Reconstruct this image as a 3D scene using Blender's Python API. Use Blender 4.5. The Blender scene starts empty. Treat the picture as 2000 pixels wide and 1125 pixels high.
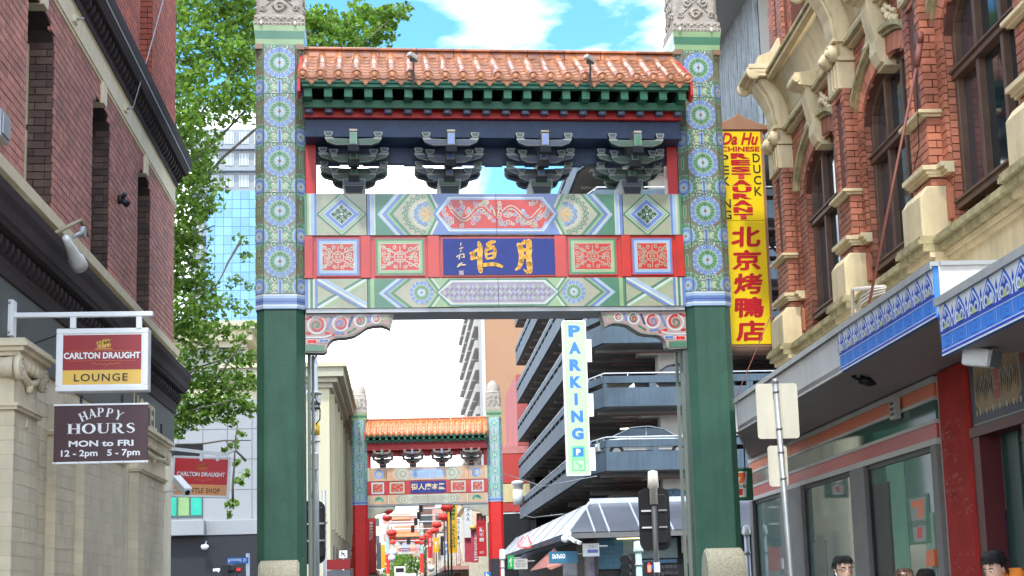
import bpy, math, random
from mathutils import Matrix, Vector
R = math.radians
random.seed(7)
scn = bpy.context.scene
col = scn.collection

# ------------------------------------------------------------------ camera
FPX, CX, CY = 2907.7, 1067.0, 694.3          # focal length and principal point in photo pixels (2000 x 1125)
pit, rol, yaw = R(8.903), R(-1.763), R(5.841)
EYE = Vector((0, 0, 1.55))
_cy, _sy, _cp, _sp, _cr, _sr = math.cos(yaw), math.sin(yaw), math.cos(pit), math.sin(pit), math.cos(rol), math.sin(rol)
FW = Vector((_sy*_cp, _cy*_cp, _sp)); _r0 = Vector((_cy, -_sy, 0)); _u0 = _r0.cross(FW)
RT = _r0*_cr + _u0*_sr; UP = _u0*_cr - _r0*_sr
cam = bpy.data.cameras.new('camera'); cam_ob = bpy.data.objects.new('camera', cam); col.objects.link(cam_ob)
cam.sensor_width = 36; cam.lens = FPX/2000*36; cam.clip_end = 4000; cam.clip_start = .1
cam.shift_x = (1000-CX)/2000; cam.shift_y = (CY-562.5)/2000
cam_ob.matrix_world = Matrix(((RT.x, UP.x, -FW.x, EYE.x), (RT.y, UP.y, -FW.y, EYE.y), (RT.z, UP.z, -FW.z, EYE.z), (0, 0, 0, 1)))
scn.camera = cam_ob

# ------------------------------------------------------------------ world, sun, exposure
SUN_EL, SUN_AZ = R(57), R(193)               # azimuth measured clockwise from +Y: behind the camera, to the left
world = bpy.data.worlds.new('World'); scn.world = world; world.use_nodes = True
nt = world.node_tree; nt.nodes.clear()
def nd(t, tp, **kw):
    n = t.nodes.new(tp)
    for k, v in kw.items():
        if k in n.inputs: n.inputs[k].default_value = v
        else: setattr(n, k, v)
    return n
sky = nd(nt, 'ShaderNodeTexSky', sky_type='NISHITA'); sky.sun_disc = False
sky.sun_elevation = SUN_EL; sky.sun_rotation = SUN_AZ; sky.air_density = 1.0; sky.dust_density = .6; sky.ozone_density = 1.2
tc = nd(nt, 'ShaderNodeTexCoord'); mp = nd(nt, 'ShaderNodeMapping'); mp.inputs['Scale'].default_value = (1, 1, 2.6); mp.inputs['Location'].default_value = (8.6043, 8.5304, 0.5090)
ns = nd(nt, 'ShaderNodeTexNoise'); ns.inputs['Scale'].default_value = 2.6; ns.inputs['Detail'].default_value = 7; ns.inputs['Roughness'].default_value = .52; ns.inputs['Distortion'].default_value = .25
cr = nd(nt, 'ShaderNodeValToRGB'); cr.color_ramp.elements[0].position = .49; cr.color_ramp.elements[1].position = .61
sep = nd(nt, 'ShaderNodeSeparateXYZ')
low = nd(nt, 'ShaderNodeMapRange'); low.inputs['From Min'].default_value = .15; low.inputs['From Max'].default_value = .25; low.inputs['To Min'].default_value = 1; low.inputs['To Max'].default_value = 0
mx = nd(nt, 'ShaderNodeMath', operation='MAXIMUM')
cm = nd(nt, 'ShaderNodeMixRGB'); cm.inputs['Color2'].default_value = (12.0, 12.2, 12.4, 1)
bg = nd(nt, 'ShaderNodeBackground'); bg.inputs['Strength'].default_value = .145
wo = nd(nt, 'ShaderNodeOutputWorld')
L = nt.links.new
L(tc.outputs['Generated'], mp.inputs['Vector']); L(mp.outputs['Vector'], ns.inputs['Vector']); L(ns.outputs['Fac'], cr.inputs['Fac'])
L(tc.outputs['Generated'], sep.inputs['Vector']); L(sep.outputs['Z'], low.inputs['Value'])
L(cr.outputs['Color'], mx.inputs[0]); L(low.outputs['Result'], mx.inputs[1]); L(mx.outputs['Value'], cm.inputs['Fac'])
tint = nd(nt, 'ShaderNodeVectorMath', operation='MULTIPLY'); tint.inputs[1].default_value = (.50, .92, 1.12); L(sky.outputs['Color'], tint.inputs[0]); L(tint.outputs['Vector'], cm.inputs['Color1']); L(cm.outputs['Color'], bg.inputs['Color']); L(bg.outputs['Background'], wo.inputs['Surface'])
sun = bpy.data.lights.new('sun', 'SUN'); sun.energy = 1.35; sun.angle = R(4); sun.color = (1, .95, .86)
sun_ob = bpy.data.objects.new('sun', sun); col.objects.link(sun_ob)
_sd = Vector((math.sin(SUN_AZ)*math.cos(SUN_EL), math.cos(SUN_AZ)*math.cos(SUN_EL), math.sin(SUN_EL)))
sun_ob.rotation_euler = _sd.to_track_quat('Z', 'Y').to_euler(); sun_ob.location = (-10, -20, 40)
scn.view_settings.view_transform = 'Standard'; scn.view_settings.look = 'None'; scn.view_settings.gamma = 1
scn.view_settings.use_curve_mapping = False; scn.view_settings.exposure = 1.36
scn.render.engine = 'CYCLES'; scn.cycles.max_bounces = 6; scn.cycles.diffuse_bounces = 3; scn.cycles.use_denoising = True

# ------------------------------------------------------------------ measuring: photo pixel -> point of the place
def ray(px, py): return FW + RT*((px-CX)/FPX) - UP*((py-CY)/FPX)
def hit(px, py, O, N):
    d = ray(px, py); return EYE + d*((O-EYE).dot(N)/d.dot(N))
def atY(px, py, Y): return hit(px, py, Vector((0, Y, 0)), Vector((0, 1, 0)))
def atX(px, py, X): return hit(px, py, Vector((X, 0, 0)), Vector((1, 0, 0)))

# ------------------------------------------------------------------ materials
_M = {}
def mat(name, c, rough=.6, metal=0., var=.12, vs=3., bump=0., bs=40., coat=0., isl=0., obj=0., emit=0., streak=0., spec=.5, alpha=1., speck=0.):
    if name in _M: return _M[name]
    m = bpy.data.materials.new(name); m.use_nodes = True; t = m.node_tree; b = t.nodes['Principled BSDF']; l = t.links.new
    b.inputs['Roughness'].default_value = rough; b.inputs['Metallic'].default_value = metal; b.inputs['Specular IOR Level'].default_value = spec
    if coat: b.inputs['Coat Weight'].default_value = coat; b.inputs['Coat Roughness'].default_value = .08
    tcn = nd(t, 'ShaderNodeTexCoord'); geo = nd(t, 'ShaderNodeNewGeometry')
    n1 = nd(t, 'ShaderNodeTexNoise'); n1.inputs['Scale'].default_value = vs; n1.inputs['Detail'].default_value = 5; n1.inputs['Roughness'].default_value = .62
    l(geo.outputs['Position'], n1.inputs['Vector'])
    fac = nd(t, 'ShaderNodeMapRange'); fac.inputs['From Min'].default_value = .3; fac.inputs['From Max'].default_value = .7
    fac.inputs['To Min'].default_value = 1-var; fac.inputs['To Max'].default_value = 1+var; l(n1.outputs['Fac'], fac.inputs['Value'])
    last = fac.outputs['Result']
    def mulr(src, amt):
        nonlocal last
        r = nd(t, 'ShaderNodeMapRange'); r.inputs['To Min'].default_value = 1-amt; r.inputs['To Max'].default_value = 1+amt; l(src, r.inputs['Value'])
        q = nd(t, 'ShaderNodeMath', operation='MULTIPLY'); l(last, q.inputs[0]); l(r.outputs['Result'], q.inputs[1]); last = q.outputs['Value']
    if isl: mulr(geo.outputs['Random Per Island'], isl)
    if obj:
        oi = nd(t, 'ShaderNodeObjectInfo'); mulr(oi.outputs['Random'], obj)
    if streak:
        mpp = nd(t, 'ShaderNodeMapping'); mpp.inputs['Scale'].default_value = (9, 9, .7); l(geo.outputs['Position'], mpp.inputs['Vector'])
        n3 = nd(t, 'ShaderNodeTexNoise'); n3.inputs['Scale'].default_value = 1.; n3.inputs['Detail'].default_value = 4; l(mpp.outputs['Vector'], n3.inputs['Vector'])
        r3 = nd(t, 'ShaderNodeMapRange'); r3.inputs['From Min'].default_value = .45; r3.inputs['From Max'].default_value = .75; l(n3.outputs['Fac'], r3.inputs['Value']); r3.inputs['To Min'].default_value = 1.; r3.inputs['To Max'].default_value = 1-streak
        q = nd(t, 'ShaderNodeMath', operation='MULTIPLY'); l(last, q.inputs[0]); l(r3.outputs['Result'], q.inputs[1]); last = q.outputs['Value']
    if speck:
        n4 = nd(t, 'ShaderNodeTexNoise'); n4.inputs['Scale'].default_value = 26; n4.inputs['Detail'].default_value = 3; l(geo.outputs['Position'], n4.inputs['Vector'])
        r4 = nd(t, 'ShaderNodeMapRange'); r4.inputs['From Min'].default_value = .68; r4.inputs['From Max'].default_value = .74; r4.inputs['To Min'].default_value = 1; r4.inputs['To Max'].default_value = 1+speck; l(n4.outputs['Fac'], r4.inputs['Value'])
        q = nd(t, 'ShaderNodeMath', operation='MULTIPLY'); l(last, q.inputs[0]); l(r4.outputs['Result'], q.inputs[1]); last = q.outputs['Value']
    vm = nd(t, 'ShaderNodeVectorMath', operation='SCALE'); vm.inputs[0].default_value = c[:3]; l(last, vm.inputs['Scale'])
    l(vm.outputs['Vector'], b.inputs['Base Color'])
    if bump:
        n2 = nd(t, 'ShaderNodeTexNoise'); n2.inputs['Scale'].default_value = bs; n2.inputs['Detail'].default_value = 4; l(geo.outputs['Position'], n2.inputs['Vector'])
        bp = nd(t, 'ShaderNodeBump'); bp.inputs['Strength'].default_value = bump; bp.inputs['Distance'].default_value = .02; l(n2.outputs['Fac'], bp.inputs['Height']); l(bp.outputs['Normal'], b.inputs['Normal'])
    if emit: b.inputs['Emission Color'].default_value = (*c[:3], 1); b.inputs['Emission Strength'].default_value = emit
    if alpha < 1: b.inputs['Alpha'].default_value = alpha
    _M[name] = m; return m

# ------------------------------------------------------------------ mesh building
def W(o):
    m = o.matrix_basis.copy(); p = o.parent
    while p: m = p.matrix_basis @ m; p = p.parent
    return m
I4 = Matrix.Identity(4)
def frame(O, a, b, c):                        # columns a, b, c at origin O
    a, b, c, O = Vector(a), Vector(b), Vector(c), Vector(O)
    return Matrix(((a.x, b.x, c.x, O.x), (a.y, b.y, c.y, O.y), (a.z, b.z, c.z, O.z), (0, 0, 0, 1)))
class MB:
    def __init__(s, T=None): s.v = []; s.f = []; s.m = []; s.T = T or I4; s.sm = []
    def vert(s, p): s.v.append(s.T @ Vector(p)); return len(s.v)-1
    def face(s, pts, m, sm=False):
        i = [s.vert(p) for p in pts]; s.f.append(i); s.m.append(m); s.sm.append(sm)
    def box(s, x0, x1, y0, y1, z0, z1, m, skip=''):
        p = [s.vert(q) for q in ((x0,y0,z0),(x1,y0,z0),(x1,y1,z0),(x0,y1,z0),(x0,y0,z1),(x1,y0,z1),(x1,y1,z1),(x0,y1,z1))]
        F = {'b': (0,3,2,1), 't': (4,5,6,7), 'f': (0,1,5,4), 'r': (1,2,6,5), 'k': (2,3,7,6), 'l': (3,0,4,7)}
        for k, q in F.items():
            if k not in skip: s.f.append([p[i] for i in q]); s.m.append(m); s.sm.append(False)
        return s
    def prism(s, pts, d0, d1, m, ax='y', mside=None, sm=False):   # pts 2D; ax 'y': (x,z) outline, depth along y; 'z': (x,y); 'x': (y,z)
        def P(p, d): return (p[0], d, p[1]) if ax == 'y' else ((p[0], p[1], d) if ax == 'z' else (d, p[0], p[1]))
        n = len(pts); a = [s.vert(P(p, d0)) for p in pts]; b = [s.vert(P(p, d1)) for p in pts]
        s.f += [a, b[::-1]]; s.m += [m, m]; s.sm += [False, False]
        for i in range(n):
            j = (i+1) % n; s.f.append([a[i], b[i], b[j], a[j]]); s.m.append(mside or m); s.sm.append(sm)
        return s
    def tube(s, pts, r, m, n=8, cap=True):
        pts = [Vector(p) for p in pts]; rings = []
        rr = r if isinstance(r, (list, tuple)) else [r]*len(pts)
        up = None
        for i, p in enumerate(pts):
            d = (pts[min(i+1, len(pts)-1)] - pts[max(i-1, 0)]).normalized()
            if up is None: up = Vector((0, 0, 1)) if abs(d.z) < .9 else Vector((1, 0, 0))
            a = d.cross(up).normalized(); b = a.cross(d).normalized(); up = b
            rings.append([s.vert(p + (a*math.cos(t)+b*math.sin(t))*rr[i]) for t in [2*math.pi*k/n for k in range(n)]])
        for q, w in zip(rings, rings[1:]):
            for k in range(n): s.f.append([q[k], q[(k+1) % n], w[(k+1) % n], w[k]]); s.m.append(m); s.sm.append(True)
        if cap: s.f += [rings[0][::-1], rings[-1]]; s.m += [m, m]; s.sm += [False, False]
        return s
    def lathe(s, prof, m, c=(0, 0, 0), n=16, ax=None, sm=True):    # profile (r, h) about axis ax (default z)
        X = Matrix.Identity(3) if ax is None else Vector(ax).to_track_quat('Z', 'Y').to_matrix()
        c = Vector(c); rings = []
        for r, h in prof: rings.append([s.vert(c + X @ Vector((r*math.cos(t), r*math.sin(t), h))) for t in [2*math.pi*k/n for k in range(n)]])
        for q, w in zip(rings, rings[1:]):
            for k in range(n): s.f.append([q[k], q[(k+1) % n], w[(k+1) % n], w[k]]); s.m.append(m); s.sm.append(sm)
        s.f += [rings[0][::-1], rings[-1]]; s.m += [m, m]; s.sm += [False, False]
        return s
    def bar(s, a, b, w, h, m, up=(0, 0, 1)):
        a, b = Vector(a), Vector(b); d = (b-a); Lg = d.length; d.normalize(); u = Vector(up)
        if abs(d.dot(u)) > .98: u = Vector((0, 1, 0))
        x = d.cross(u).normalized(); y = x.cross(d).normalized(); old = s.T
        s.T = old @ frame(a, x, d, y); s.box(-w/2, w/2, 0, Lg, -h/2, h/2, m); s.T = old; return s
    def build(s, name, parent=None, kind=None, bevel=0):
        me = bpy.data.meshes.new(name); inv = (W(parent).inverted() if parent else I4)
        me.from_pydata([inv @ v for v in s.v], [], s.f)
        ms = []; idx = []
        for m in s.m:
            if m not in ms: ms.append(m)
            idx.append(ms.index(m))
        for m in ms: me.materials.append(m)
        me.polygons.foreach_set('material_index', idx); me.polygons.foreach_set('use_smooth', s.sm); me.update()
        o = bpy.data.objects.new(name, me); o.parent = parent; col.objects.link(o)
        if kind: o['kind'] = kind
        if bevel:
            b = o.modifiers.new('b', 'BEVEL'); b.width = bevel; b.segments = 2; b.limit_method = 'ANGLE'; b.angle_limit = R(40)
        return o
def tag(o, label=None, cat=None, group=None, kind=None):
    if label: o['label'] = label
    if cat: o['category'] = cat
    if group: o['group'] = group
    if kind: o['kind'] = kind
    return o
def thing(name, loc, label, cat, group=None, rz=0):
    o = bpy.data.objects.new(name, None); o.empty_display_size = .2
    o.matrix_basis = Matrix.Translation(Vector(loc)) @ Matrix.Rotation(rz, 4, 'Z'); col.objects.link(o)
    return tag(o, label, cat, group)
def place(src, name, parent, M):              # a further object on the same mesh, M in world coordinates
    o = bpy.data.objects.new(name, src.data if hasattr(src, 'data') else src); o.parent = parent
    o.matrix_basis = (W(parent).inverted() if parent else I4) @ M; col.objects.link(o); return o
def copy_tree(o, parent=None):
    c = o.copy(); col.objects.link(c); c.parent = parent
    for ch in [x for x in o.children]: copy_tree(ch, c)
    return c

# ------------------------------------------------------------------ flat print: layered convex pieces, clipped to a window
class Art:
    def __init__(s, mb, T, clip=None, d=.0014): s.mb = mb; s.T = T; s.clip = clip; s.d = d; s.k = 0; s.Q = I4
    def lay(s, k=None): s.k = s.k+1 if k is None else k
    def conv(s, pts, m):
        pts = [tuple((s.Q @ Vector((p[0], p[1], 0)))[:2]) for p in pts]
        if s.clip:
            C = s.clip
            for i in range(len(C)):
                ax, ay = C[i]; bx, by = C[(i+1) % len(C)]; out = []
                f = lambda p: (bx-ax)*(p[1]-ay)-(by-ay)*(p[0]-ax)
                for j in range(len(pts)):
                    p, q = pts[j], pts[(j+1) % len(pts)]; fp, fq = f(p), f(q)
                    if fp >= 0: out.append(p)
                    if fp*fq < 0: t = fp/(fp-fq); out.append((p[0]+(q[0]-p[0])*t, p[1]+(q[1]-p[1])*t))
                pts = out
                if len(pts) < 3: return
        o = s.mb.T; s.mb.T = o @ s.T
        s.mb.face([(p[0], p[1], s.k*s.d) for p in pts], m); s.mb.T = o
    def rect(s, x0, y0, x1, y1, m): s.conv([(x0, y0), (x1, y0), (x1, y1), (x0, y1)], m)
    def disc(s, c, r, m, n=16, a0=0): s.conv([(c[0]+r*math.cos(a0+2*math.pi*i/n), c[1]+r*math.sin(a0+2*math.pi*i/n)) for i in range(n)], m)
    def stroke(s, P, w, m, close=False):
        if close: P = list(P)+[P[0]]
        n = len(P); ww = w if isinstance(w, (list, tuple)) else [w]*n; A = []
        for i, p in enumerate(P):
            if close and i in (0, n-1): a, b = P[n-2], P[1]
            else: a, b = P[max(i-1, 0)], P[min(i+1, n-1)]
            dx, dy = b[0]-a[0], b[1]-a[1]; l = math.hypot(dx, dy) or 1; h = ww[i]/2
            A.append(((p[0]-dy/l*h, p[1]+dx/l*h), (p[0]+dy/l*h, p[1]-dx/l*h)))
        for q, r in zip(A, A[1:]): s.conv([q[1], r[1], r[0], q[0]], m)
    def brush(s, P, w, m):                    # round-ended stroke
        s.stroke(P, w, m); ww = w if isinstance(w, (list, tuple)) else [w]*len(P)
        for p, h in zip(P, ww): s.disc(p, h/2, m, 10)
    def ring(s, c, r, w, m, n=24, a0=0, a1=None):
        a1 = a0+2*math.pi if a1 is None else a1
        s.stroke([(c[0]+r*math.cos(a0+(a1-a0)*i/n), c[1]+r*math.sin(a0+(a1-a0)*i/n)) for i in range(n+1)], w, m)
    def curl(s, c, r, a, w, m, sgn=1, turns=1.25, n=11):
        s.stroke([(c[0]+(r*(1-.78*i/n))*math.cos(a+sgn*turns*2*math.pi*i/n), c[1]+(r*(1-.78*i/n))*math.sin(a+sgn*turns*2*math.pi*i/n)) for i in range(n+1)], w, m)

def text(body, T, size, m, parent, name='lettering', bold=0., ext=.004, align='CENTER', sx=1., sp=1., shear=0., lines=1., lab=None):
    cu = bpy.data.curves.new(name, 'FONT'); cu.body = body; cu.size = size; cu.offset = bold; cu.extrude = ext
    cu.align_x = align; cu.align_y = 'CENTER'; cu.space_character = sp; cu.shear = shear; cu.space_line = lines; cu.resolution_u = 3
    o = bpy.data.objects.new(name, cu); col.objects.link(o)
    dg = bpy.context.evaluated_depsgraph_get(); me = bpy.data.meshes.new_from_object(o.evaluated_get(dg))
    bpy.data.objects.remove(o); me.transform(T @ Matrix.Diagonal((sx, 1, 1, 1))); me.transform(W(parent).inverted() if parent else I4)
    me.name = name; me.materials.clear(); me.materials.append(m)
    q = bpy.data.objects.new(name, me); q.parent = parent; col.objects.link(q)
    if lab: q['label'] = lab
    return q

# ------------------------------------------------------------------ brickwork: single bricks, joints recessed
_brick_pool = []
def bricks(T, x0, x1, z0, z1, m, holes=(), root=None, L_=.235, H=.086, j=.012, proud=.012, off=0., tfn=None):
    """running bond on plane (x, z) of frame T, faces standing out along +y of T by off+proud; holes = callables(x,z)->bool or rects"""
    rows = int(round((z1-z0)/H)); h = (z1-z0)/rows
    for r in range(rows):
        za = z0+r*h+j/2; zb = z0+(r+1)*h-j/2; xs = x0-(L_/2 if r % 2 else 0)
        head = (r % 6 == 5)
        Lr = L_/2 if head else L_
        segs = [(x0, x1)]
        for H_ in holes:
            if callable(H_):
                rr = H_((za+zb)/2)
                if not rr: continue
                hx0, hx1 = rr
            else:
                hx0, hx1, hz0, hz1 = H_
                if zb < hz0 or za > hz1: continue
            ns_ = []
            for a, b in segs:
                if hx1 <= a or hx0 >= b: ns_.append((a, b))
                else:
                    if hx0 > a: ns_.append((a, hx0))
                    if hx1 < b: ns_.append((hx1, b))
            segs = ns_
        x = xs
        while x < x1:
            for a, b in segs:
                p, q = max(x+j/2, a), min(x+Lr-j/2, b)
                if q-p > .03: _brick_pool.append((T, p, q, za, zb, off, proud+random.uniform(-.002, .002), m, root))
            x += Lr
def flush_bricks(limit=290):
    """the bricks that show largest become parts of their own, the rest one mesh per building"""
    by = {}
    for b in _brick_pool: by.setdefault(b[8], []).append(b)
    for root, lst in by.items():
        def key(b):
            c = b[0] @ Vector(((b[1]+b[2])/2, 0, (b[3]+b[4])/2)); d = c-EYE; dep = d.dot(FW)
            sx, sy = CX+FPX*d.dot(RT)/dep, CY-FPX*d.dot(UP)/dep
            vis = -5 < sx < 2005 and -5 < sy < 1130
            return (0 if vis else 1, dep)
        lst.sort(key=key); shared = {}
        for b in lst[:limit]:
            T, p, q, za, zb, off, pr, m, _ = b; w = round(q-p, 2); h = round(zb-za, 3)
            k = (w, h, m.name)
            if k not in shared:
                mb = MB(); mb.box(-w/2, w/2, -.02, .02, -h/2, h/2, m); first = mb.build('brick'); first.parent = root; shared[k] = first.data
            else: first = None
            A = T.to_3x3(); ax, ay, az = A.col[0], A.col[1], A.col[2]
            if ax.cross(ay).dot(az) < 0: ay = -ay
            M = frame(T @ Vector(((p+q)/2, off+pr-.02, (za+zb)/2)), ax, ay, az)
            if first: first.matrix_basis = W(root).inverted() @ M
            else: place(shared[k], 'brick', root, M)
        mb = MB()
        for b in lst[limit:]:
            T, p, q, za, zb, off, pr, m, _ = b; mb.T = T; mb.box(p, q, off-.01, off+pr, za, zb, m, skip='f')
        if mb.f: mb.build('brickwork', root, kind='stuff')

# ================================================================== THE GATES
TGRY = mat('glaze_grey_blue', (.34, .39, .42), .28, coat=.3)
CREAM = mat('glaze_cream', (.54, .56, .44), .28, var=.08, coat=.3)
WHITEG = mat('glaze_white', (.60, .65, .68), .28, coat=.3)
LGRN = mat('glaze_light_green', (.29, .43, .22), .28, coat=.3)
GRN = mat('glaze_green', (.075, .21, .125), .28, coat=.3)
DGRN = mat('glaze_dark_green', (.02, .10, .05), .3, coat=.3)
LBLU = mat('glaze_light_blue', (.34, .47, .66), .28, coat=.3)
BLU = mat('glaze_blue', (.14, .22, .47), .28, coat=.3)
NAVY = mat('glaze_navy', (.03, .05, .16), .3, coat=.3)
BRN = mat('glaze_brown', (.26, .15, .09), .3, coat=.3)
REDG = mat('glaze_red', (.55, .035, .025), .28, coat=.3)
SAND = mat('glaze_sand', (.40, .38, .28), .28, coat=.3)
GOLD = mat('glaze_gold', (.85, .42, .06), .3, coat=.3)
GROUT = mat('grout', (.05, .05, .045), .8)
POSTG = mat('post_green_paint', (.030, .105, .068), .45, var=.20, vs=1.4, bump=.35, bs=160, streak=.22, speck=1.2)
POSTR = mat('post_red_paint', (.72, .022, .018), .5, var=.08)
REDP = mat('red_beam_paint', (.55, .03, .03), .45, var=.16)
TIMG = mat('eave_green_paint', (.03, .16, .09), .5, var=.2)
TIMLG = mat('rafter_end_green', (.07, .30, .16), .5, var=.2)
TIMB = mat('rafter_end_blue', (.10, .13, .22), .5, var=.2)
BLUEP = mat('beam_blue_paint', (.030, .060, .135), .5, var=.22, vs=6)
DARKP = mat('inner_beam_paint', (.015, .022, .03), .6)
TERRA = mat('terracotta_glazed', (.40, .135, .045), .36, var=.42, vs=7, coat=.5, obj=.34, isl=.15, speck=.5)
TERRA2 = mat('terracotta_end_tile', (.42, .165, .075), .5, var=.3, vs=6, obj=.15, isl=.1)
TERRAP = mat('pan_tile_terracotta', (.30, .11, .045), .4, var=.3, vs=5, coat=.2, isl=.15, obj=.2)
TERRO = mat('roof_tile_orange', (.58, .165, .035), .35, var=.22, vs=5, coat=.4, isl=.2, obj=.2)
STONE = mat('carved_stone', (.42, .37, .31), .85, var=.22, vs=9, bump=.5, bs=60)
GRAN = mat('granite', (.38, .35, .26), .8, var=.35, vs=45, bump=.35, bs=120)
METAL = mat('galvanised_steel', (.42, .43, .44), .45, .6, var=.12)
BLACK = mat('black_paint', (.012, .012, .013), .5)
WHITE = mat('white_paint', (.78, .78, .76), .5, var=.06)

def gate(name, loc, rz, label, st, full=True, u0=2.95, copyrow=True):
    """post-and-beam arch; x across the street, y away from the camera, z up"""
    root = thing(name, loc, label, 'gate', 'ceremonial gates along the street', rz)
    G = W(root); pw = .74
    def N(T=None): return MB(G @ (T or I4))
    FR = frame((0, 0, 0), (1, 0, 0), (0, 0, 1), (0, -1, 0))       # flat print on the front: (x, z) -> faces the camera
    tex, cre, dg, lg, lb, bl, br = st['tile'], st['line'], st['g'], st['lg'], st['lb'], st['b'], st['br']
    fw, ch, ph = .24, .17, .79
    def medal(a, c, ro, A, B, n=16):          # A: ring colours (dark, light), B: curls
        a.disc(c, ro*.98, TGRY if full else tex, 20); a.lay(a.k+1)
        for i in range(n):
            t = 2*math.pi*(i+.5)/n; q = (c[0]+ro*.80*math.cos(t), c[1]+ro*.80*math.sin(t))
            a.disc(q, ro*.165, B[1], 9); 
        a.lay(a.k+1)
        for i in range(n):
            t = 2*math.pi*(i+.5)/n; q = (c[0]+ro*.80*math.cos(t), c[1]+ro*.80*math.sin(t))
            if full: a.curl(q, ro*.145, t, ro*.085, B[0], 1 if math.cos(t) > 0 else -1, 1.15, 8)
            else: a.disc(q, ro*.07, B[0], 6)
        a.lay(a.k+1); a.disc(c, ro*.62, A[1], 24); a.lay(a.k+1)
        for i in range(n):
            t0 = 2*math.pi*(i+.12)/n; t1 = 2*math.pi*(i+.88)/n; r0, r1 = ro*.36, ro*.56
            a.conv([(c[0]+r0*math.cos(t0), c[1]+r0*math.sin(t0)), (c[0]+r1*math.cos(t0), c[1]+r1*math.sin(t0)), (c[0]+r1*math.cos(t1), c[1]+r1*math.sin(t1)), (c[0]+r0*math.cos(t1), c[1]+r0*math.sin(t1))], A[0])
        a.disc(c, ro*.31, LBLU if full else A[1], 14); a.lay(a.k+1)
        for i in range(8): t = 2*math.pi*i/8; a.stroke([(c[0]+ro*.1*math.cos(t), c[1]+ro*.1*math.sin(t)), (c[0]+ro*.27*math.cos(t), c[1]+ro*.27*math.sin(t))], ro*.06, cre)
        a.disc(c, ro*.10, br, 8)
    def tileface(a, x0, x1, cx, ccx, mirror):
        k0 = a.k
        for y in (-.29, .50, 1.29):           # outlines of the hexagons round each medallion
            pts = [(cx, y+.30), (cx+.27, y+.14), (cx+.27, y-.14), (cx, y-.30), (cx-.27, y-.14), (cx-.27, y+.14)]
            a.stroke(pts, .016, br, True)
            for s in (-1, 1):
                pts = [(ccx+s*.0, y+.395+.2)]
        a.lay(k0+1)
        for y in (.105, .895):                # upright blue bar between the medallions, curls beside it
            a.brush([(cx, y-.085), (cx, y+.085)], .07, lb); a.brush([(ccx, y-.395-.08), (ccx, y-.395+.08)], .06, lg)
        a.lay(k0+2)
        for y in (.105, .895):
            a.brush([(cx, y-.085), (cx, y+.085)], .035, bl); a.brush([(ccx, y-.395-.08), (ccx, y-.395+.08)], .03, dg)
        a.lay(k0+1)
        for y in (.105, .895):
            for s in (-1, 1):
                for dy, r in ((.12, .045), (.0, .05), (-.12, .045)):
                    q = (cx+s*.085, y+dy); a.disc(q, r*1.15, cre, 10)
                    if full: a.lay(k0+2); a.curl(q, r, 1.5+dy*8, .024, dg if dy else lg, s, 1.1, 8); a.lay(k0+1)
        kk = a.k
        for y in (-.29, .50, 1.29): a.lay(kk); medal(a, (cx, y), .26, (dg, lg), (bl, lb), 16 if full else 12)
        for y in (-.685, .105, .895): a.lay(kk); medal(a, (ccx, y), .215, (bl, lb), (dg, lg), 16 if full else 12)
    # shared tile meshes: half-width front tile (x 0..fw), its mirror, chamfer tile
    def mk(x0, x1, mir):
        mb = MB(); mb.box(x0+.002, x1-.002, -.004, .012, .002, ph-.002, tex)
        a = Art(mb, frame((0, -.0042, 0), (1, 0, 0), (0, 0, 1), (0, -1, 0)), clip=[(x0+.004, .004), (x1-.004, .004), (x1-.004, ph-.004), (x0+.004, ph-.004)])
        a.lay(1); return mb, a
    mbA, a = mk(0, fw, 0); tileface(a, 0, fw, 0, .325, 0); tA = mbA.build('wall_tile')
    mbB, a = mk(-fw, 0, 1); tileface(a, -fw, 0, 0, -.325, 1); tB = mbB.build('wall_tile')
    mbC, a = mk(0, ch+.008, 0); tileface(a, 0, ch+.008, -.24, .085, 0); tC = mbC.build('wall_tile')
    meshes = [tA.data, tB.data, tC.data]
    for o in (tA, tB, tC): bpy.data.objects.remove(o)
    NT = 5
    for sg in (-1, 1):
        cx = sg*(u0+pw/2); cy = pw/2-.02
        c = pw/2; k = .122
        octo = [(c-k, -c), (c, -c+k), (c, c-k), (c-k, c), (-c+k, c), (-c, c-k), (-c, -c+k), (-c+k, -c)]
        def oc(s, kk=k): c2 = pw/2*s; return [(cx+x*s, cy+y*s) for x, y in octo]
        m = N(); m.prism(oc(.965), 0, 5.90, st['post'], ax='z'); m.build('lower_post', root, bevel=.006 if full else 0)
        m = N(); m.prism(oc(.955), 5.9, 10.05, GROUT, ax='z'); m.build('upper_post_core', root)
        m = N()
        for z0, z1, mt, s in ((5.865, 5.92, lb, 1.012), (5.92, 6.01, bl, 1.008), (6.01, 6.09, lb, 1.012)) if not full else ((5.862, 5.90, lb, 1.02), (5.90, 5.925, WHITEG, 1.018), (5.925, 5.965, bl, 1.016), (5.965, 5.975, NAVY, 1.017), (5.975, 6.02, bl, 1.016), (6.02, 6.06, lb, 1.018), (6.06, 6.085, WHITEG, 1.02)):
            m.prism(oc(s), z0, z1, mt, ax='z')
        m.build('collar', root)
        for side in range(4):
            if not full and side == 2: continue
            Rz = Matrix.Translation((cx, cy, 0)) @ Matrix.Rotation(side*math.pi/2, 4, 'Z')
            for r in range(NT):
                z = 10.04-ph*(r+1)
                for me, x in ((meshes[0], 0), (meshes[1], 0)):
                    place(me, 'wall_tile', root, G @ Rz @ Matrix.Translation((x, -pw/2, z)))
                Rc = Rz @ Matrix.Translation((pw/2-k, -pw/2, z)) @ Matrix.Rotation(math.pi/4, 4, 'Z')
                place(meshes[2], 'wall_tile', root, G @ Rc)
        # capital: flared green band, two stone courses, carved block, domed top
        m = N()
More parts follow.
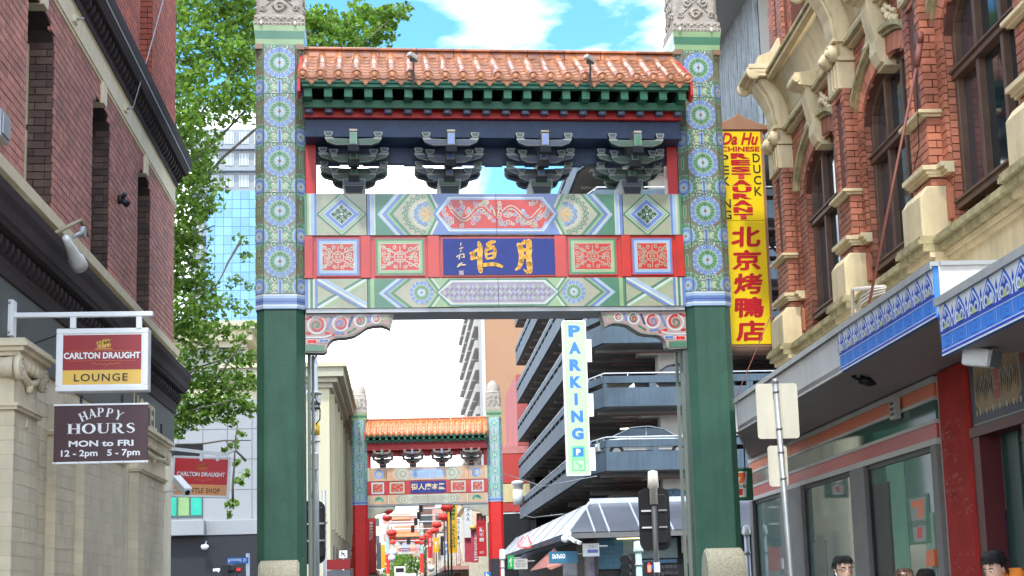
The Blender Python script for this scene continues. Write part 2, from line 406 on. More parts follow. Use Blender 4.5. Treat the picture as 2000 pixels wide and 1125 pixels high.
        def fr(z0, s0, z1, s1, mt, squ=True):
            a0, a1 = pw/2*s0, pw/2*s1
            m.face([(cx-a0, cy-a0, z0), (cx+a0, cy-a0, z0), (cx+a1, cy-a1, z1), (cx-a1, cy-a1, z1)], mt); m.face([(cx+a0, cy-a0, z0), (cx+a0, cy+a0, z0), (cx+a1, cy+a1, z1), (cx+a1, cy-a1, z1)], mt)
            m.face([(cx+a0, cy+a0, z0), (cx-a0, cy+a0, z0), (cx-a1, cy+a1, z1), (cx+a1, cy+a1, z1)], mt); m.face([(cx-a0, cy+a0, z0), (cx-a0, cy-a0, z0), (cx-a1, cy-a1, z1), (cx-a1, cy+a1, z1)], mt)
        h = 10.045
        fr(h, .99, h+.09, 1.01, LGRN if full else LGRN); fr(h+.09, 1.01, h+.22, 1.04, GRN); fr(h+.22, 1.04, h+.31, 1.07, LGRN)
        m.face([(cx-.366, cy-.366, h), (cx+.366, cy-.366, h), (cx+.366, cy+.366, h), (cx-.366, cy+.366, h)], BRN)
        for sx, sy in ((-1, -1), (1, -1), (1, 1), (-1, 1)):     # brown corner chocks under the band
            q = [(cx+sx*.375, cy+sy*(.375-.13)), (cx+sx*.375, cy+sy*.375), (cx+sx*(.375-.13), cy+sy*.375)]
            m.prism(q, h-.07, h+.012, BRN, ax='z')
        m.build('green_band', root)
        m = N(); m.box(cx-.40, cx+.40, cy-.40, cy+.40, h+.31, h+.37, STONE); m.box(cx-.39, cx+.39, cy-.39, cy+.39, h+.375, h+.47, STONE); m.box(cx-.37, cx+.37, cy-.37, cy+.37, h+.47, h+.49, STONE)
        if full:
            for i in range(14):
                x = cx-.36+i*.0555; m.lathe([(.02, 0), (.014, .012), (.0, .016)], STONE, (x, cy-.40, h+.34), 6, (0, -1, 0)); 
                m.lathe([(.03, 0), (.02, .014), (.0, .018)], STONE, (x, cy-.39, h+.425+.012*(-1)**i), 6, (0, -1, 0))
        m.build('stone_cornice', root, bevel=.006 if full else 0)
        if full:
            for x in (cx-.28, cx+.24):
                m = N(); m.tube([(x, cy-.405, h+.37), (x, cy-.42, h+.30)], .018, WHITE, 8); m.build('small_lamp', root)
        m = N(); b0, b1 = .355, .335
        m.prism([(cx-b0+.05, cy-b0), (cx+b0-.05, cy-b0), (cx+b0, cy-b0+.05), (cx+b0, cy+b0-.05), (cx+b0-.05, cy+b0), (cx-b0+.05, cy+b0), (cx-b0, cy+b0-.05), (cx-b0, cy-b0+.05)], h+.49, h+1.20, STONE, ax='z')
        for side in range(4):                 # carved scrolls standing out of the stone
            T0 = Matrix.Translation((cx, cy, 0)) @ Matrix.Rotation(side*math.pi/2, 4, 'Z'); old = m.T; m.T = G @ T0
            def sc(px_, pz, r, a, sgn, w=.022, n=12, turns=1.3):
                P = [(px_+(r*(1-.75*i/n))*math.cos(a+sgn*turns*6.283*i/n), -b0-.008, pz+(r*(1-.75*i/n))*math.sin(a+sgn*turns*6.283*i/n)) for i in range(n+1)]
                m.tube(P, w, STONE, 5)
            sc(0, h+.62, .10, 0, 1, .026); sc(0, h+.62, .10, math.pi, -1, .02)
            for s_ in (-1, 1):
                sc(s_*.14, h+.80, .08, 1.57, s_); sc(s_*.25, h+.60, .055, 0, s_, .014); sc(s_*.12, h+1.0, .07, -1.57, -s_); sc(s_*.27, h+.95, .05, 0, s_, .014)
            m.tube([(-.3, -b0-.004, h+.55), (0, -b0-.004, h+.84), (.3, -b0-.004, h+.55)], .013, STONE, 5); m.tube([(-.3, -b0-.004, h+1.13), (0, -b0-.004, h+.84), (.3, -b0-.004, h+1.13)], .013, STONE, 5)
            m.T = old
        m.build('carved_block', root)
        m = N(); m.lathe([(.37, 0), (.385, .03), (.37, .07), (.345, .08), (.345, .14), (.34, .25), (.31, .37), (.255, .49), (.16, .60), (.05, .665), (0, .68)], STONE, (cx, cy, h+1.20), 20); m.build('domed_top', root)
        # drum stone in front of the post
        m = N(); m.T = G; n = 14; r = .36
        pr = [(-.02+cy-pw/2-.14+r*.7*math.cos(t), 1.72+r*math.sin(t)) for t in [math.pi*i/n for i in range(n+1)]]
        pr = [(pr[0][0], 0)] + pr + [(pr[-1][0], 0)]
        m.prism(pr, cx-.29, cx+.26, GRAN, ax='x', sm=True); m.prism([(p[0]*.96-.01, p[1]*.985) for p in pr], cx-.31, cx+.28, GRAN, ax='x'); m.build('drum_stone', root, bevel=.015)
    # ---- tie panels between the posts
    zt, z1, z2, z3, zb = 7.665, 6.995, 6.33, 5.865, 5.80
    m = N(); m.box(-u0, u0, .012, .72, z1+.01, zt, st['pan']); m.build('upper_beam', root)
    m = N(); m.box(-u0, u0, .012, .72, z3, z2-.01, st['pan']); m.box(-u0+.02, u0-.02, .03, .70, zb, z3-.005, METAL); m.build('lower_beam', root)
    m = N(); m.box(-u0, u0, .06, .68, z2-.006, z1+.006, REDG); m.build('middle_beam', root)
    def art(mb, k=1, clip=None):
        a = Art(mb, frame((0, .010, 0), (1, 0, 0), (0, 0, 1), (0, -1, 0)), clip); a.lay(k); return a
    P_ = st
    def hexp(cx_, cz, hx, hz, tip): return [(cx_-hx, cz), (cx_-hx+tip, cz-hz), (cx_+hx-tip, cz-hz), (cx_+hx, cz), (cx_+hx-tip, cz+hz), (cx_-hx+tip, cz+hz)]
    def scrolls(a, x0, x1, za, zb_, w, mt, r=.06, step=.13, seed=1):
        rn = random.Random(seed); nx = max(1, int((x1-x0)/step)); nz = max(1, int((zb_-za)/step))
        for i in range(nx):
            for j in range(nz):
                q = (x0+(i+.5)*(x1-x0)/nx+rn.uniform(-.01, .01), za+(j+.5)*(zb_-za)/nz+rn.uniform(-.01, .01))
                a.curl(q, r*rn.uniform(.85, 1.1), rn.uniform(0, 6.28), w, mt, 1 if (i+j) % 2 else -1, 1.2, 9)
    for (lo, hi, which) in ((z1+.012, zt-.002, 'up'), (z3+.002, z2-.012, 'low')):
        cz = (lo+hi)/2; hz = (hi-lo)/2; mb = N()
        for s in (-1, 1):
            def X(a_, b_): return (min(s*a_, s*b_), max(s*a_, s*b_))
            # end stripes
            for a0, a1, mt in (((2.95, 2.90, P_['c1']), (2.90, 2.87, CREAM), (2.87, 2.83, P_['c2']), (2.83, 2.80, CREAM), (2.80, 2.755, P_['c1'])) if which == 'low' else ((2.95, 2.91, P_['c2']), (2.91, 2.88, P_['c3']), (2.88, 2.85, CREAM), (2.85, 2.80, P_['c4']), (2.80, 2.765, P_['c1']))):
                x0, x1 = X(a0, a1); a = art(mb, 1); a.rect(x0, lo, x1, hi, mt)
            x0, x1 = X(2.76, 2.01); sq = [(x0, lo), (x1, lo), (x1, hi), (x0, hi)]; mx_ = (x0+x1)/2
            a = art(mb, 1, sq); a.rect(x0, lo, x1, hi, P_['sqbg']); a.lay(2)
            if full:
                if which == 'up':
                    scrolls(a, x0, x1, lo, hi, .014, P_['c3'], .05, .115, 3); hx = .36
                    for q, mt, kk in ((1.09, GRN, 3), (.98, CREAM, 4), (.93, LGRN, 5), (.86, SAND, 6), (.80, LBLU, 7), (.72, BLU, 8), (.52, WHITEG, 9), (.47, DGRN, 10)):
                        a.lay(kk); a.conv([(mx_-hx*q, cz), (mx_, cz-hz*q*1.0), (mx_+hx*q, cz), (mx_, cz+hz*q*1.0)], mt)
                    a.lay(11)
                    for i in range(4):
                        t = math.pi/2*i
                        for rr, aa in ((.055, 0), (.11, .4), (.11, -.4)):
                            a.curl((mx_+rr*math.cos(t+aa), cz+rr*math.sin(t+aa)), .03, t, .010, CREAM, 1, 1.1, 7)
                    a.disc((mx_, cz), .02, WHITEG, 8)
                else:
                    scrolls(a, x0, x1, lo, hi, .013, P_['c3'], .045, .10, 4)
                    for p0, p1, st3 in (((x0, lo), (x1, hi), 3), ((x0, hi), (x1, lo), 8)):
                        ln = math.hypot(x1-x0, hi-lo); dx, dy = (hi-lo)/ln, (x1-x0)/ln
                        for o_, w_, mt in ((0, .13, CREAM), (.042, .038, BLU if st3 == 8 else GRN), (-.042, .038, LBLU if st3 == 8 else LGRN), (.0, .022, WHITEG)):
                            a.lay(st3 if mt == CREAM else st3+1); a.stroke([(p0[0]-dx*o_, p0[1]+dy*o_*(1 if p1[1] > p0[1] else -1)), (p1[0]-dx*o_, p1[1]+dy*o_*(1 if p1[1] > p0[1] else -1))], w_, mt)
            else:
                if which == 'up':
                    a.disc((mx_, cz), .24, LBLU, 20); a.lay(3); a.disc((mx_, cz), .20, BLU, 20); a.lay(4); a.disc((mx_, cz), .17, LBLU, 20); a.lay(5); a.disc((mx_, cz), .06, GOLD, 10)
                else:
                    for t in range(7): q = math.pi*(t+.5)/7; a.disc((mx_+.17*math.cos(q), cz-.07+.15*math.sin(q)), .075, TEAL, 8)
                    a.lay(3); a.disc((mx_, cz-.05), .06, LGRN, 8)
            a = art(mb, 1); x0, x1 = X(2.008, 1.996); a.rect(x0, lo, x1, hi, GROUT)
            for a0, a1, mt in ((1.996, 1.95, P_['c1']), (1.95, 1.93, CREAM), (1.93, 1.89, P_['c4']), (1.89, 1.87, CREAM)) if which == 'up' else ((1.996, 1.96, P_['c2']), (1.96, 1.90, P_['c3']), (1.90, 1.87, P_['c2'])):
                x0, x1 = X(a0, a1); a.rect(x0, lo, x1, hi, mt)
            # chevrons and half medallions
            x0, x1 = X(1.87, .60); cl = [(x0, lo), (x1, lo), (x1, hi), (x0, hi)]; a = art(mb, 1, cl)
            a.rect(x0, lo, x1, hi, P_['chev0']); a.lay(2); a.Q = Matrix.Diagonal((s, 1, 1, 1)); 
            if s < 0: a.clip = [(x0, lo), (x1, lo), (x1, hi), (x0, hi)]
            inn = 1.05                          # position where the cartouche tip starts
            seq = [(1.84, P_['c4']), (1.80, CREAM), (1.77, P_['c1']), (1.70, P_['c3']), (1.66, P_['c2'])]
            kk = 2
            def pen(xo, mt):                    # arrow band pointing outwards
                a.lay(kk); a.conv([(xo-.28, lo), (xo, cz), (xo-.28, hi), (.0, hi), (.0, lo)], mt)
            for xo, mt in seq: pen(xo, mt); kk += 1
            pen(1.60, P_['medbg']); kk += 1
            a.lay(kk)
            if full:
                if which == 'up':
                    for i in range(13):
                        t = -1.6+3.2*i/12; a.curl((1.05+.36*math.cos(t), cz+.30*math.sin(t)), .048, t, .020, GRN, 1, 1.2, 9); a.curl((1.04+.27*math.cos(t), cz+.22*math.sin(t)), .036, t+1, .014, CREAM, 1, 1.2, 8); a.curl((1.06+.18*math.cos(t), cz+.16*math.sin(t)), .042, t+2, .020, BLU if i % 2 else LBLU, -1, 1.2, 9)
                    a.curl((1.40, cz+.12), .04, 0, .012, SAND); a.curl((1.40, cz-.12), .04, 0, .012, SAND)
                    a.lay(kk+1)
                    for i in range(7): t = -1.2+2.4*i/6; a.stroke([(1.02, cz), (1.02+.13*math.cos(t), cz+.13*math.sin(t))], [.01, .03], GOLD if i % 2 else SAND)
                else:
                    for c_, r_ in (((1.18, cz+.005), .19), ((.93, cz+.235), .17), ((.93, cz-.235), .17)):
                        a.lay(kk); medal(a, c_, r_, (GRN, LGRN) if r_ > .18 else (BLU, LBLU), (BLU, LBLU) if r_ > .18 else (GRN, LGRN), 14)
                    kk += 8
            else:
                a.disc((1.2, cz), hz*.8, CREAM, 14); a.lay(kk+1); a.disc((1.2, cz), hz*.6, P_['c2'], 14); a.lay(kk+2); a.disc((1.2, cz), hz*.25, CREAM, 8)
            kk += 2
            for xo, mt in [(1.02, P_['c3']), (.98, P_['c2']), (.94, CREAM), (.90, P_['c1'] if which == 'up' else P_['c3'])]: a.lay(kk); a.conv([(xo, lo), (xo, lo), (xo+.0, lo), (xo-.0, hi), (0, hi), (0, lo)][1:], mt) if False else a.conv([(xo+.10, lo), (xo-.06, cz), (0, cz), (0, lo)], mt) or a.conv([(xo-.06, cz), (xo+.10, hi), (0, hi), (0, cz)], mt); kk += 1
            s_top = kk
        # cartouche in the middle
        a = art(mb, s_top+1)
        body = {'up': P_['cart'], 'low': P_['cartlow']}[which]
        hx = .98 if which == 'up' else .96
        for q, mt in ((hz*.96, P_['c1'] if which == 'up' else P_['c2']), (hz*.84, WHITEG), (hz*.78, P_['c4'] if which == 'up' else CREAM), (hz*.70, body)):
            e = hz*.96-q; a.conv(hexp(0, cz, hx-e, q, .20), mt); a.lay(a.k+1)
        a.clip = hexp(0, cz, hx-hz*.30, hz*.68, .18); 
        if which == 'up':
            if full:
                rn = random.Random(5)
                for s in (-1, 1):             # scrolling dragons: body as a winding ribbon, cloud curls round it
                    Pn = [(s*(.10+.60*t), cz+.10*math.sin(t*7.0)+.01) for t in [i/40 for i in range(41)]]
                    a.lay(s_top+6); a.stroke(Pn, .062, CREAM); a.lay(s_top+7); a.stroke(Pn, .030, REDG)
                    a.lay(s_top+6)
                    for i in range(46):
                        q = (s*rn.uniform(.04, .84), cz+rn.uniform(-.20, .20)); a.curl(q, rn.uniform(.03, .055), rn.uniform(0, 6.3), .013, CREAM if i % 3 else LBLU, rn.choice((-1, 1)), 1.3, 10)
                    for cx2 in (.15, .42): a.disc((s*cx2, cz+.05), .03, LBLU, 8)
                    a.brush([(s*.02, cz-.02), (s*.05, cz+.1), (s*.1, cz+.06)], .02, CREAM)
            else:
                for i in range(40): a.curl((-.8+i*.04, cz+.05*math.sin(i*1.7)), .04, i, .014, LBLU, 1, 1.1, 6)
        else:
            for i in range(24):
                for j in range(3):
                    q = (-.828+i*.072, cz-.09+j*.09); 
                    if full:
                        if (i+j) % 2: a.ring(q, .022, .011, CREAM, 8)
                        else: a.conv([(q[0]-.022, q[1]), (q[0], q[1]-.022), (q[0]+.022, q[1]), (q[0], q[1]+.022)], LGRN if i % 3 else LBLU)
                        if i < 23 and j < 2: a.stroke([(q[0]+.012, q[1]+.015), (q[0]+.06, q[1]+.075)], .008, DGRN)
                    elif (i+j) % 2: a.disc(q, .02, LBLU, 5)
        a.clip = None; a.lay(s_top+9); a.rect(-.003, lo, .003, hi, GROUT)
        mb.build('painted_tiles', root)
    # ---- middle band: framed squares, red uprights, name board
    mb = N()
    for s in (-1, 1):
        for a0, a1 in ((2.95, 2.83), (2.10, 1.955), (1.075, .90)):
            x0, x1 = min(s*a0, s*a1), max(s*a0, s*a1); mb = N(); mb.box(x0, x1, -.012 if a0 < 2.9 else -.005, .05, z2+.004, z1-.004, REDG); mb.build('red_upright', root)
    for s in (-1, 1):
        for (a0, a1, c1_, c2_) in ((2.79, 2.10, BLU, LBLU), (1.90, 1.10, GRN, LGRN)):
            cx_ = s*(a0+a1)/2 - (0 if a0 > 2 else s*.0); hx = (a0-a1)/2-.03; hzz = (z1-z2)/2; cz = (z1+z2)/2
            m = N(); m.box(cx_-hx-.02, cx_+hx+.02, .015, .055, z2+.03, z1-.03, st['frm']); a = Art(m, frame((0, .0138, 0), (1, 0, 0), (0, 0, 1), (0, -1, 0))); a.lay(1)
            if not full: c1_, c2_ = (SAND, CREAM) if a0 < 2 else (LBLU, WHITEG)
            for q, mt in ((.285, c1_), (.255, c2_), (.215, CREAM), (.205, REDG)): a.rect(cx_-hx+(.285-q)-.0, cz-q, cx_+hx-(.285-q), cz+q, mt); a.lay()
            ix, iz = hx-.09, .195
            if full:                          # red and cream arabesque
                wv = CREAM if s < 0 else SAND
                a.ring((cx_, cz), .085, .014, wv, 20); a.stroke([(cx_-.05, cz), (cx_+.05, cz)], .012, wv); a.stroke([(cx_, cz-.12), (cx_, cz-.03)], .012, wv); a.stroke([(cx_, cz+.03), (cx_, cz+.12)], .012, wv)
                for yy in (-.045, .045): a.stroke([(cx_-.06, cz+yy), (cx_+.06, cz+yy)], .011, wv)
                for xx in (-.03, .03): a.stroke([(cx_+xx, cz-.045), (cx_+xx, cz+.045)], .010, wv)
                for sx in (-1, 1):
                    a.stroke([(cx_+sx*.09, cz), (cx_+sx*(ix-.01), cz)], .012, wv); a.stroke([(cx_, cz+sx*.12), (cx_, cz+sx*.175)], .012, wv)
                    for sz in (-1, 1):
                        for qx, qz, r_, an in ((.15, .11, .045, 0), (.22, .05, .04, 2), (.07, .155, .035, 1), (.235, .14, .045, 3), (.16, .03, .03, 4)):
                            a.curl((cx_+sx*qx*ix/.26, cz+sz*qz), r_, an*sx, .0135, wv, sx*sz, 1.15, 9)
                        a.stroke([(cx_+sx*.08, cz+sz*.06), (cx_+sx*.16, cz+sz*.10), (cx_+sx*ix, cz+sz*.175)], .016, wv)
            else:
                rn = random.Random(3); 
                for i in range(40): a.curl((cx_+rn.uniform(-ix, ix), cz+rn.uniform(-iz, iz)), .035, i, .014, SAND, 1, 1, 5)
            m.build('square_panel', root)
    m = N(); m.box(-.865, .95, .02, .055, z2+.02, z1-.02, REDG); m.box(-.84, .925, .008, .02, z2+.045, z1-.045, mat('board_navy_blue', (.035, .055, .25), .5, var=.1, spec=.3))
    nb = m.build('name_board', root)
    return root, G, N, nb

TEAL = mat('glaze_teal', (.10, .42, .30), .3, coat=.3)
PEACH = mat('glaze_peach', (.62, .38, .24), .35, coat=.2)
st1 = dict(tile=mat('tile_ground', (.19, .21, .15), .22, var=.22, vs=2.2, coat=.5), line=CREAM, g=GRN, lg=LGRN, lb=LBLU, b=BLU, br=BRN, post=POSTG, pan=CREAM,
           c1=BLU, c2=GRN, c3=LGRN, c4=LBLU, sqbg=SAND, chev0=GRN, medbg=SAND, cart=REDG, cartlow=mat('glaze_mauve', (.30, .25, .36), .3, coat=.3), frm=REDG)
st2 = dict(tile=mat('tile_ground_teal', (.28, .52, .44), .3, var=.1, coat=.3), line=CREAM, g=GRN, lg=mat('glaze_pale_teal', (.36, .62, .5), .3), lb=LBLU, b=BLU, br=BRN, post=POSTR, pan=PEACH,
           c1=PEACH, c2=SAND, c3=CREAM, c4=mat('glaze_orange', (.75, .3, .12), .3), sqbg=PEACH, chev0=PEACH, medbg=SAND, cart=LBLU, cartlow=SAND, frm=REDG)
GOLDP = mat('gilt_lettering', (.9, .45, .05), .35)

def roof(root, G, terra, terra2, full=True, rows=23):
    def N(): return MB(G)
    VR = .35; ez, rz_ = 9.23, 9.98; ev = -.92
    def sl(t):                                # t 0 at ridge .. 1 at eave: gently hollow slope
        return (VR-.12 + (ev-VR+.12)*t, rz_ - (rz_-ez)*(t*1.12-.12*t*t))
    dx = 5.86/(rows-1); X0 = -2.93
    # tube tiles: one mesh per course, placed along the row
    def tube_tile(t0, t1, r0, r1):
        (y0, za), (y1, zb_) = sl(t0), sl(t1); mb = MB(); n = 8; A = []; B = []
        for k in range(n+1):
            a = math.pi*k/n; A.append((-r0*math.cos(a), y0, za+r0*math.sin(a))); B.append((-r1*math.cos(a), y1, zb_+r1*math.sin(a)))
        for k in range(n): mb.face([A[k], A[k+1], B[k+1], B[k]], terra, True)
        mb.face(B, terra); return mb
    nc = 4 if full else 2
    for c in range(nc):
        src = tube_tile(max(0, c/nc-.02), (c+1)/nc+.008, .062, .071).build('roof_tile'); me = src.data; bpy.data.objects.remove(src)
        for i in range(rows): place(me, 'roof_tile', root, G @ Matrix.Translation((X0+i*dx+random.uniform(-.006, .006), 0, random.uniform(-.004, .004))) @ Matrix.Rotation(random.uniform(-.03, .03), 4, 'Z'))
    (ye, ze) = sl(1.0)
    mb = MB(); mb.lathe([(.078, 0), (.078, .03), (.066, .032), (.064, .022), (.045, .022), (.040, .032), (.0, .036)], terra2, (0, ye, ze+.02), 18, (0, -1, -.1))
    src = mb.build('end_tile'); me = src.data; bpy.data.objects.remove(src)
    for i in range(rows): place(me, 'end_tile', root, G @ Matrix.Translation((X0+i*dx, -.005, 0)))
    w = dx/2-.02
    prof = [(-w, .05), (w, .05), (w, .0), (w*.72, -.035), (w*.4, -.045), (w*.15, -.085), (0, -.10), (-w*.15, -.085), (-w*.4, -.045), (-w*.72, -.035), (-w, .0)]
    mb = MB(); mb.prism([(p[0], ze-.045+p[1]) for p in prof], ye-.012, ye+.008, terra2); mb.prism([(p[0]*.7, ze-.05+p[1]*.7) for p in prof], ye-.018, ye-.012, terra2)
    src = mb.build('drip_tile'); me = src.data; bpy.data.objects.remove(src)
    for i in range(rows-1): place(me, 'drip_tile', root, G @ Matrix.Translation((X0+(i+.5)*dx, 0, 0)))
    npan = 7 if full else 3; tp = TERRAP if full else terra
    for c in range(npan):
        t0, t1 = c/npan, (c+1)/npan+.03; (y0, za), (y1, zb_) = sl(t0), sl(t1); mb = MB()
        for k in range(4):
            xa, xb = -w-.02+(2*w+.04)*k/4, -w-.02+(2*w+.04)*(k+1)/4; f = lambda x: .035*(x/w)**2-.02
            mb.face([(xa, y0, za+f(xa)-.012), (xb, y0, za+f(xb)-.012), (xb, y1, zb_+f(xb)+.012), (xa, y1, zb_+f(xa)+.012)], tp, True); mb.face([(xa, y1, zb_+f(xa)+.012), (xb, y1, zb_+f(xb)+.012), (xb, y1, zb_+f(xb)-.014), (xa, y1, zb_+f(xa)-.014)], tp)
        src = mb.build('pan_tile'); me = src.data; bpy.data.objects.remove(src)
        for i in range(rows-1): place(me, 'pan_tile', root, G @ Matrix.Translation((X0+(i+.5)*dx, 0, 0)))
    # under-board and rear slope
    m = N(); pts = [sl(i/6) for i in range(7)]; back = [(2*VR-y, z) for y, z in pts]
    outline = [(y, z-.03) for y, z in pts] + [(ye, ze-.10)] + [(y+.1, z-.16) for y, z in pts[::-1]][:-1] + [(y-.1, z-.16) for y, z in back[1:]] + [(2*VR-ye, ze-.10)] + [(y, z-.03) for y, z in back[::-1]]
    m.prism(outline, -2.96, 2.96, TIMG, ax='x'); m.build('roof_deck', root)
    m = N()
    for i in range(rows):
        x = X0+i*dx; P = [(x, 2*VR-y, z+.02) for y, z in pts]; m.tube(P, .07, terra, 8)
    m.build('rear_roof_tiles', root, kind='stuff')
    m = N(); a = 5.92/10
    for i in range(10):
        x0 = -2.96+i*a; mm = N(); mm.prism([(VR-.17, 9.93), (VR-.15, 10.045), (VR-.06, 10.06), (VR+.06, 10.06), (VR+.15, 10.045), (VR+.17, 9.93)], x0+.003, x0+a-.003, terra, ax='x'); mm.prism([(VR-.19, 10.047), (VR-.19, 10.085), (VR-.1, 10.12), (VR+.1, 10.12), (VR+.19, 10.085), (VR+.19, 10.047)], x0+.002, x0+a-.002, terra, ax='x'); mm.build('ridge_tile', root, bevel=.008 if full else 0)
    # red end boards
    for s in (-1, 1):
        m = N(); m.prism([(VR-.1, 10.02), (ye-.02, ze+.05), (ye-.02, ze-.25), (ye+.12, ze-.33), (VR-.1, 9.6)], s*2.965, s*3.005, REDP, ax='x'); m.build('end_board', root)
    # eave boards and rafters
    m = N(); m.box(-2.94, 2.94, ye+.03, ye+.075, 9.075, ze-.02, TIMG); m.build('eave_board', root)
    nr = 20; d = 5.72/(nr-1)
    mb = MB(); mb.box(-.06, .06, -.80, .1, 8.945, 9.075, TIMG); 
    aa = Art(mb, frame((0, -.8002, 9.01), (1, 0, 0), (0, 0, 1), (0, -1, 0))); aa.lay(1); aa.rect(-.056, -.06, .056, .06, TIMLG); aa.lay(2)
    if full: aa.stroke([(-.035, -.03), (.035, -.03), (.035, .0), (-.035, 0), (-.035, .035), (.035, .035)], .009, CREAM if False else TIMG); aa.stroke([(-.045, -.048), (.045, -.048), (.045, .048), (-.045, .048)], .008, TIMG, True)
    src = mb.build('rafter'); me = src.data; bpy.data.objects.remove(src)
    for i in range(nr): place(me, 'rafter', root, G @ Matrix.Translation((-2.86+i*d, 0, 0)))
    m = N(); m.box(-2.93, 2.93, -.56, -.50, 8.86, 8.975, TIMG); m.build('eave_beam', root)
    m = N(); m.box(-2.93, 2.93, -.1, .8, 8.8, 9.3, DARKP); m.build('soffit_filling', root)
    mb = MB(); mb.box(-.058, .058, -.47, .1, 8.81, 8.93, TIMB); aa = Art(mb, frame((0, -.4702, 8.87), (1, 0, 0), (0, 0, 1), (0, -1, 0))); aa.lay(1)
    if full: aa.ring((0, 0), .035, .01, LBLU, 8); aa.stroke([(-.05, 0), (.05, 0)], .006, LBLU); aa.stroke([(0, -.05), (0, .05)], .006, LBLU)
    src = mb.build('short_rafter'); me = src.data; bpy.data.objects.remove(src)
    for i in range(nr): place(me, 'short_rafter', root, G @ Matrix.Translation((-2.86+i*d, 0, 0)))
    m = N(); m.box(-2.935, 2.935, -.34, -.25, 8.775, 8.955, REDP); m.build('red_beam', root)
    m = N(); m.box(-2.93, 2.93, -.245, .9, 8.49, 8.772, BLUEP if full else REDP); m.build('eave_lintel', root, bevel=.008 if full else 0)
    m = N(); m.box(-2.90, 2.90, .30, .42, 8.235, 8.488, BLUEP if full else REDP)
    for i in range(9): 
        x = -2.55+i*.64; m.box(x-.14, x+.14, .31, .41, 8.21, 8.236, BLUEP if full else REDP)
    m.build('inner_beam', root)
    for s in (-1, 1):
        m = N(); m.box(s*2.86-.085, s*2.86+.085, .15, .42, 7.665, 8.488, REDP); m.build('short_post', root, bevel=.006 if full else 0)

def bracket(root, G, x, body, base, full, line):
    """stepped bracket cluster (boat-shaped arms, bearing blocks, nose pieces)"""
    m = MB(G @ Matrix.Translation((x, 0, 0)))
    def arm(hw, z, v, h=.125, d=.09):
        o = [(-hw, z+h), (-hw*.98, z+h*.72), (-hw*.90, z+h*.35), (-hw*.76, z+.02), (-hw*.62, z), (hw*.62, z), (hw*.76, z+.02), (hw*.90, z+h*.35), (hw*.98, z+h*.72), (hw, z+h), (hw*.76, z+h), (hw*.68, z+h*.80), (hw*.2, z+h*.74), (-hw*.2, z+h*.74), (-hw*.68, z+h*.80), (-hw*.76, z+h)]
        m.prism([(p[0], p[1]) for p in o], v, v+d, line, mside=body)
        inn = [(p[0]*.965, z+h*.5+(p[1]-z-h*.5)*.80) for p in o]
        q = inn[:10]; m.prism([inn[i] for i in (1, 2, 3, 4, 5, 6, 7, 8, 11, 12, 13, 14)], v-.006, v, body)
        for sx in (-1, 1):                     # bearing block on each arm end
            c = sx*hw*.87; zb = z+h+.004; m.prism([(c-.045, zb), (c+.045, zb), (c+.065, zb+.045), (c+.065, zb+.075), (c-.065, zb+.075), (c-.065, zb+.045)], v-.01, v+d+.01, line, mside=DARKP)
            m.prism([(c-.032, zb+.016), (c+.032, zb+.016), (c+.048, zb+.045), (c+.048, zb+.062), (c-.048, zb+.062), (c-.048, zb+.045)], v-.014, v-.01, base)
    return m, arm
BKL = mat('bracket_edge_line', (.27, .29, .27), .5)
def brackets(root, G, full):
    LN = mat('bracket_edge_stone', (.34, .29, .25), .6) if not full else BKL
    for i, x in enumerate((-2.19, -.715, .725, 2.165)):
        body, base = ((GRNB, BLUB) if i in (0, 3) else (BLUB, GRNB)) if full else (STB, STB2)
        m, arm = bracket(root, G, x, body, base, full, LN)
        arm(.345, 7.90, .10); arm(.53, 8.00+.02, .16); arm(.35, 8.10, -.22); arm(.545, 8.19, -.02); arm(.43, 8.285, -.52)
        arm(.53, 8.02, .50); arm(.345, 7.90, .52)
        # dou base block
        m.prism([(-.14, 7.667), (.14, 7.667), (.175, 7.79), (.175, 7.90), (-.175, 7.90), (-.175, 7.79)], -.0, .62, LN); m.prism([(-.12, 7.675), (.12, 7.675), (.15, 7.785), (-.15, 7.785)], -.012, 0, DARKP); m.prism([(-.16, 7.80), (.16, 7.80), (.16, 7.885), (-.16, 7.885)], -.012, 0, base)
        for v, z0, z1 in ((.0, 7.90, 8.06), (-.34, 8.06, 8.30), (-.62, 8.20, 8.46)):   # nose pieces stepping out
            m.prism([(v, z0+.03), (v-.04, z0+.05), (v-.04, z1-.02), (v, z1), (.5, z1), (.5, z0)], -.055, .055, LN, ax='x')
            m.box(-.042, .042, v-.046, v-.04, z0+.06, z1-.03, GRN if (i in (0, 3)) == (True) else BLU)
            m.prism([(v-.03, z0-.05), (v+.1, z0-.05), (v+.1, z0+.03), (v-.06, z0+.03)], -.085, .085, DARKP, ax='x')
        for v, z0, z1 in ((-.66, 8.46, 8.49),): m.box(-.06, .06, v, .3, z0, z1, STONE)
        b = m.build('bracket_set', root)
GRNB = mat('bracket_green', (.06, .11, .08), .5, var=.2); BLUB = mat('bracket_blue', (.065, .08, .12), .5, var=.2)
STB = mat('bracket_brown', (.22, .18, .16), .6); STB2 = mat('bracket_red', (.35, .10, .07), .6)
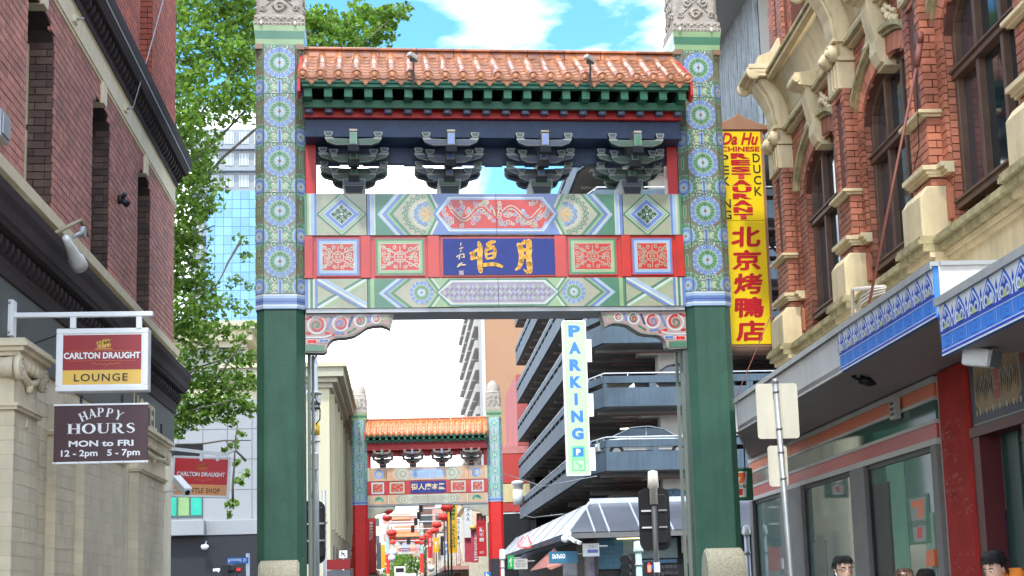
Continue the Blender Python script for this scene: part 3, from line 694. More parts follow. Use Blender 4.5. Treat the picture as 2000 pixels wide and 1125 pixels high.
def corner_bracket(root, G, s, full):
    P = [(-2.95, 5.795), (-1.60, 5.795), (-1.665, 5.55), (-1.72, 5.585), (-1.80, 5.61), (-1.92, 5.605), (-2.02, 5.58), (-2.12, 5.51), (-2.22, 5.45), (-2.34, 5.425), (-2.46, 5.42), (-2.54, 5.40), (-2.58, 5.36), (-2.62, 5.30), (-2.63, 5.22), (-2.67, 5.19), (-2.95, 5.20)]
    P = [(-s*p[0], p[1]) for p in P]
    m = MB(G); EDGE = mat('corner_bracket_edge', (.30, .29, .26), .6); m.prism(P, .08, .34, EDGE if full else STB, ax='y')
    cut = [(-s*p[0], p[1]) for p in [(-2.945, 5.78), (-1.63, 5.78), (-1.68, 5.60), (-1.80, 5.635), (-1.93, 5.63), (-2.03, 5.60), (-2.13, 5.53), (-2.23, 5.475), (-2.35, 5.45), (-2.48, 5.44), (-2.60, 5.36), (-2.64, 5.24), (-2.68, 5.21), (-2.945, 5.22)]]
    a = Art(m, frame((0, .078, 0), (1, 0, 0), (0, 0, 1), (0, -1, 0))); a.lay(1)
    X = lambda x: -s*x
    PINK = mat('bracket_pink', (.45, .30, .27), .4, coat=.2)
    # ground as convex strips under the lower edge
    up, lowp = 5.78, cut[2:]
    for p, q in zip(lowp, lowp[1:]): a.conv([(p[0], p[1]), (q[0], q[1]), (q[0], up), (p[0], up)] if p[0] < q[0] else [(q[0], q[1]), (p[0], p[1]), (p[0], up), (q[0], up)], PINK if full else SAND)
    if full:
        a.lay(3)
        for cx_, cz, r, mt, m2 in ((-2.78, 5.62, .115, REDG, GRN), (-2.42, 5.64, .10, REDG, BLU), (-2.12, 5.68, .075, GRN, REDG), (-1.88, 5.705, .055, REDG, CREAM)):
            a.lay(3); a.ring((X(cx_), cz), r*1.12, .022, WHITEG, 18); a.lay(4); a.curl((X(cx_), cz), r, 1.2, r*.34, mt, s, 1.3, 14); a.lay(5); a.curl((X(cx_), cz), r*.62, 4.2, r*.24, m2, s, 1.1, 10)
        a.lay(4)
        for (x0, z0, x1, z1, mt) in ((-2.62, 5.56, -2.55, 5.74, BLU), (-2.29, 5.60, -2.24, 5.74, NAVY), (-2.00, 5.66, -1.97, 5.76, BLU), (-2.64, 5.50, -2.52, 5.46, REDG), (-2.30, 5.50, -2.20, 5.56, GRN), (-1.80, 5.68, -1.70, 5.74, LGRN), (-2.93, 5.72, -2.86, 5.74, REDG), (-2.93, 5.50, -2.88, 5.49, REDG), (-2.5, 5.50, -2.38, 5.49, BLU)): a.brush([(X(x0), z0), (X(x1), z1)], .035, mt)
        a.lay(6); a.stroke([(X(-2.94), 5.43), (X(-2.66), 5.43), (X(-2.55), 5.47)], .022, WHITEG)
        a.lay(6); a.rect(min(X(-2.945), X(-2.66)), 5.22, max(X(-2.945), X(-2.66)), 5.31, GRN); a.brush([(X(-2.90), 5.365), (X(-2.80), 5.365)], .075, WHITEG); a.brush([(X(-2.72), 5.375), (X(-2.62), 5.375)], .06, WHITEG)
        a.lay(7); a.brush([(X(-2.90), 5.365), (X(-2.80), 5.365)], .055, mat('signal_red_glaze', (.8, .05, .03), .3)); a.brush([(X(-2.72), 5.375), (X(-2.62), 5.375)], .042, BLU)
    else:
        for i in range(16): a.lay(3+i % 2); a.curl((X(-2.85+i*.07), 5.70-.02*(i % 3)), .05, i, .015, LBLU if i % 2 else CREAM, 1, 1, 6)
    m.build('corner_bracket', root)

g1, G1, N1, nb1 = gate('ceremonial_gate', (1.587, 22.52, 0), R(1.21), 'large ceremonial gate with dark green posts and terracotta tiled roof spanning the street', st1)
roof(g1, G1, TERRA, TERRA2); brackets(g1, G1, True)
for s in (-1, 1): corner_bracket(g1, G1, s, True)
# brush writing on the blue board (read right to left): moon, constancy
def brushwork(G, nb, root, items, mt, y=.0065):
    m = MB(G); a = Art(m, frame((0, y, 0), (1, 0, 0), (0, 0, 1), (0, -1, 0)), d=.0012); a.lay(1)
    for P, w in items: a.brush(P, w, mt); a.lay((a.k % 6)+1)
    m.build('brush_characters', nb)
def px1(x, y):                                # zoom-read pixel (3.704x crop at 700,370) to board coordinates
    X, Y = 700+x/3.7037, 370+y/3.7037; p = hit(X, Y, G1 @ Vector((0, 0, 0)), (G1.to_3x3() @ Vector((0, 1, 0)))); q = G1.inverted() @ p; return (q.x, q.z)
def st_(pts, w): return ([px1(*p) for p in pts], [v/365. for v in w])
yue = [st_([(1160, 400), (1172, 420), (1180, 470), (1178, 520), (1165, 560), (1140, 580)], [26, 34, 30, 28, 22, 12]), st_([(1180, 395), (1205, 378), (1232, 380), (1236, 420), (1232, 480), (1238, 540), (1240, 590), (1222, 600), (1195, 578)], [14, 26, 36, 34, 32, 34, 30, 18, 6]),
       st_([(1190, 440), (1222, 434)], [16, 20]), st_([(1188, 490), (1222, 482)], [20, 24])]
heng = [st_([(872, 385), (882, 420), (878, 500), (880, 560), (885, 592)], [18, 30, 28, 32, 22]), st_([(815, 462), (830, 470), (822, 500)], [18, 26, 20]), st_([(835, 450), (880, 430)], [14, 20]), st_([(840, 500), (870, 486)], [12, 18]),
        st_([(935, 396), (960, 382), (985, 378)], [20, 22, 16]), st_([(955, 400), (935, 425), (922, 450), (926, 490)], [14, 22, 18, 14]), st_([(930, 440), (975, 415), (988, 440), (982, 485), (975, 500)], [12, 20, 24, 20, 10]), st_([(935, 470), (975, 458)], [9, 12]), st_([(930, 502), (982, 490)], [10, 14]),
        st_([(895, 548), (940, 542), (990, 540), (1035, 556)], [20, 22, 22, 18])]
sm = [st_([(742, 385), (740, 405)], [5, 5]), st_([(732, 428), (755, 420)], [6, 7]), st_([(745, 438), (738, 450)], [5, 5]), st_([(715, 485), (735, 470), (728, 505)], [10, 8, 6]), st_([(745, 470), (762, 465), (765, 490), (748, 492)], [7, 8, 8, 6]), st_([(715, 560), (740, 545), (775, 545)], [7, 10, 6]), st_([(722, 545), (750, 530)], [5, 7])]
brushwork(G1, nb1, g1, yue, GOLDP); brushwork(G1, nb1, g1, heng, GOLDP)
brushwork(G1, nb1, g1, sm, mat('pale_gilt', (.8, .62, .35), .4))
m = MB(G1); a = Art(m, frame((0, .0065, 0), (1, 0, 0), (0, 0, 1), (0, -1, 0))); a.lay(1); q = px1(745, 602); a.rect(q[0]-.035, q[1]-.035, q[0]+.035, q[1]+.035, mat('seal_stamp', (.45, .35, .38), .5)); m.build('seal_stamp', nb1)
# second gate, same size, further along the street
g2, G2, N2, nb2 = gate('ceremonial_gate', (1.462, 73.38, 0), R(-2.05), 'second ceremonial gate with bright red posts and orange tiled roof, further down the street', st2, full=False)
roof(g2, G2, TERRO, TERRO, False); brackets(g2, G2, False)
for s in (-1, 1): corner_bracket(g2, G2, s, False)
text('街人唐本墨', G2 @ frame((.02, .002, 6.66), (1, 0, 0), (0, 0, 1), (0, -1, 0)), .33, mat('pale_gilt', (.8, .62, .35), .4), nb2, 'brush_characters', bold=.008)

# conduits on the inner faces of the posts, spotlights standing on the eave
CDT = mat('conduit_grey_green', (.16, .19, .16), .5)
for s in (-1, 1):
    m = N1(); x = s*2.93; m.box(min(x, x-s*.05), max(x, x-s*.05), .30, .36, .0, 5.2, CDT); m.box(min(x-s*.055, x-s*.10), max(x-s*.055, x-s*.10), .42, .47, .0, 5.2, CDT); m.build('conduit', g1)
for u_, lb in ((-1.29, 'left'), (1.39, 'right')):
    sl_ = thing('roof_spotlight', G1 @ Vector((u_, -.95, 9.2)), 'small %s spotlight on a thin arm standing before the terracotta roof' % lb, 'lamp', 'spotlights on the gate roof')
    m = N1(); m.bar((u_, -1.02, 9.02), (u_+.01, -1.06, 9.42), .028, .028, BLACK); m.bar((u_, -.86, 9.05), (u_, -1.02, 9.05), .028, .028, BLACK); m.bar((u_-.05, -1.06, 9.44), (u_+.07, -1.06, 9.42), .02, .04, BLACK); m.build('arm', sl_)
    m = N1(); m.bar((u_-.07, -1.10, 9.52), (u_+.05, -1.02, 9.47), .09, .07, SILV := mat('lamp_silver', (.6, .58, .52), .3, .4)); m.build('lamp_head', sl_, bevel=.01)

# ================================================================== helpers for signs and lettering
def loc(T, px, py):
    O = T.to_translation(); A = T.to_3x3(); N = A.col[0].cross(A.col[1]).normalized(); q = T.inverted() @ hit(px, py, O, N); return (q.x, q.y)
def facing(Y, X=0., z=0.): return frame((X, Y, z), (1, 0, 0), (0, 0, 1), (0, -1, 0))   # print plane facing down the street
def ftext(body, T, x0, x1, y0, y1, m, parent, name='lettering', bold=0., z=.003, shear=0., sp=1., lines=1., ext=.002, rot=0., lab=None, fat=0.):
    """lettering fitted into the rectangle x0..x1, y0..y1 of plane T"""
    cu = bpy.data.curves.new(name, 'FONT'); cu.body = body; cu.size = 1; cu.offset = bold; cu.shear = shear; cu.space_character = sp; cu.space_line = lines; cu.resolution_u = 3; cu.align_x = 'CENTER'
    o = bpy.data.objects.new(name, cu); col.objects.link(o); dg = bpy.context.evaluated_depsgraph_get()
    me = bpy.data.meshes.new_from_object(o.evaluated_get(dg)); bpy.data.objects.remove(o)
    xs = [v.co.x for v in me.vertices]; ys = [v.co.y for v in me.vertices]; ax, bx, ay, by = min(xs), max(xs), min(ys), max(ys)
    S = Matrix.Translation(((x0+x1)/2, (y0+y1)/2, z)) @ Matrix.Rotation(rot, 4, 'Z') @ Matrix.Diagonal(((x1-x0)/max(bx-ax, 1e-6), (y1-y0)/max(by-ay, 1e-6), 1, 1)) @ Matrix.Translation((-(ax+bx)/2, -(ay+by)/2, 0))
    if fat:
        v0 = [tuple(v.co) for v in me.vertices]; f0 = [tuple(p.vertices) for p in me.polygons]; V = []; Fc = []; fx = fat*(bx-ax)
        for k_, (dx, dy) in enumerate(((0, 0), (fx, 0), (-fx, 0), (0, fx), (0, -fx), (fx*.7, fx*.7), (-fx*.7, -fx*.7))):
            n0 = len(V); V += [(x+dx, y+dy, z_+k_*.0002) for x, y, z_ in v0]; Fc += [tuple(i+n0 for i in f) for f in f0]
        me = bpy.data.meshes.new(name); me.from_pydata(V, [], Fc)
    me.transform((W(parent).inverted() if parent else I4) @ T @ S)
    me.materials.clear(); me.materials.append(m); me.name = name
    q = bpy.data.objects.new(name, me); q.parent = parent; col.objects.link(q)
    if lab: q['label'] = lab
    return q
def ptext(body, T, px0, py0, px1, py1, m, parent, **k):          # same, rectangle read from the photo
    a, b = loc(T, px0, (py0+py1)/2)[0], loc(T, px1, (py0+py1)/2)[0]; mx_ = (px0+px1)/2
    c, d = loc(T, mx_, py1)[1], loc(T, mx_, py0)[1]; return ftext(body, T, min(a, b), max(a, b), c, d, m, parent, **k)

# ================================================================== GROUND
ASPH = mat('asphalt', (.05, .05, .052), .9, var=.25, vs=4, bump=.4, bs=90); BLUEST = mat('bluestone_paving', (.11, .115, .12), .85, var=.25, vs=3, bump=.3, bs=60)
mb = MB(); prof_ = [(-60, 0), (110, 0), (150, 1.1), (200, 3.1), (215, 3.3), (1500, 3.3)]
for (y0, z0), (y1, z1) in zip(prof_, prof_[1:]): mb.face([(-900, y0, z0), (900, y0, z0), (900, y1, z1), (-900, y1, z1)], ASPH)
mb.build('ground', kind='structure')
for x0, x1, y0, y1 in ((-3.7, -1.25, -8, 25.5), (4.35, 7.6, -8, 29.5), (-3.2, -1.25, 60, 109), (4.6, 9.5, 60, 109)):
    mb = MB(); mb.box(x0, x1, y0, y1, 0, .13, BLUEST); xk = x1 if x0 < 0 else x0
    mb.box(xk-.14, xk+.14, y0-.01, y1+.01, 0, .134, GRAN); mb.build('pavement', kind='structure')
mb = MB()
for i in range(6): mb.box(1.5, 1.6, 62+i*8, 65+i*8, .0, .006, WHITE)
mb.build('road_marking', kind='structure')

# ================================================================== LEFT: corner hotel
CRM = mat('cream_paint', (.76, .66, .44), .55, var=.08, vs=2, streak=.12); CRMW = mat('cream_wall_paint', (.74, .64, .46), .6, var=.10, vs=2.5, bump=.3, bs=70, isl=.05, obj=.05, streak=.10)
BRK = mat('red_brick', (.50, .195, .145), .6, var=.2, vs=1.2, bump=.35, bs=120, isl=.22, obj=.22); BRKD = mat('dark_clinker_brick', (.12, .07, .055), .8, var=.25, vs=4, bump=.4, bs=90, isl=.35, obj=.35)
BRKU = mat('upper_red_brick', (.42, .10, .06), .75, var=.16, vs=1.2, bump=.3, bs=120, isl=.2, obj=.2)
MORT = mat('dark_mortar', (.045, .032, .03), .9, bump=.3, bs=150); BRNP = mat('cornice_brown_paint', (.020, .010, .012), .75, var=.25, vs=8); GRYG = mat('fascia_grey_green', (.060, .078, .075), .5, var=.14)
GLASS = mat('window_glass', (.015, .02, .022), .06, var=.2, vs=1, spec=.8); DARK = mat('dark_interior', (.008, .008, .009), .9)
XL = -3.6; LF = frame((XL, 0, 0), (0, 1, 0), (1, 0, 0), (0, 0, 1))    # x along the street, y out of the wall, z up
hotel = thing('hotel_building', (XL, 18, 0), 'corner hotel of red brick with cream bands, brown cornices and cream painted ground floor', 'building')
def L_(): return MB(LF)
SE = 24.3; WN = [(11.35, 12.5), (14.52, 15.68), (17.70, 18.80), (20.84, 21.94)]
m = L_(); m.box(8, SE, -12, -.32, 0, 13, MORT); m.build('wall_core', hotel)
def arch(s0, s1, zs, rise):                    # hole half-width at a height
    def f(z):
        if z < zs: return (s0, s1) if z > 5.5 else None
        if z > zs+rise: return None
        c = (s0+s1)/2; hw = (s1-s0)/2*math.sqrt(max(0, 1-((z-zs)/rise)**2)); return (c-hw, c+hw)
    return f
def wall_with(s0, s1, z0, z1, wins, zs, rise, zb, d=-.32):           # solid wall in strips, openings left out
    m = L_(); x = s0
    for a, b in wins:
        if b < s0 or a > s1: continue
        m.box(x, a, d, 0, z0, z1, MORT); m.box(a, b, d, 0, z0, zb, MORT)
        n = 10; c = (a+b)/2; hw = (b-a)/2
        for i in range(n):
            p, q = a+(b-a)*i/n, a+(b-a)*(i+1)/n; f = lambda t: zs+rise*math.sqrt(max(0, 1-((t-c)/hw)**2)) if rise else zs
            m.prism([(p, f(p)), (q, f(q)), (q, z1), (p, z1)], d, 0, MORT)
        x = b
    m.box(x, s1, d, 0, z0, z1, MORT); return m
wall_with(8, SE, 5.25, 8.3, WN, 7.48, .19, 5.62).build('mortar_wall', hotel)
wall_with(8, SE, 8.85, 12.9, WN, 12.0, .19, 9.30).build('mortar_wall', hotel)
bricks(LF, 11, SE, 5.56, 7.92, BRK, [arch(a, b, 7.48, .19) for a, b in WN], hotel)
bricks(LF, 15, SE, 9.22, 12.6, BRKU, [(a, b, 9.3, 12.1) for a, b in WN], hotel)
for a, b in WN:
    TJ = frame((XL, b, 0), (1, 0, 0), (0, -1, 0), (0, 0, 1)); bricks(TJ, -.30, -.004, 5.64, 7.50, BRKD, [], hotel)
    if b > 20: bricks(TJ, -.30, -.004, 9.32, 12.0, BRKU, [], hotel)
    for zb, zt in ((5.62, 7.46), (9.3, 12.0)):
        w = L_(); w.box(a, a+.15, -.30, -.16, zb, zt, CRM); w.box(b-.07, b, -.31, -.25, zb, zt, CRM); w.box(a, b, -.31, -.25, (zb+zt)/2-.03, (zb+zt)/2+.03, CRM); w.box(a, b, -.31, -.24, zb, zb+.08, CRM); wo_ = w.build('window', hotel)
        w = L_(); w.box(a+.05, b-.05, -.305, -.295, zb+.05, zt, GLASS); w.build('pane', wo_)
    c = (a+b)/2; m = L_(); m.prism([(c-.10, 7.655), (c+.10, 7.655), (c+.13, 7.93), (c-.13, 7.93)], -.30, .05, CRM); m.build('keystone', hotel, bevel=.008)
def prof(name, P, s0, s1, mt, ret=True, parent=hotel, bev=0):        # moulding: (out, z) profile run along the wall and round the corner
    m = L_(); n = len(P)
    A = [(s0, o, z) for o, z in P]; B = [(s1+o, o, z) for o, z in P]; C = [(s1+o, -6, z) for o, z in P]
    for i in range(n-1):
        m.face([A[i], B[i], B[i+1], A[i+1]], mt); m.face([B[i], C[i], C[i+1], B[i+1]], mt)
    return m.build(name, parent)
prof('cream_band', [(0, 7.90), (.03, 7.91), (.03, 7.945), (.045, 7.95), (.045, 7.985), (.02, 7.99), (.02, 8.26), (.04, 8.27), (0, 8.3)], 8, SE, CRM)
prof('top_cornice', [(0, 8.26), (.05, 8.28), (.06, 8.33), (.06, 8.50), (.185, 8.51), (.20, 8.55), (.21, 8.57), (.22, 8.62), (.24, 8.72), (.25, 8.82), (.23, 8.86), (.02, 8.98)], 8, SE, BRNP)
prof('cream_coping', [(0, 8.98), (.03, 9.0), (.05, 9.04), (.05, 9.18), (0, 9.22)], 8, SE, CRM)
prof('cornice_lead', [(.222, 8.62), (.235, 8.622), (.238, 8.64), (.226, 8.645)], 8, SE, METAL)
prof('sill_band', [(0, 5.22), (.05, 5.25), (.05, 5.36), (.035, 5.37), (.035, 5.43), (.09, 5.45), (.10, 5.56), (0, 5.61)], 8, SE, CRM)
prof('lower_cornice', [(0, 4.50), (.05, 4.52), (.06, 4.60), (.07, 4.64), (.07, 4.84), (.185, 4.86), (.20, 4.90), (.215, 4.92), (.23, 5.02), (.26, 5.10), (.27, 5.18), (0, 5.24)], 8, SE, BRNP)
prof('grey_fascia', [(.03, 3.90), (.03, 4.51)], 8, SE, GRYG)
for zc, name in ((8.33, 'modillion'), (4.64, 'modillion')):          # curled brackets under both cornices
    mb = MB(); P = [(.02, 0), (.05, .01), (.10, .05), (.13, .10), (.14, .165), (.02, .165)]
    mb.prism([(p[0], p[1]) for p in P], -.045, .045, BRNP, ax='x', sm=False); src = mb.build(name); me = src.data; bpy.data.objects.remove(src)
    for i in range(68): place(me, name, hotel, frame((XL, 10.9+i*.2, zc+.003), (0, 1, 0), (1, 0, 0), (0, 0, 1)))
for s in (19.72, 16.55):
    m = L_(); m.box(s-.07, s+.07, .02, .05, 8.06, 8.14, CRM); m.tube([(s, .05, 8.1), (s, .13, 8.12)], .015, METAL, 6); m.build('wire_anchor', hotel)
for s0, s1 in ((14.6, 16.0), (17.0, 18.2), (20.0, 21.4)):            # brown drip panels under the window sills
    m = L_(); m.prism([(s0, 5.37), (s1, 5.37), (s1+.03, 5.43), (s0-.03, 5.43)], .036, .046, mat('weathered_cream', (.36, .29, .15), .7)); m.build('apron_panel', hotel)
# ground floor
m = L_(); m.box(8, 19.72, -.32, 0, 0, 3.95, CRMW); m.box(20.42, 22.9, -.32, 0, 0, 3.95, CRMW); m.box(23.35, SE, -.32, 0, 0, 3.95, CRMW); m.box(19.7, 20.44, -.32, 0, 3.4, 3.95, CRMW); m.box(22.9, 23.35, -.32, 0, 3.1, 3.95, CRMW); m.box(22.9, 23.35, -.32, 0, 0, .9, CRMW); m.build('ground_floor_wall', hotel)
m = L_(); m.box(8, SE+.03, -.3, .028, 3.88, 4.52, GRYG); m.build('fascia_board', hotel)
CRMJ = mat('cream_joint', (.60, .52, .37), .8)
bricks(LF, 11, 19.7, 1.6, 3.85, CRMW, [(13.6, 14.5, 0, 9), (15.75, 16.5, 0, 9), (17.15, 19.55, 0, 9)], hotel, L_=.44, H=.13, j=.009, proud=.006)
def pilaster(s0, s1, o, cap=True, name='pilaster'):
    m = L_(); m.box(s0, s1, 0, o-.006, 0, 3.30 if cap else 3.6, CRMJ); p = m.build(name, hotel)
    bricks(LF, s0, s1, 1.6, 3.26, CRMW, [], hotel, L_=.44, H=.13, j=.007, proud=.003, off=o-.006)
    bricks(frame((XL, s0, 0), (1, 0, 0), (0, -1, 0), (0, 0, 1)), .0, o, 1.6, 3.26, CRMW, [], hotel, L_=.44, H=.13, j=.007, proud=.003)
    m = L_()
    m.box(s0-.03, s1+.03, 0, o+.03, 3.28, 3.31, CRMW); m.box(s0-.05, s1+.05, 0, o+.05, 3.31, 3.335, CRMW); m.build('neck_moulding', hotel)
    if not cap: return
    m = L_(); m.box(s0+.01, s1-.01, 0, o-.01, 3.335, 3.86, CRMW)
    for z, e in ((3.76, .05), (3.80, .09), (3.84, .13), (3.875, .10)): m.box(s0-e, s1+e, 0, o+e, z, z+.038, CRMW)
    m.box(s0+.05, s1-.05, o-.01, o+.05, 3.66, 3.76, CRMW)
    for i in range(5): m.lathe([(.03, -.05), (.045, 0), (.03, .05)], CRMW, (s0+.12+(s1-s0-.24)*i/4, o+.03, 3.70), 8, (0, 0, 1))
    for c in (s0-.02, s1+.02):               # volutes
        m.lathe([(.115, 0), (.115, .05), (.10, .055), (.095, .035), (.0, .035)], CRMW, (c, o+.01, 3.66), 18, (0, 1, 0))
        n = 20; P = [(c+(.10*(1-.8*i/n))*math.cos(i/n*4*math.pi), o+.055, 3.66+(.10*(1-.8*i/n))*math.sin(i/n*4*math.pi)) for i in range(n+1)]; m.tube(P, .016, CRMW, 6); m.lathe([(.025, 0), (.02, .03), (0, .035)], CRMW, (c, o+.045, 3.66), 8, (0, 1, 0))
        m.lathe([(.10, 0), (.09, .1), (.10, .2)], CRMW, (c, .0, 3.66), 14, (0, 1, 0))
    P = [(s0+.1, 3.68), (s0+.25, 3.60), ((s0+s1)/2, 3.56), (s1-.25, 3.60), (s1-.1, 3.68)]
    m.tube([(p[0], o+.02, p[1]) for p in P], .035, CRMW, 8); m.lathe([(.05, 0), (.055, .04), (.0, .06)], CRMW, ((s0+s1)/2, o, 3.53), 10, (0, 1, 0))
    m.build('capital', hotel)
    m = L_(); c = (s0+s1)/2; m.prism([(c-.05, 3.16), (c+.05, 3.16), (c, 3.24)], o, o+.012, CRMW); m.build('boss', hotel)
pilaster(13.62, 14.50, .20); pilaster(15.75, 16.5, .10, False); pilaster(17.15, 19.55, .10, False); pilaster(20.5, 22.75, .13)
pilaster(11.0, 12.6, .12, False)
m = L_(); m.box(19.74, 20.40, -.30, -.28, 0, 3.4, DARK); m.box(19.76, 19.98, -.1, -.08, .4, 3.15, mat('door_notice_paper', (.35, .42, .42), .5, var=.3, vs=20)); m.build('doorway', hotel)
m = L_(); m.box(22.92, 23.33, -.30, -.26, .9, 3.1, GLASS); wn = m.build('poster_window', hotel)
for i in range(4):
    m = L_(); m.box(22.96, 23.28, -.258, -.25, 1.2+i*.42, 1.55+i*.42, mat('faded_poster_%s' % 'blue red grey black'.split()[i], [(.16, .2, .3), (.3, .12, .1), (.3, .3, .3), (.05, .05, .06)][i], .4, var=.5, vs=25)); m.build('poster', wn)
m = L_(); m.box(22.95, 23.3, 0, .03, 1.5, 3.02, mat('blackboard', (.03, .025, .03), .4, var=.3, vs=12)); m.build('menu_board', hotel)
ftext('HOTEL', frame((XL, 0, 0), (0, 1, 0), (0, 0, 1), (1, 0, 0)), 20.6, 22.62, 4.02, 4.38, CRM, hotel, bold=.02, z=.032, ext=.01)
m = L_(); m.box(22.95, 23.07, .03, .04, 4.06, 4.20, DARK); m.build('vent_hole', hotel)
m = L_(); m.box(13.30, 13.62, .012, .10, 5.72, 5.98, METAL); m.box(13.33, 13.59, .10, .115, 5.75, 5.95, METAL); tag(m.build('junction_box', bevel=.01), 'small grey junction box screwed to the red brick near the photo edge', 'junction box')
m = L_(); m.tube([(19.4, .012, 6.76), (19.4, .06, 6.76)], .06, BLACK, 10); m.tube([(19.4, .05, 6.76), (19.46, .13, 6.70)], .045, BLACK, 8); m.tube([(19.4, .05, 6.76), (19.34, .12, 6.83)], .03, BLACK, 8); tag(m.build('wall_sensor'), 'small black sensor between two brick window openings', 'sensor')
# wire running up from the cornice anchor
def wire(P, r, m_, label, group=None):
    mb = MB(); mb.tube(P, r, m_, 5); return tag(mb.build('cable'), label, 'cable', group)
p0 = Vector((XL+.13, 19.72, 8.12)); p1 = atX(318, 0, -3.2); wire([p0, (p0+p1)/2+Vector((0, 0, -.03)), p1+(p1-p0)*.6], .008, METAL, 'thin stay wire rising from the cream band of the hotel')
# flood lamp on a bent bracket
fl = thing('flood_lamp', (XL, 14.9, 5.1), 'white cone-shaped flood lamp on a bent arm above the hotel cornice', 'lamp')
P = [atX(95, 462, -3.42), atX(157, 430, -3.25), atX(172, 460, -3.2)]
mb = MB(); mb.tube(P, .022, mat('weathered_brass', (.32, .26, .16), .5), 6); mb.tube([P[0], P[0]+Vector((-.18, 0, -.02))], .02, _M['weathered_brass'], 6); mb.build('arm', fl)
c = atX(161, 453, -3.2); mb = MB(); mb.lathe([(.055, -.03), (.06, 0), (.055, .03)], METAL, c, 12, (1, 0, 0)); mb.tube([c, atX(143, 463, -3.2)], .022, METAL, 6); mb.build('joint', fl)
a_, b_ = atX(128, 464, -3.2), atX(155, 519, -3.2); d_ = (b_-a_); Ls = d_.length
mb = MB(); mb.lathe([(.0, 0), (.035, .01), (.045, Ls*.3), (.07, Ls*.72), (.082, Ls*.78), (.085, Ls)], WHITE, a_, 16, d_); mb.lathe([(.06, 0), (.055, .03), (0, .04)], METAL, a_+d_*.99, 14, d_); mb.build('lamp_head', fl)
mb = MB(); q = atX(63, 428, -3.5); mb.box(q.x-.05, q.x+.03, q.y-.09, q.y+.09, q.z-.07, q.z+.07, WHITE); tag(mb.build('small_box', bevel=.01), 'small pale box fixed below the sill band beside the flood lamp', 'box')

# ---- hanging signs of the hotel
def serif(a, ch, x, y, h, m_):                # slab-serif capitals drawn with strokes; returns advance
    w = {'H': .92, 'A': .9, 'P': .72, 'Y': .86, 'O': .92, 'U': .90, 'R': .88, 'S': .66}[ch]*h; T_, t_, f = .20*h, .075*h, .05*h
    P = lambda u, v: (x+u*h, y+v*h)
    def slab(u, v, l=.34): a.stroke([P(u-l/2, v+(.025 if v == 0 else -.025)), P(u+l/2, v+(.025 if v == 0 else -.025))], f, m_)
    if ch in 'HUPR': a.stroke([P(.2, 0 if ch != 'U' else .25), P(.2, 1)], T_, m_); slab(.2, 1)
    if ch in 'HPR': slab(.2, 0)
    if ch == 'H': a.stroke([P(.72, 0), P(.72, 1)], T_, m_); slab(.72, 1); slab(.72, 0); a.stroke([P(.2, .5), P(.72, .5)], t_, m_)
    if ch == 'U': a.stroke([P(.2, .3), P(.26, .1), P(.42, .04), P(.6, .08), P(.70, .25), P(.72, 1)], [T_, T_*.8, t_, t_, t_, t_], m_); slab(.72, 1, .26)
    if ch in 'PR': a.stroke([P(.2, .97), P(.5, .95), P(.6, .86), P(.62, .74), P(.58, .58), P(.46, .5), P(.2, .48)], [t_, t_, T_*.8, T_, T_*.8, t_, t_], m_)
    if ch == 'R': a.stroke([P(.42, .5), P(.56, .2), P(.70, .03), P(.84, .03)], [T_*.6, T_, T_*.7, t_], m_)
    if ch == 'A': a.stroke([P(.15, 0), P(.45, .98)], t_, m_); a.stroke([P(.42, 1), P(.74, 0)], T_, m_); a.stroke([P(.24, .33), P(.62, .33)], t_, m_); slab(.14, 0, .24); slab(.74, 0, .3)
    if ch == 'Y': a.stroke([P(.12, 1), P(.43, .45), P(.43, 0)], T_, m_); a.stroke([P(.74, 1), P(.45, .5)], t_, m_); slab(.12, 1, .28); slab(.74, 1, .24); slab(.43, 0, .32)
    if ch == 'O':
        n = 20; a.stroke([P(.45+.33*math.cos(6.283*i/n), .5+.45*math.sin(6.283*i/n)) for i in range(n)], [t_+(T_-t_)*abs(math.cos(6.283*i/n)) for i in range(n)]+[T_], m_, True)
    if ch == 'S': a.stroke([P(.56, .78), P(.46, .93), P(.3, .94), P(.17, .82), P(.2, .64), P(.34, .54), P(.5, .43), P(.56, .26), P(.46, .08), P(.3, .04), P(.12, .2)], [t_, t_, t_, T_*.7, T_*.9, T_, T_*.9, T_*.7, t_, t_, t_], m_)
    return w
SRED = mat('sign_dark_red', (.33, .025, .03), .35, var=.06); SBRT = mat('sign_red', (.62, .02, .03), .35, var=.06); SYEL = mat('sign_amber', (.85, .52, .10), .35, var=.06); SORG = mat('sign_orange', (.80, .20, .04), .4); SWHT = mat('sign_white', (.85, .85, .85), .4, var=.03); SBLK = mat('sign_black', (.02, .02, .02), .4)
def horses(a, T, px, py, w, m_):              # emblem: heavy horses pulling a dray
    x, y = loc(T, px, py); s = w
    for dx in (0, .16, .30):
        q = lambda u, v: (x+(u+dx)*s, y+v*s)
        a.brush([q(-.32, .10), q(-.10, .14)], [.20*s, .17*s], m_); a.brush([q(-.12, .16), q(.0, .30), q(.07, .27)], [.13*s, .09*s, .05*s], m_)
        for lx, ly in ((-.36, -.18), (-.26, -.2), (-.08, -.17), (.03, -.12)): a.stroke([q(lx*.8, .06), q(lx, ly)], [.06*s, .035*s], m_)
        a.lay()
    a.stroke([(x-.5*s, y-.24*s), (x+.45*s, y-.24*s)], .035*s, m_)
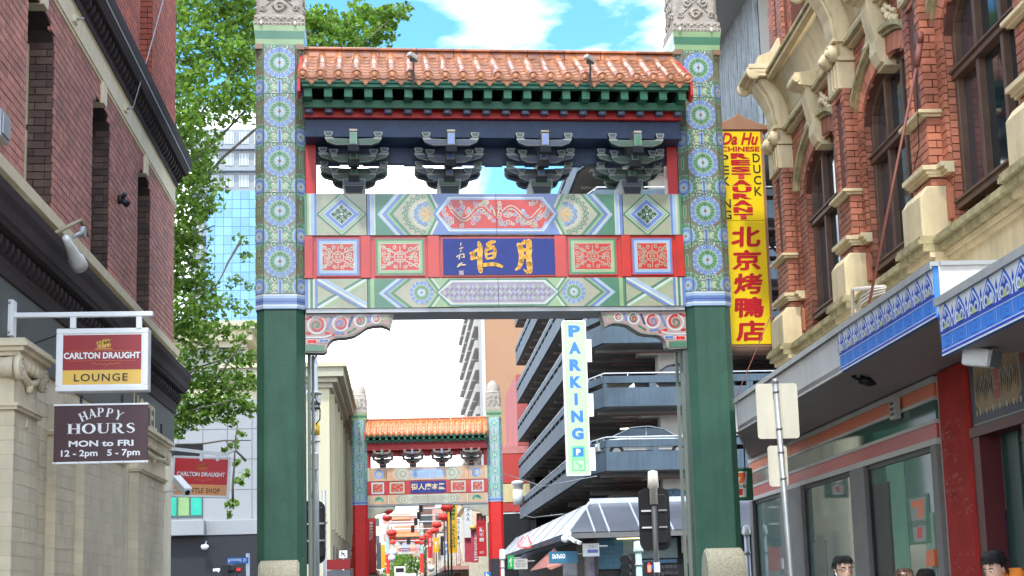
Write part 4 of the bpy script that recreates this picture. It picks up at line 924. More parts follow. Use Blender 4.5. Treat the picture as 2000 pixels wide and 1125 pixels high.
def beer_sign(T, box, red, low, lowtxt, root, frame_w=.05, dep=.16, lt=(.20, .78)):
    (ax, ay), (bx, by) = loc(T, box[0], box[3]), loc(T, box[2], box[1])
    mb = MB(T); mb.box(ax, bx, ay, by, -dep, -.004, SWHT); mb.box(ax, bx, ay, ay+frame_w, -.004, .008, SWHT); mb.box(ax, bx, by-frame_w, by, -.004, .008, SWHT); mb.box(ax, ax+frame_w, ay+frame_w, by-frame_w, -.004, .008, SWHT); mb.box(bx-frame_w, bx, ay+frame_w, by-frame_w, -.004, .008, SWHT); mb.build('case', root, bevel=.006)
    w = bx-ax; h = by-ay; mb = MB(T); a = Art(mb, I4, d=.0012); a.lay(0); e = frame_w
    a.rect(ax+e, ay+e, bx-e, by-e, SWHT); a.lay(1); zl = ay+e+(h-2*e)*.30
    e2 = e+.012
    a.rect(ax+e2, zl, bx-e2, by-e2, red); a.rect(ax+e2, ay+e2, bx-e2, zl, low); a.lay(2)
    a.stroke([(ax+w*.14, by-h*.36), (bx-w*.14, by-h*.36)], .003, SORG); a.stroke([(ax+w*.14, by-h*.52), (bx-w*.14, by-h*.52)], .003, SORG)
    a.brush([(ax+w*.38, by-h*.575), (ax+w*.41, by-h*.55), (ax+w*.44, by-h*.58), (ax+w*.47, by-h*.56), (ax+w*.50, by-h*.585), (ax+w*.53, by-h*.56), (ax+w*.55, by-h*.60), (ax+w*.53, by-h*.63), (ax+w*.58, by-h*.56), (ax+w*.62, by-h*.58), (ax+w*.66, by-h*.555), (ax+w*.70, by-h*.57)], .006, SORG)
    cxp = ax+w*.52; q = T @ Vector((cxp, by-h*.265, 0)); d = q-EYE; dd = d.dot(FW)
    horses(a, T, CX+FPX*d.dot(RT)/dd, CY-FPX*d.dot(UP)/dd, w*.20, SYEL if red is SRED else SORG); mb.build('printed_face', root)
    ftext('CARLTON DRAUGHT', T, ax+w*.085, bx-w*.085, by-h*.49, by-h*.385, SWHT, root, bold=.035, z=.007)
    ftext(lowtxt, T, ax+w*lt[0], ax+w*lt[1], ay+e+h*.07, ay+e+h*.19, SBLK, root, bold=.008, z=.007, sp=1.15)
T14 = facing(14.05)
lg = thing('lounge_sign', atY(200, 705, 14.05), 'white framed dark red and amber illuminated sign reading LOUNGE, hung from a white bar', 'sign', 'hanging signs on the corner hotel')
beer_sign(T14, (108, 640, 290, 765), SRED, SYEL, 'LOUNGE', lg)
a_ = atY(3, 622, 14.05); b_ = atY(299, 613, 14.05)
mb = MB(); mb.box(XL, b_.x, 14.02, 14.08, b_.z-.022, b_.z+.022, SWHT); mb.build('support_bar', lg, bevel=.004)
for px in (143, 272):
    q = atY(px, 630, 14.05); mb = MB(); mb.box(q.x-.025, q.x+.025, 14.03, 14.07, atY(px, 641, 14.05).z, b_.z-.022, SWHT); mb.build('hanger', lg)
mb = MB(); mb.box(XL+.0, XL+.075, 13.98, 14.12, b_.z-.2, b_.z+.14, SWHT); 
for dz in (-.17, .11): mb.lathe([(.018, 0), (.012, .02)], METAL, (XL+.04, 13.98, b_.z+dz), 8, (0, -1, 0))
mb.build('wall_plate', lg, bevel=.004)
wire([atX(0, 683, -3.55), atY(20, 676, 13.9), atY(62, 672, 13.9), atY(108, 655, 14.1)], .011, BLACK, 'black power lead looping to the amber and dark red hanging sign')
hh = thing('happy_hours_sign', atY(198, 845, 14.05), 'plum brown signboard reading HAPPY HOURS under the lounge sign', 'sign', 'hanging signs on the corner hotel')
PLUM = mat('sign_plum', (.065, .022, .03), .4, var=.1)
(ax, ay), (bx, by) = loc(T14, 104, 903), loc(T14, 289, 790)
mb = MB(T14); mb.box(ax, bx, ay, by, -.03, 0, PLUM); mb.build('board', hh)
mb = MB(T14); mb.box(ax-.005, bx+.005, ay-.018, ay, -.035, .008, SWHT); 
for t in (.02, .27, .5, .75, .98): mb.lathe([(.006, 0), (.006, .004)], METAL, (ax+(bx-ax)*t, ay-.009, .008), 6)
mb.build('bottom_rail', hh); mb = MB(T14); mb.box(ax-.005, bx+.005, by, by+.016, -.035, .008, SWHT); mb.build('top_rail', hh)
for t in (.28, .72):
    mb = MB(T14)
    for k in range(4): mb.lathe([(.010, -.012), (.014, 0), (.010, .012)], BLACK, (ax+(bx-ax)*t, by+.028+k*.02, -.01), 6, (1, 0, 0) if k % 2 else (0, 0, 1))
    mb.build('chain', hh)
mb = MB(T14); a = Art(mb, I4, d=.0012); a.lay(1); w = bx-ax; h = by-ay; x = 0
cx0, cy0, Rr = (ax+bx)/2+.005, by-h*.235-.33, .42
for i, c_ in enumerate('HAPPY'):
    t = (2-i)*.215; hgt = .085
    a.Q = Matrix.Translation((cx0, cy0, 0)) @ Matrix.Rotation(t, 4, 'Z') @ Matrix.Translation((-.043, Rr-.075, 0)); serif(a, c_, 0, 0, hgt, SWHT)
a.Q = I4; x = ax+w*.135; hgt = h*.185; tot = sum({'H': .92, 'A': .9, 'P': .72, 'Y': .86, 'O': .92, 'U': .90, 'R': .88, 'S': .66}[c] for c in 'HOURS')*hgt; k = w*.735/tot
a.Q = Matrix.Translation((x, by-h*.505, 0)) @ Matrix.Diagonal((k, 1, 1, 1)); xx = 0
for c_ in 'HOURS': xx += serif(a, c_, xx, 0, hgt, SWHT)
mb.build('serif_lettering', hh, kind='stuff')
ftext('MON to FRI', T14, ax+w*.16, ax+w*.85, by-h*.735, by-h*.625, SWHT, hh, bold=.03)
ftext('12 - 2pm   5 - 7pm', T14, ax+w*.08, ax+w*.92, by-h*.94, by-h*.79, SWHT, hh, bold=.025)
bs = thing('bottle_shop_sign', atY(395, 935, 23.2), 'bright red and orange sign reading BOTTLE SHOP at the hotel corner by the tree', 'sign', 'hanging signs on the corner hotel')
T23 = facing(23.6) @ Matrix.Rotation(R(-3), 4, 'Z')
beer_sign(T23, (333, 893, 451, 970), SBRT, mat('sign_pale_orange', (.85, .36, .14), .4), 'BOTTLE SHOP', bs, .025, .08, (.22, .84))
mb = MB(); q0, q1, q2 = atY(330, 873, 23.6), atY(440, 888, 23.6), atY(459, 877, 23.6); q0.x = XL-.1; mb.bar(q0, q1, .05, .05, SWHT); mb.bar(q1, q2, .05, .05, SWHT); mb.build('support_bar', bs)
for px in (393, 425): q = atY(px, 888, 23.6); mb = MB(); mb.box(q.x-.02, q.x+.02, 23.58, 23.62, q.z-.1, q.z+.03, SWHT); mb.build('hanger', bs)
sc_ = thing('security_camera', atY(375, 950, 22.9), 'white bullet camera on an arm at the hotel corner below the capital', 'camera')
a_, b_ = atY(345, 937, 22.6), atY(366, 962, 22.3); mb = MB(); mb.bar(a_, b_, .11, .10, SWHT); mb.bar(a_+Vector((0, 0, .06)), b_+Vector((.02, -.02, .05)), .13, .015, SWHT); mb.build('housing', sc_, bevel=.008); mb = MB(); mb.tube([b_, b_+(b_-a_)*.02], .04, BLACK, 10); mb.build('lens', sc_)
mb = MB(); mb.tube([(XL, 22.9, a_.z-.12), (XL+.12, 22.8, a_.z-.16), (a_+b_)/2+Vector((0, 0, -.05))], .018, SWHT, 6); mb.build('arm', sc_)

# ================================================================== RIGHT: brick building, awning, shops
_aR = math.atan(.04); DD = Vector((math.sin(_aR), math.cos(_aR), 0)); NN = Vector((math.cos(_aR), -math.sin(_aR), 0)); OR = Vector((5.4, 0, 0))
RF = frame(OR, DD, -NN, (0, 0, 1))            # x along the street (away), y out of the wall towards the street, z up
def R_(): return MB(RF)
def rl(px, py, out=0.):                       # photo pixel -> (s, z) on the plane 'out' metres in front of the wall
    p = RF.inverted() @ hit(px, py, OR - NN*out, NN); return (p.x, p.z)
def RT_(out=0.): return frame(OR - NN*out, -DD, (0, 0, 1), -NN)      # print plane on the wall; x to the reader's right
BRR = mat('orange_red_brick', (.44, .15, .08), .6, var=.18, vs=1.5, bump=.35, bs=110, isl=.28, obj=.28); MORR = mat('red_mortar', (.14, .05, .035), .9, bump=.3, bs=120)
STUC = mat('cream_stucco', (.70, .56, .33), .7, var=.14, vs=2.2, bump=.25, bs=50, streak=.18); STUD = mat('weathered_moulding', (.42, .35, .18), .8, var=.35, vs=5, bump=.4, bs=60, streak=.3)
WOOD = mat('brown_window_wood', (.12, .065, .04), .5, var=.25, vs=5); CURT = mat('curtained_glass', (.055, .042, .045), .12, var=.15, vs=2, spec=.7)
bb = thing('brick_building', (6.3, 18, 0), 'ornate red brick building with cream stucco consoles and arched brown timber windows', 'building')
WR = [(9.60, 11.80), (12.82, 15.02), (16.05, 18.25), (19.28, 21.58)]; SE2 = 23.3; ZB, ZS, RI = 5.17, 7.38, .50; WT = RF @ Matrix.Translation((0, .19, 0))
m = R_(); m.box(6, SE2, -9, -.42, 3.5, 14, MORR); m.box(6, SE2, -9, -.42, 0, 3.5, DARK); m.build('wall_core', bb)
m = R_(); x = 6
for a, b in WR:
    m.box(x, a, -.42, 0, 4.9, 9.0, MORR); m.box(a, b, -.42, 0, 4.9, ZB, MORR); n = 12; c = (a+b)/2; hw = (b-a)/2
    for i in range(n):
        p, q = a+(b-a)*i/n, a+(b-a)*(i+1)/n; f = lambda t: ZS+RI*math.sqrt(max(0, 1-((t-c)/hw)**2)); m.prism([(p, f(p)), (q, f(q)), (q, 9.0), (p, 9.0)], -.42, 0, MORR)
    x = b
m.box(x, SE2, -.42, 0, 4.9, 9.0, MORR); m.build('mortar_wall', bb)
hol = []
for a, b in WR:
    def hf(z, a=a, b=b):
        if z < ZS: return (a, b)
        if z > ZS+RI: return None
        c = (a+b)/2; hw = (b-a)/2*math.sqrt(max(0, 1-((z-ZS)/RI)**2)); return (c-hw-.0, c+hw)
    hol.append(hf)
bricks(RF, 9, SE2, 5.2, 8.52, BRR, hol, bb)
for a, b in WR:                               # jambs, stepped reveal
    TJ = RF @ frame((b, 0, 0), (0, 1, 0), (-1, 0, 0), (0, 0, 1)); bricks(TJ, -.22, -.004, 5.2, 7.38, BRR, [], bb)
    c = (a+b)/2; hw = (b-a)/2
    m = R_(); n = 18                          # arch ring of brick, standing proud, and cream hood over it
    for i in range(n):
        t0, t1 = math.pi*(i+.06)/n, math.pi*(i+.94)/n
        for (r0, r1, z0, z1, o, mt) in ((hw+.02, hw+.24, RI+.02, RI+.24, .035, BRR),):
            m.prism([(c+r0*math.cos(t0), ZS+z0*math.sin(t0)), (c+r1*math.cos(t0), ZS+z1*math.sin(t0)), (c+r1*math.cos(t1), ZS+z1*math.sin(t1)), (c+r0*math.cos(t1), ZS+z0*math.sin(t1))], 0, o, mt)
    m.build('arch_ring', bb, kind='stuff')
    m = R_(); n = 16
    for k, (r1, r2, o) in enumerate(((.26, .31, .07), (.31, .37, .12))):
        for i in range(n):
            t0, t1 = .16+(math.pi-.32)*i/n, .16+(math.pi-.32)*(i+1)/n
            m.prism([(c+(hw+r1)*math.cos(t0), ZS+(RI+r1)*math.sin(t0)), (c+(hw+r2)*math.cos(t0), ZS+(RI+r2)*math.sin(t0)), (c+(hw+r2)*math.cos(t1), ZS+(RI+r2)*math.sin(t1)), (c+(hw+r1)*math.cos(t1), ZS+(RI+r1)*math.sin(t1))], 0, o, STUD)
    m.build('hood_mould', bb)
    # timber window: three lights, transoms, top lights
    w = MB(WT); zt = ZS+RI
    for x0, x1 in ((a, a+.09), (b-.09, b), (a+(b-a)*.36-.035, a+(b-a)*.36+.035), (a+(b-a)*.68-.035, a+(b-a)*.68+.035)): w.box(x0, x1, -.40, -.27, ZB+.05, zt+.0, WOOD)
    for z0, z1, d in ((ZB, ZB+.09, -.20), (5.42, 5.52, -.19), (6.86, 6.96, -.24)): w.box(a+.005, b-.005, -.40, d, z0, z1, WOOD); w.box(a+.005, b-.005, d-.06, d+.03, z1-.03, z1, WOOD)
    n = 12
    for i in range(n):
        t0, t1 = math.pi*i/n, math.pi*(i+1)/n
        w.prism([(c+(hw-.09)*math.cos(t0), ZS+(RI-.09)*math.sin(t0)), (c+hw*math.cos(t0), ZS+RI*math.sin(t0)), (c+hw*math.cos(t1), ZS+RI*math.sin(t1)), (c+(hw-.09)*math.cos(t1), ZS+(RI-.09)*math.sin(t1))], -.40, -.27, WOOD)
    wo_ = w.build('window', bb, bevel=.008)
    for j, (f0, f1) in enumerate(((0, .36), (.36, .68), (.68, 1))):
        for z0, z1 in ((ZB+.08, 5.43), (5.5, 6.88), (6.94, zt)):
            w = MB(WT); w.box(a+(b-a)*f0+.01, a+(b-a)*f1-.01, -.36, -.35, z0, z1, CURT if (j == 2) else GLASS); w.build('pane', wo_)
    # keystone console
    P = [(0, 7.80), (.10, 7.82), (.16, 7.95), (.15, 8.12), (.20, 8.30), (.24, 8.50), (.24, 8.62), (.30, 8.66), (.30, 8.74), (.36, 8.78), (.36, 8.86), (0, 8.9)]
    m = R_(); m.prism(P, c-.14, c+.14, STUC, ax='x'); m.prism([(0, 8.62), (.34, 8.66), (.40, 8.78), (.40, 8.84), (0, 8.86)], c-.19, c+.19, STUC, ax='x')
    m.lathe([(.05, -.20), (.06, -.19), (.06, .19), (.05, .20)], STUC, (c, .37, 8.75), 12, (1, 0, 0)); m.prism([(-.40, 7.77), (.06, 7.77), (.06, 7.90), (-.40, 7.90)], c-.16, c+.16, STUC, ax='x'); m.build('keystone_console', bb, bevel=.006)
    # carved leaf plaques beside it
    for sg in (-1, 1):
        m = R_(); rn = random.Random(int(c*10)+sg)
        for k in range(13):
            x = c+sg*(.28+.035*k); z = 8.40-.02*k+rn.uniform(-.04, .05); m.lathe([(.05, -.01), (.045, .02), (0, .05)], STUC, (x, .03+rn.uniform(0, .03), z), 7, (0, 1, 0))
        m.tube([(c+sg*(.3+.05*t), .06, 8.48-.03*t+.02*math.sin(t*2)) for t in range(9)], .028, STUC, 6); m.build('leaf_carving', bb, kind='stuff')
# pilasters
PIL = [(8.76, 9.34), (11.99, 12.57), (15.22, 15.80), (18.45, 19.03), (22.2, 22.95)]
for s0, s1 in PIL:
    o = .20; m = R_(); m.box(s0+.01, s1-.01, 0, o-.03, 5.2, 7.98, MORR); m.build('pilaster_core', bb); c = (s0+s1)/2
    bricks(RF, s0, s1, 5.74, 6.50, BRR, [], bb, off=o-.03, proud=.03); bricks(RF, s0, s1, 6.60, 7.98, BRR, [(c-.14, c+.14, 6.72, 7.82)], bb, off=o-.03, proud=.03)
    bricks(RF @ frame((s0, 0, 0), (0, 1, 0), (-1, 0, 0), (0, 0, 1)), .0, o, 5.74, 7.98, BRR, [], bb, L_=.2, proud=.02)
    m = R_(); m.box(c-.13, c+.13, o-.06, o-.025, 6.72, 7.82, MORR); m.build('niche', bb)
    for q0, q1 in ((s0-.20, s0-.01), (s1+.01, s1+.24)):    # half-pilasters next to the window, rounded brick
        bricks(RF, q0, q1, 5.98, 7.4, BRR, [], bb, L_=.19, off=.0, proud=.045)
        m = R_(); m.prism([(q0+.03, 5.35), (q1-.03, 5.35), (q1-.03, 5.66), ((q0+q1)/2, 5.76), (q0+.03, 5.66)], .0, .05, BRR); m.build('pointed_panel', bb)
    m = R_(); m.box(s0-.05, s1+.05, 0, o+.06, 6.52, 6.55, STUC); m.box(s0-.09, s1+.09, 0, o+.10, 6.55, 6.59, STUC); m.build('cap_mould', bb, bevel=.006)
    m = R_()
    for e, z0, z1 in ((.03, 5.84, 5.87), (.06, 5.87, 5.91), (.10, 5.91, 5.96)): m.box(s0-.04-e*.5, s1+.04+e*.5, 0, o+e, z0, z1, STUC); m.box(s0-.24, s0-.045-e*.5, 0, e+.05, z0, z1, STUC); m.box(s1+.045+e*.5, min(s1+.26, SE2+.02), 0, e+.05, z0, z1, STUC)
    m.build('string_course', bb)
    m = R_(); m.prism([(0, 5.16), (o+.14, 5.16), (o+.14, 5.62), (o+.06, 5.74), (0, 5.74)], s0-.05, s1+.05, STUC, ax='x'); m.build('pier_base', bb, bevel=.02)
    m = R_(); m.box(s0+.03, s1-.03, 0, o+.05, 7.985, 8.36, STUC)
    for i in range(3): m.box(s0+.12+i*.14, s0+.18+i*.14, o+.05, o+.065, 8.02, 8.34, STUC)
    m.build('cream_block', bb, bevel=.008)
    # carved capital and the tall scroll console
    m = R_(); 
    for q in (s0+.12, s1-.12):
        m.lathe([(.11, -.04), (.12, .0), (.11, .07), (.06, .08), (.05, .12), (0, .13)], STUC, (q, o+.05, 8.50), 14, (0, 1, 0)); n = 14
        m.tube([(q+(.10*(1-.8*i/n))*math.cos(i/n*9), o+.13, 8.50+(.10*(1-.8*i/n))*math.sin(i/n*9)) for i in range(n+1)], .018, STUC, 5)
    m.lathe([(.10, 0), (.12, .06), (.08, .14), (0, .18)], STUC, (c, o+.04, 8.46), 10, (0, 1, 0)); m.box(s0, s1, 0, o+.04, 8.37, 8.42, STUC); m.box(s0+.04, s1-.04, 0, o+.05, 8.42, 8.62, STUC); m.box(s0-.03, s1+.03, 0, o+.10, 8.62, 8.67, STUC)
    m.build('scroll_capital', bb)
    m = R_(); P = [(0, 8.67), (.20, 8.67), (.24, 8.80), (.26, 9.0), (.34, 9.2), (.44, 9.36), (.48, 9.46), (0, 9.46)]
    m.prism(P, s0+.05, s1-.05, STUC, ax='x', sm=False); m.prism([(p[0]+.03, p[1]) for p in P], c-.17, c+.17, STUC, ax='x')
    for e, z0, z1 in ((.52, 9.465, 9.52), (.58, 9.525, 9.58), (.66, 9.585, 9.66)): m.box(s0-.02-e*.1, s1+.02+e*.1, 0, e, z0, z1, STUC)
    m.lathe([(.10, -.02), (.12, .01), (.10, .03), (.04, .035)], STUC, (s0-.04, .58, 9.53), 14, (-1, 0, 0)); m.lathe([(.10, -.02), (.12, .01), (.10, .03), (.04, .035)], STUC, (s1+.04, .58, 9.53), 14, (1, 0, 0))
    m.prism([(0, 9.67), (.5, 9.67), (.46, 9.85), (.2, 9.95), (.14, 10.15), (0, 10.15)], s0+.08, s1-.08, STUC, ax='x'); m.build('tall_console', bb, bevel=.006)
    bricks(RF, s0-.1, s1+.1, 10.0, 12.6, BRR, [(c-.12, c+.12, 10.3, 12.2)], bb, off=.06, proud=.04)
    m = R_(); m.box(s0-.09, s1+.09, 0, .065, 10.0, 12.6, MORR); m.box(s0-.35, s0-.12, -.4, .0, 9.6, 12.9, MORR); m.box(s1+.12, s1+.35, -.4, .0, 9.6, 12.9, MORR); m.build('upper_pier', bb)
    bricks(RF, s0-.35, s0-.12, 9.7, 12.6, BRR, [], bb, off=0); bricks(RF, s1+.12, min(s1+.35, SE2), 9.7, 12.6, BRR, [], bb, off=0)
for (s0, s1) in zip([p[1] for p in PIL[:-1]], [p[0] for p in PIL[1:]]):
    m = R_(); n = 8; P = [(0, 8.80), (.02, 8.80)] + [(.05+.22*(1-math.cos(math.pi/2*i/n)), 8.82+.60*i/n) for i in range(n+1)] + [(0, 9.42)]
    m.prism(P, s0, s1, STUC, ax='x', sm=True); m.build('curved_apron', bb)
    m = R_(); m.box(s0, s1, 0, .36, 9.425, 9.49, STUC); m.box(s0, s1, 0, .40, 9.495, 9.54, STUD); m.build('apron_coping', bb)
    m = R_(); m.box(s0, s1, 0, .10, 8.53, 8.57, STUC); m.box(s0, s1, 0, .16, 8.575, 8.63, STUD); m.box(s0, s1, 0, .06, 8.64, 8.80, STUC); m.build('upper_string', bb)
    m = R_(); m.box(s0+.40, s1-.40, -.40, -.34, 9.6, 12.5, GLASS); m.box(s0+.35, s0+.45, -.4, -.2, 9.6, 12.5, WOOD); m.box(s1-.45, s1-.35, -.4, -.2, 9.6, 12.5, WOOD); m.box((s0+s1)/2-.05, (s0+s1)/2+.05, -.4, -.2, 9.6, 12.5, WOOD); m.build('upper_window', bb)
m = R_()                                      # lower cornice with moss-stained top, cream fascia under it
for e, z0, z1 in ((.10, 4.88, 4.93), (.14, 4.935, 4.99), (.20, 4.995, 5.07), (.26, 5.075, 5.12), (.24, 5.125, 5.16)): m.box(6, SE2+e*.6, -.4, e, z0, z1, STUD if z0 > 4.95 else STUC)
m.build('lower_cornice', bb)
m = R_()
for s0, s1 in PIL:
    m = R_()
    for e, z0, z1 in ((.24, 4.875, 4.93), (.30, 4.931, 4.992), (.37, 4.993, 5.073), (.42, 5.074, 5.122), (.40, 5.123, 5.163)): m.box(s0-.1-e*.1, s1+.1+e*.1, 0, e, z0, z1, STUD if z0 > 4.95 else STUC)
    m.box(s0-.04, s1+.04, 0, .22, 4.2, 4.874, STUC)
    for i in range(7): m.box(s0+.01+i*.08, s0+.05+i*.08, .22, .245, 4.3, 4.86, STUC)
    m.build('cornice_break', bb)
m = R_(); m.box(6, SE2, -.4, .05, 4.0, 4.88, STUC); m.build('cream_fascia', bb)
m = R_(); m.box(SE2, SE2+.2, -9, -.0, 4.0, 13, BRR); m.build('side_wall', bb)
# stay rod and conduit on the front
stay = thing('stay_rod', RF @ Vector((15.6, .25, 7.4)), 'red painted stay rod slanting from a brick pilaster down to the awning', 'rod')
q0 = RF @ Vector((*rl(1797, 95, .28)[:1], .28, rl(1797, 95, .28)[1])); q1 = RF @ Vector((rl(1697, 598, 1.0)[0], 1.0, rl(1697, 598, 1.0)[1]))
REDRD = mat('red_rod_paint', (.22, .065, .045), .6)
mb = MB(); mb.tube([q0, q1], .016, REDRD, 8); mb.build('rod', stay); mb = MB(); mb.tube([q0+Vector((0, 0, .05)), q0+(q1-q0)*.07], .038, REDRD, 8); mb.lathe([(.07, -.03), (.07, .03)], REDRD, q0+Vector((.0, 0, .12)), 12, tuple(-NN)); mb.build('rod_end', stay)
PIPE = mat('pale_conduit', (.68, .60, .52), .5)
def rp(px, py, o): s, z = rl(px, py, o); return RF @ Vector((s, o, z))
mb = MB(); mb.tube([rp(1665, 620, .36), rp(1665, 565, .36), rp(1728, 560, .3)], .024, PIPE, 8); tag(mb.build('conduit'), 'pale conduit pipe bending over the mossy cornice above the awning', 'pipe')
for k, dy in enumerate((0, 7, 14)):
    mb = MB(); mb.tube([rp(1672+k*2, 600+dy*.6, .34), rp(1682, 580+dy, .34), rp(1700, 568+dy*.9, .34), rp(1728, 563+dy*.6, .32)], .010, PIPE, 6); tag(mb.build('cable'), ('uppermost', 'middle', 'lowest')[k]+' of the three pale cables looping beside the conduit pipe', 'cable', 'cables over the awning')
mb = MB(); mb.tube([rp(1782, 0, .3), rp(1790, 150, .3), rp(1795, 290, .3), rp(1785, 330, .27)], .006, BLACK, 5); tag(mb.build('cable'), 'thin dark cable hanging down the brick pilaster beside the arched window', 'cable')

# ---- awning: two lengths at different heights
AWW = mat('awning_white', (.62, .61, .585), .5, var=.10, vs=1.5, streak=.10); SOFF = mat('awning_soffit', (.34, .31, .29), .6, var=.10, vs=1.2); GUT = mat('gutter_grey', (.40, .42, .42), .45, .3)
PB = mat('print_blue', (.035, .08, .48), .6, spec=.2); PLB = mat('print_sky_blue', (.06, .25, .72), .6, var=.05, spec=.2); PWH = mat('print_pale', (.70, .74, .80), .4); PGR = mat('print_olive', (.42, .50, .18), .4)
aw = thing('awning', RF @ Vector((17, 1.2, 3.75)), 'white street awning with a blue lotus patterned fascia above the convenience store', 'awning', 'street awnings on the right')
def awning(root, s0, s1, o, zb, zt, far, pat0, pat1, n_lotus):
    m = R_(); pts = [(s0, -.02), (s0, o), (s1, o)] + ([(far, -.02)] if far else [(s1, -.02)])
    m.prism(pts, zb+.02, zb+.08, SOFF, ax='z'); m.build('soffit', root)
    m = R_(); m.prism([(s0+.05, -.02), (s0+.05, o-.06), (s1-.05, o-.06)]+([(far-.3, -.02)] if far else [(s1-.05, -.02)]), zt-.10, zt-.06, AWW, ax='z'); m.build('roof_sheet', root)
    segs = [(pat1, s1)] if pat1 < s1-.1 else []
    for a, b in segs:
        k = 2
        for i in range(k): m = R_(); m.box(a+(b-a)*i/k+.004, a+(b-a)*(i+1)/k-.004, o-.03, o, zb, zt-.03, AWW); m.build('fascia_panel', root)
    m = R_(); m.box(pat0, pat1, o-.03, o+.012, zb, zt-.03, PLB); fp = m.build('patterned_fascia', root)
    m = R_(); m.box(s0-.02, s1+.03, o-.04, o+.045, zt-.03, zt+.01, GUT); m.box(s0-.02, s1+.03, o+.03, o+.045, zt-.055, zt-.03, GUT); m.build('gutter', root)
    m = R_(); m.box(s0-.02, s0+.02, -.02, o-.031, zb+.081, zt-.03, AWW); m.box(s0-.05, s0+.03, -.02, o-.041, zt-.03, zt+.008, GUT); m.build('end_panel', root)
    T = RT_(o+.014); mb = MB(T); a = Art(mb, I4, d=.0012); h = zt-.03-zb; L0, L1 = -pat1, -pat0
    a.lay(1); a.rect(L0, zb+h*.46, L1, zt-.03, PWH)
    a.rect(L0, zb, L1, zb+h*.035, PWH); a.lay(2); a.rect(L0, zb+h*.035, L1, zb+h*.085, PB); a.lay(1); a.rect(L0, zb+h*.085, L1, zb+h*.10, PWH)
    a.lay(2); a.rect(L0, zb+h*.40, L1, zb+h*.45, PB); a.rect(L0, zb+h*.375, L1, zb+h*.387, PWH)
    w = (L1-L0)/n_lotus
    for i in range(n_lotus):
        cx = L0+(i+.5)*w; y0 = zb+h*.46; H_ = h*.50
        shp = lambda k, b=0: [(cx-w*.30*k, y0+b), (cx-w*.42*k, y0+H_*.22*k+b), (cx-w*.36*k, y0+H_*.48*k+b), (cx-w*.16*k, y0+H_*.78*k+b), (cx, y0+H_*.98*k+b), (cx+w*.16*k, y0+H_*.78*k+b), (cx+w*.36*k, y0+H_*.48*k+b), (cx+w*.42*k, y0+H_*.22*k+b), (cx+w*.30*k, y0+b)]
        for k, mt in ((1.0, PB), (.92, PLB), (.86, PWH), (.76, PB)): a.lay(a.k+1 if mt is not PB or k < .9 else 2); a.conv(shp(k), mt)
        a.lay(a.k+1)
        for sx in (-1, 1):
            a.disc((cx+sx*w*.17, y0+H_*.22), w*.13, PWH, 12); a.disc((cx+sx*w*.17, y0+H_*.20), w*.085, PB, 10)
        a.lay(a.k+1); a.disc((cx, y0+H_*.56), w*.07, LBLU, 8); a.conv([(cx-w*.13, y0+H_*.02), (cx+w*.13, y0+H_*.02), (cx+w*.06, y0+H_*.2), (cx, y0+H_*.3), (cx-w*.06, y0+H_*.2)], PGR)
        a.lay(3); a.stroke([(cx-w*.5, y0), (cx-w*.5, y0+H_*.30)], [w*.12, w*.05], PB); a.conv([(cx-w*.5-w*.07, y0+H_*.5), (cx-w*.5, y0+H_*.36), (cx-w*.5+w*.07, y0+H_*.5), (cx-w*.5, y0+H_*.8)], PB)
        y1, y2 = zb+h*.14, zb+h*.34; yc = (y1+y2)/2; e = w*.13; a.lay(2)      # key pattern
        a.stroke([(cx-e, y1), (cx-e*1.2, y2), (cx+e, y2), (cx+e, yc+.006), (cx-e*.4, yc+.006), (cx-e*.4, yc-.012), (cx+e, yc-.012), (cx+e, y1), (cx-e*2, y1)], .006, PB)
        for dx in (.30, .36, .42, .64, .70): a.stroke([(cx+w*dx-w*.0, y1), (cx+w*dx, y2)], .005, PB if dx != .36 else PWH)
    mb.build('lotus_print', fp, kind='stuff')
awning(aw, 12.30, 21.7, 1.2, 3.78, 4.26, 26.95, 12.31, 15.6, 11)
aw2 = thing('awning', RF @ Vector((9, 1.4, 3.3)), 'nearer and lower awning with larger blue lotus pattern at the right edge', 'awning', 'street awnings on the right')
awning(aw2, 6.0, 11.62, 1.4, 3.33, 3.80, 0, 6.01, 11.62, 17)
m = R_(); m.box(11.62, 12.9, -.02, 1.15, 3.79, 3.84, SOFF); m.build('soffit_link', aw2)
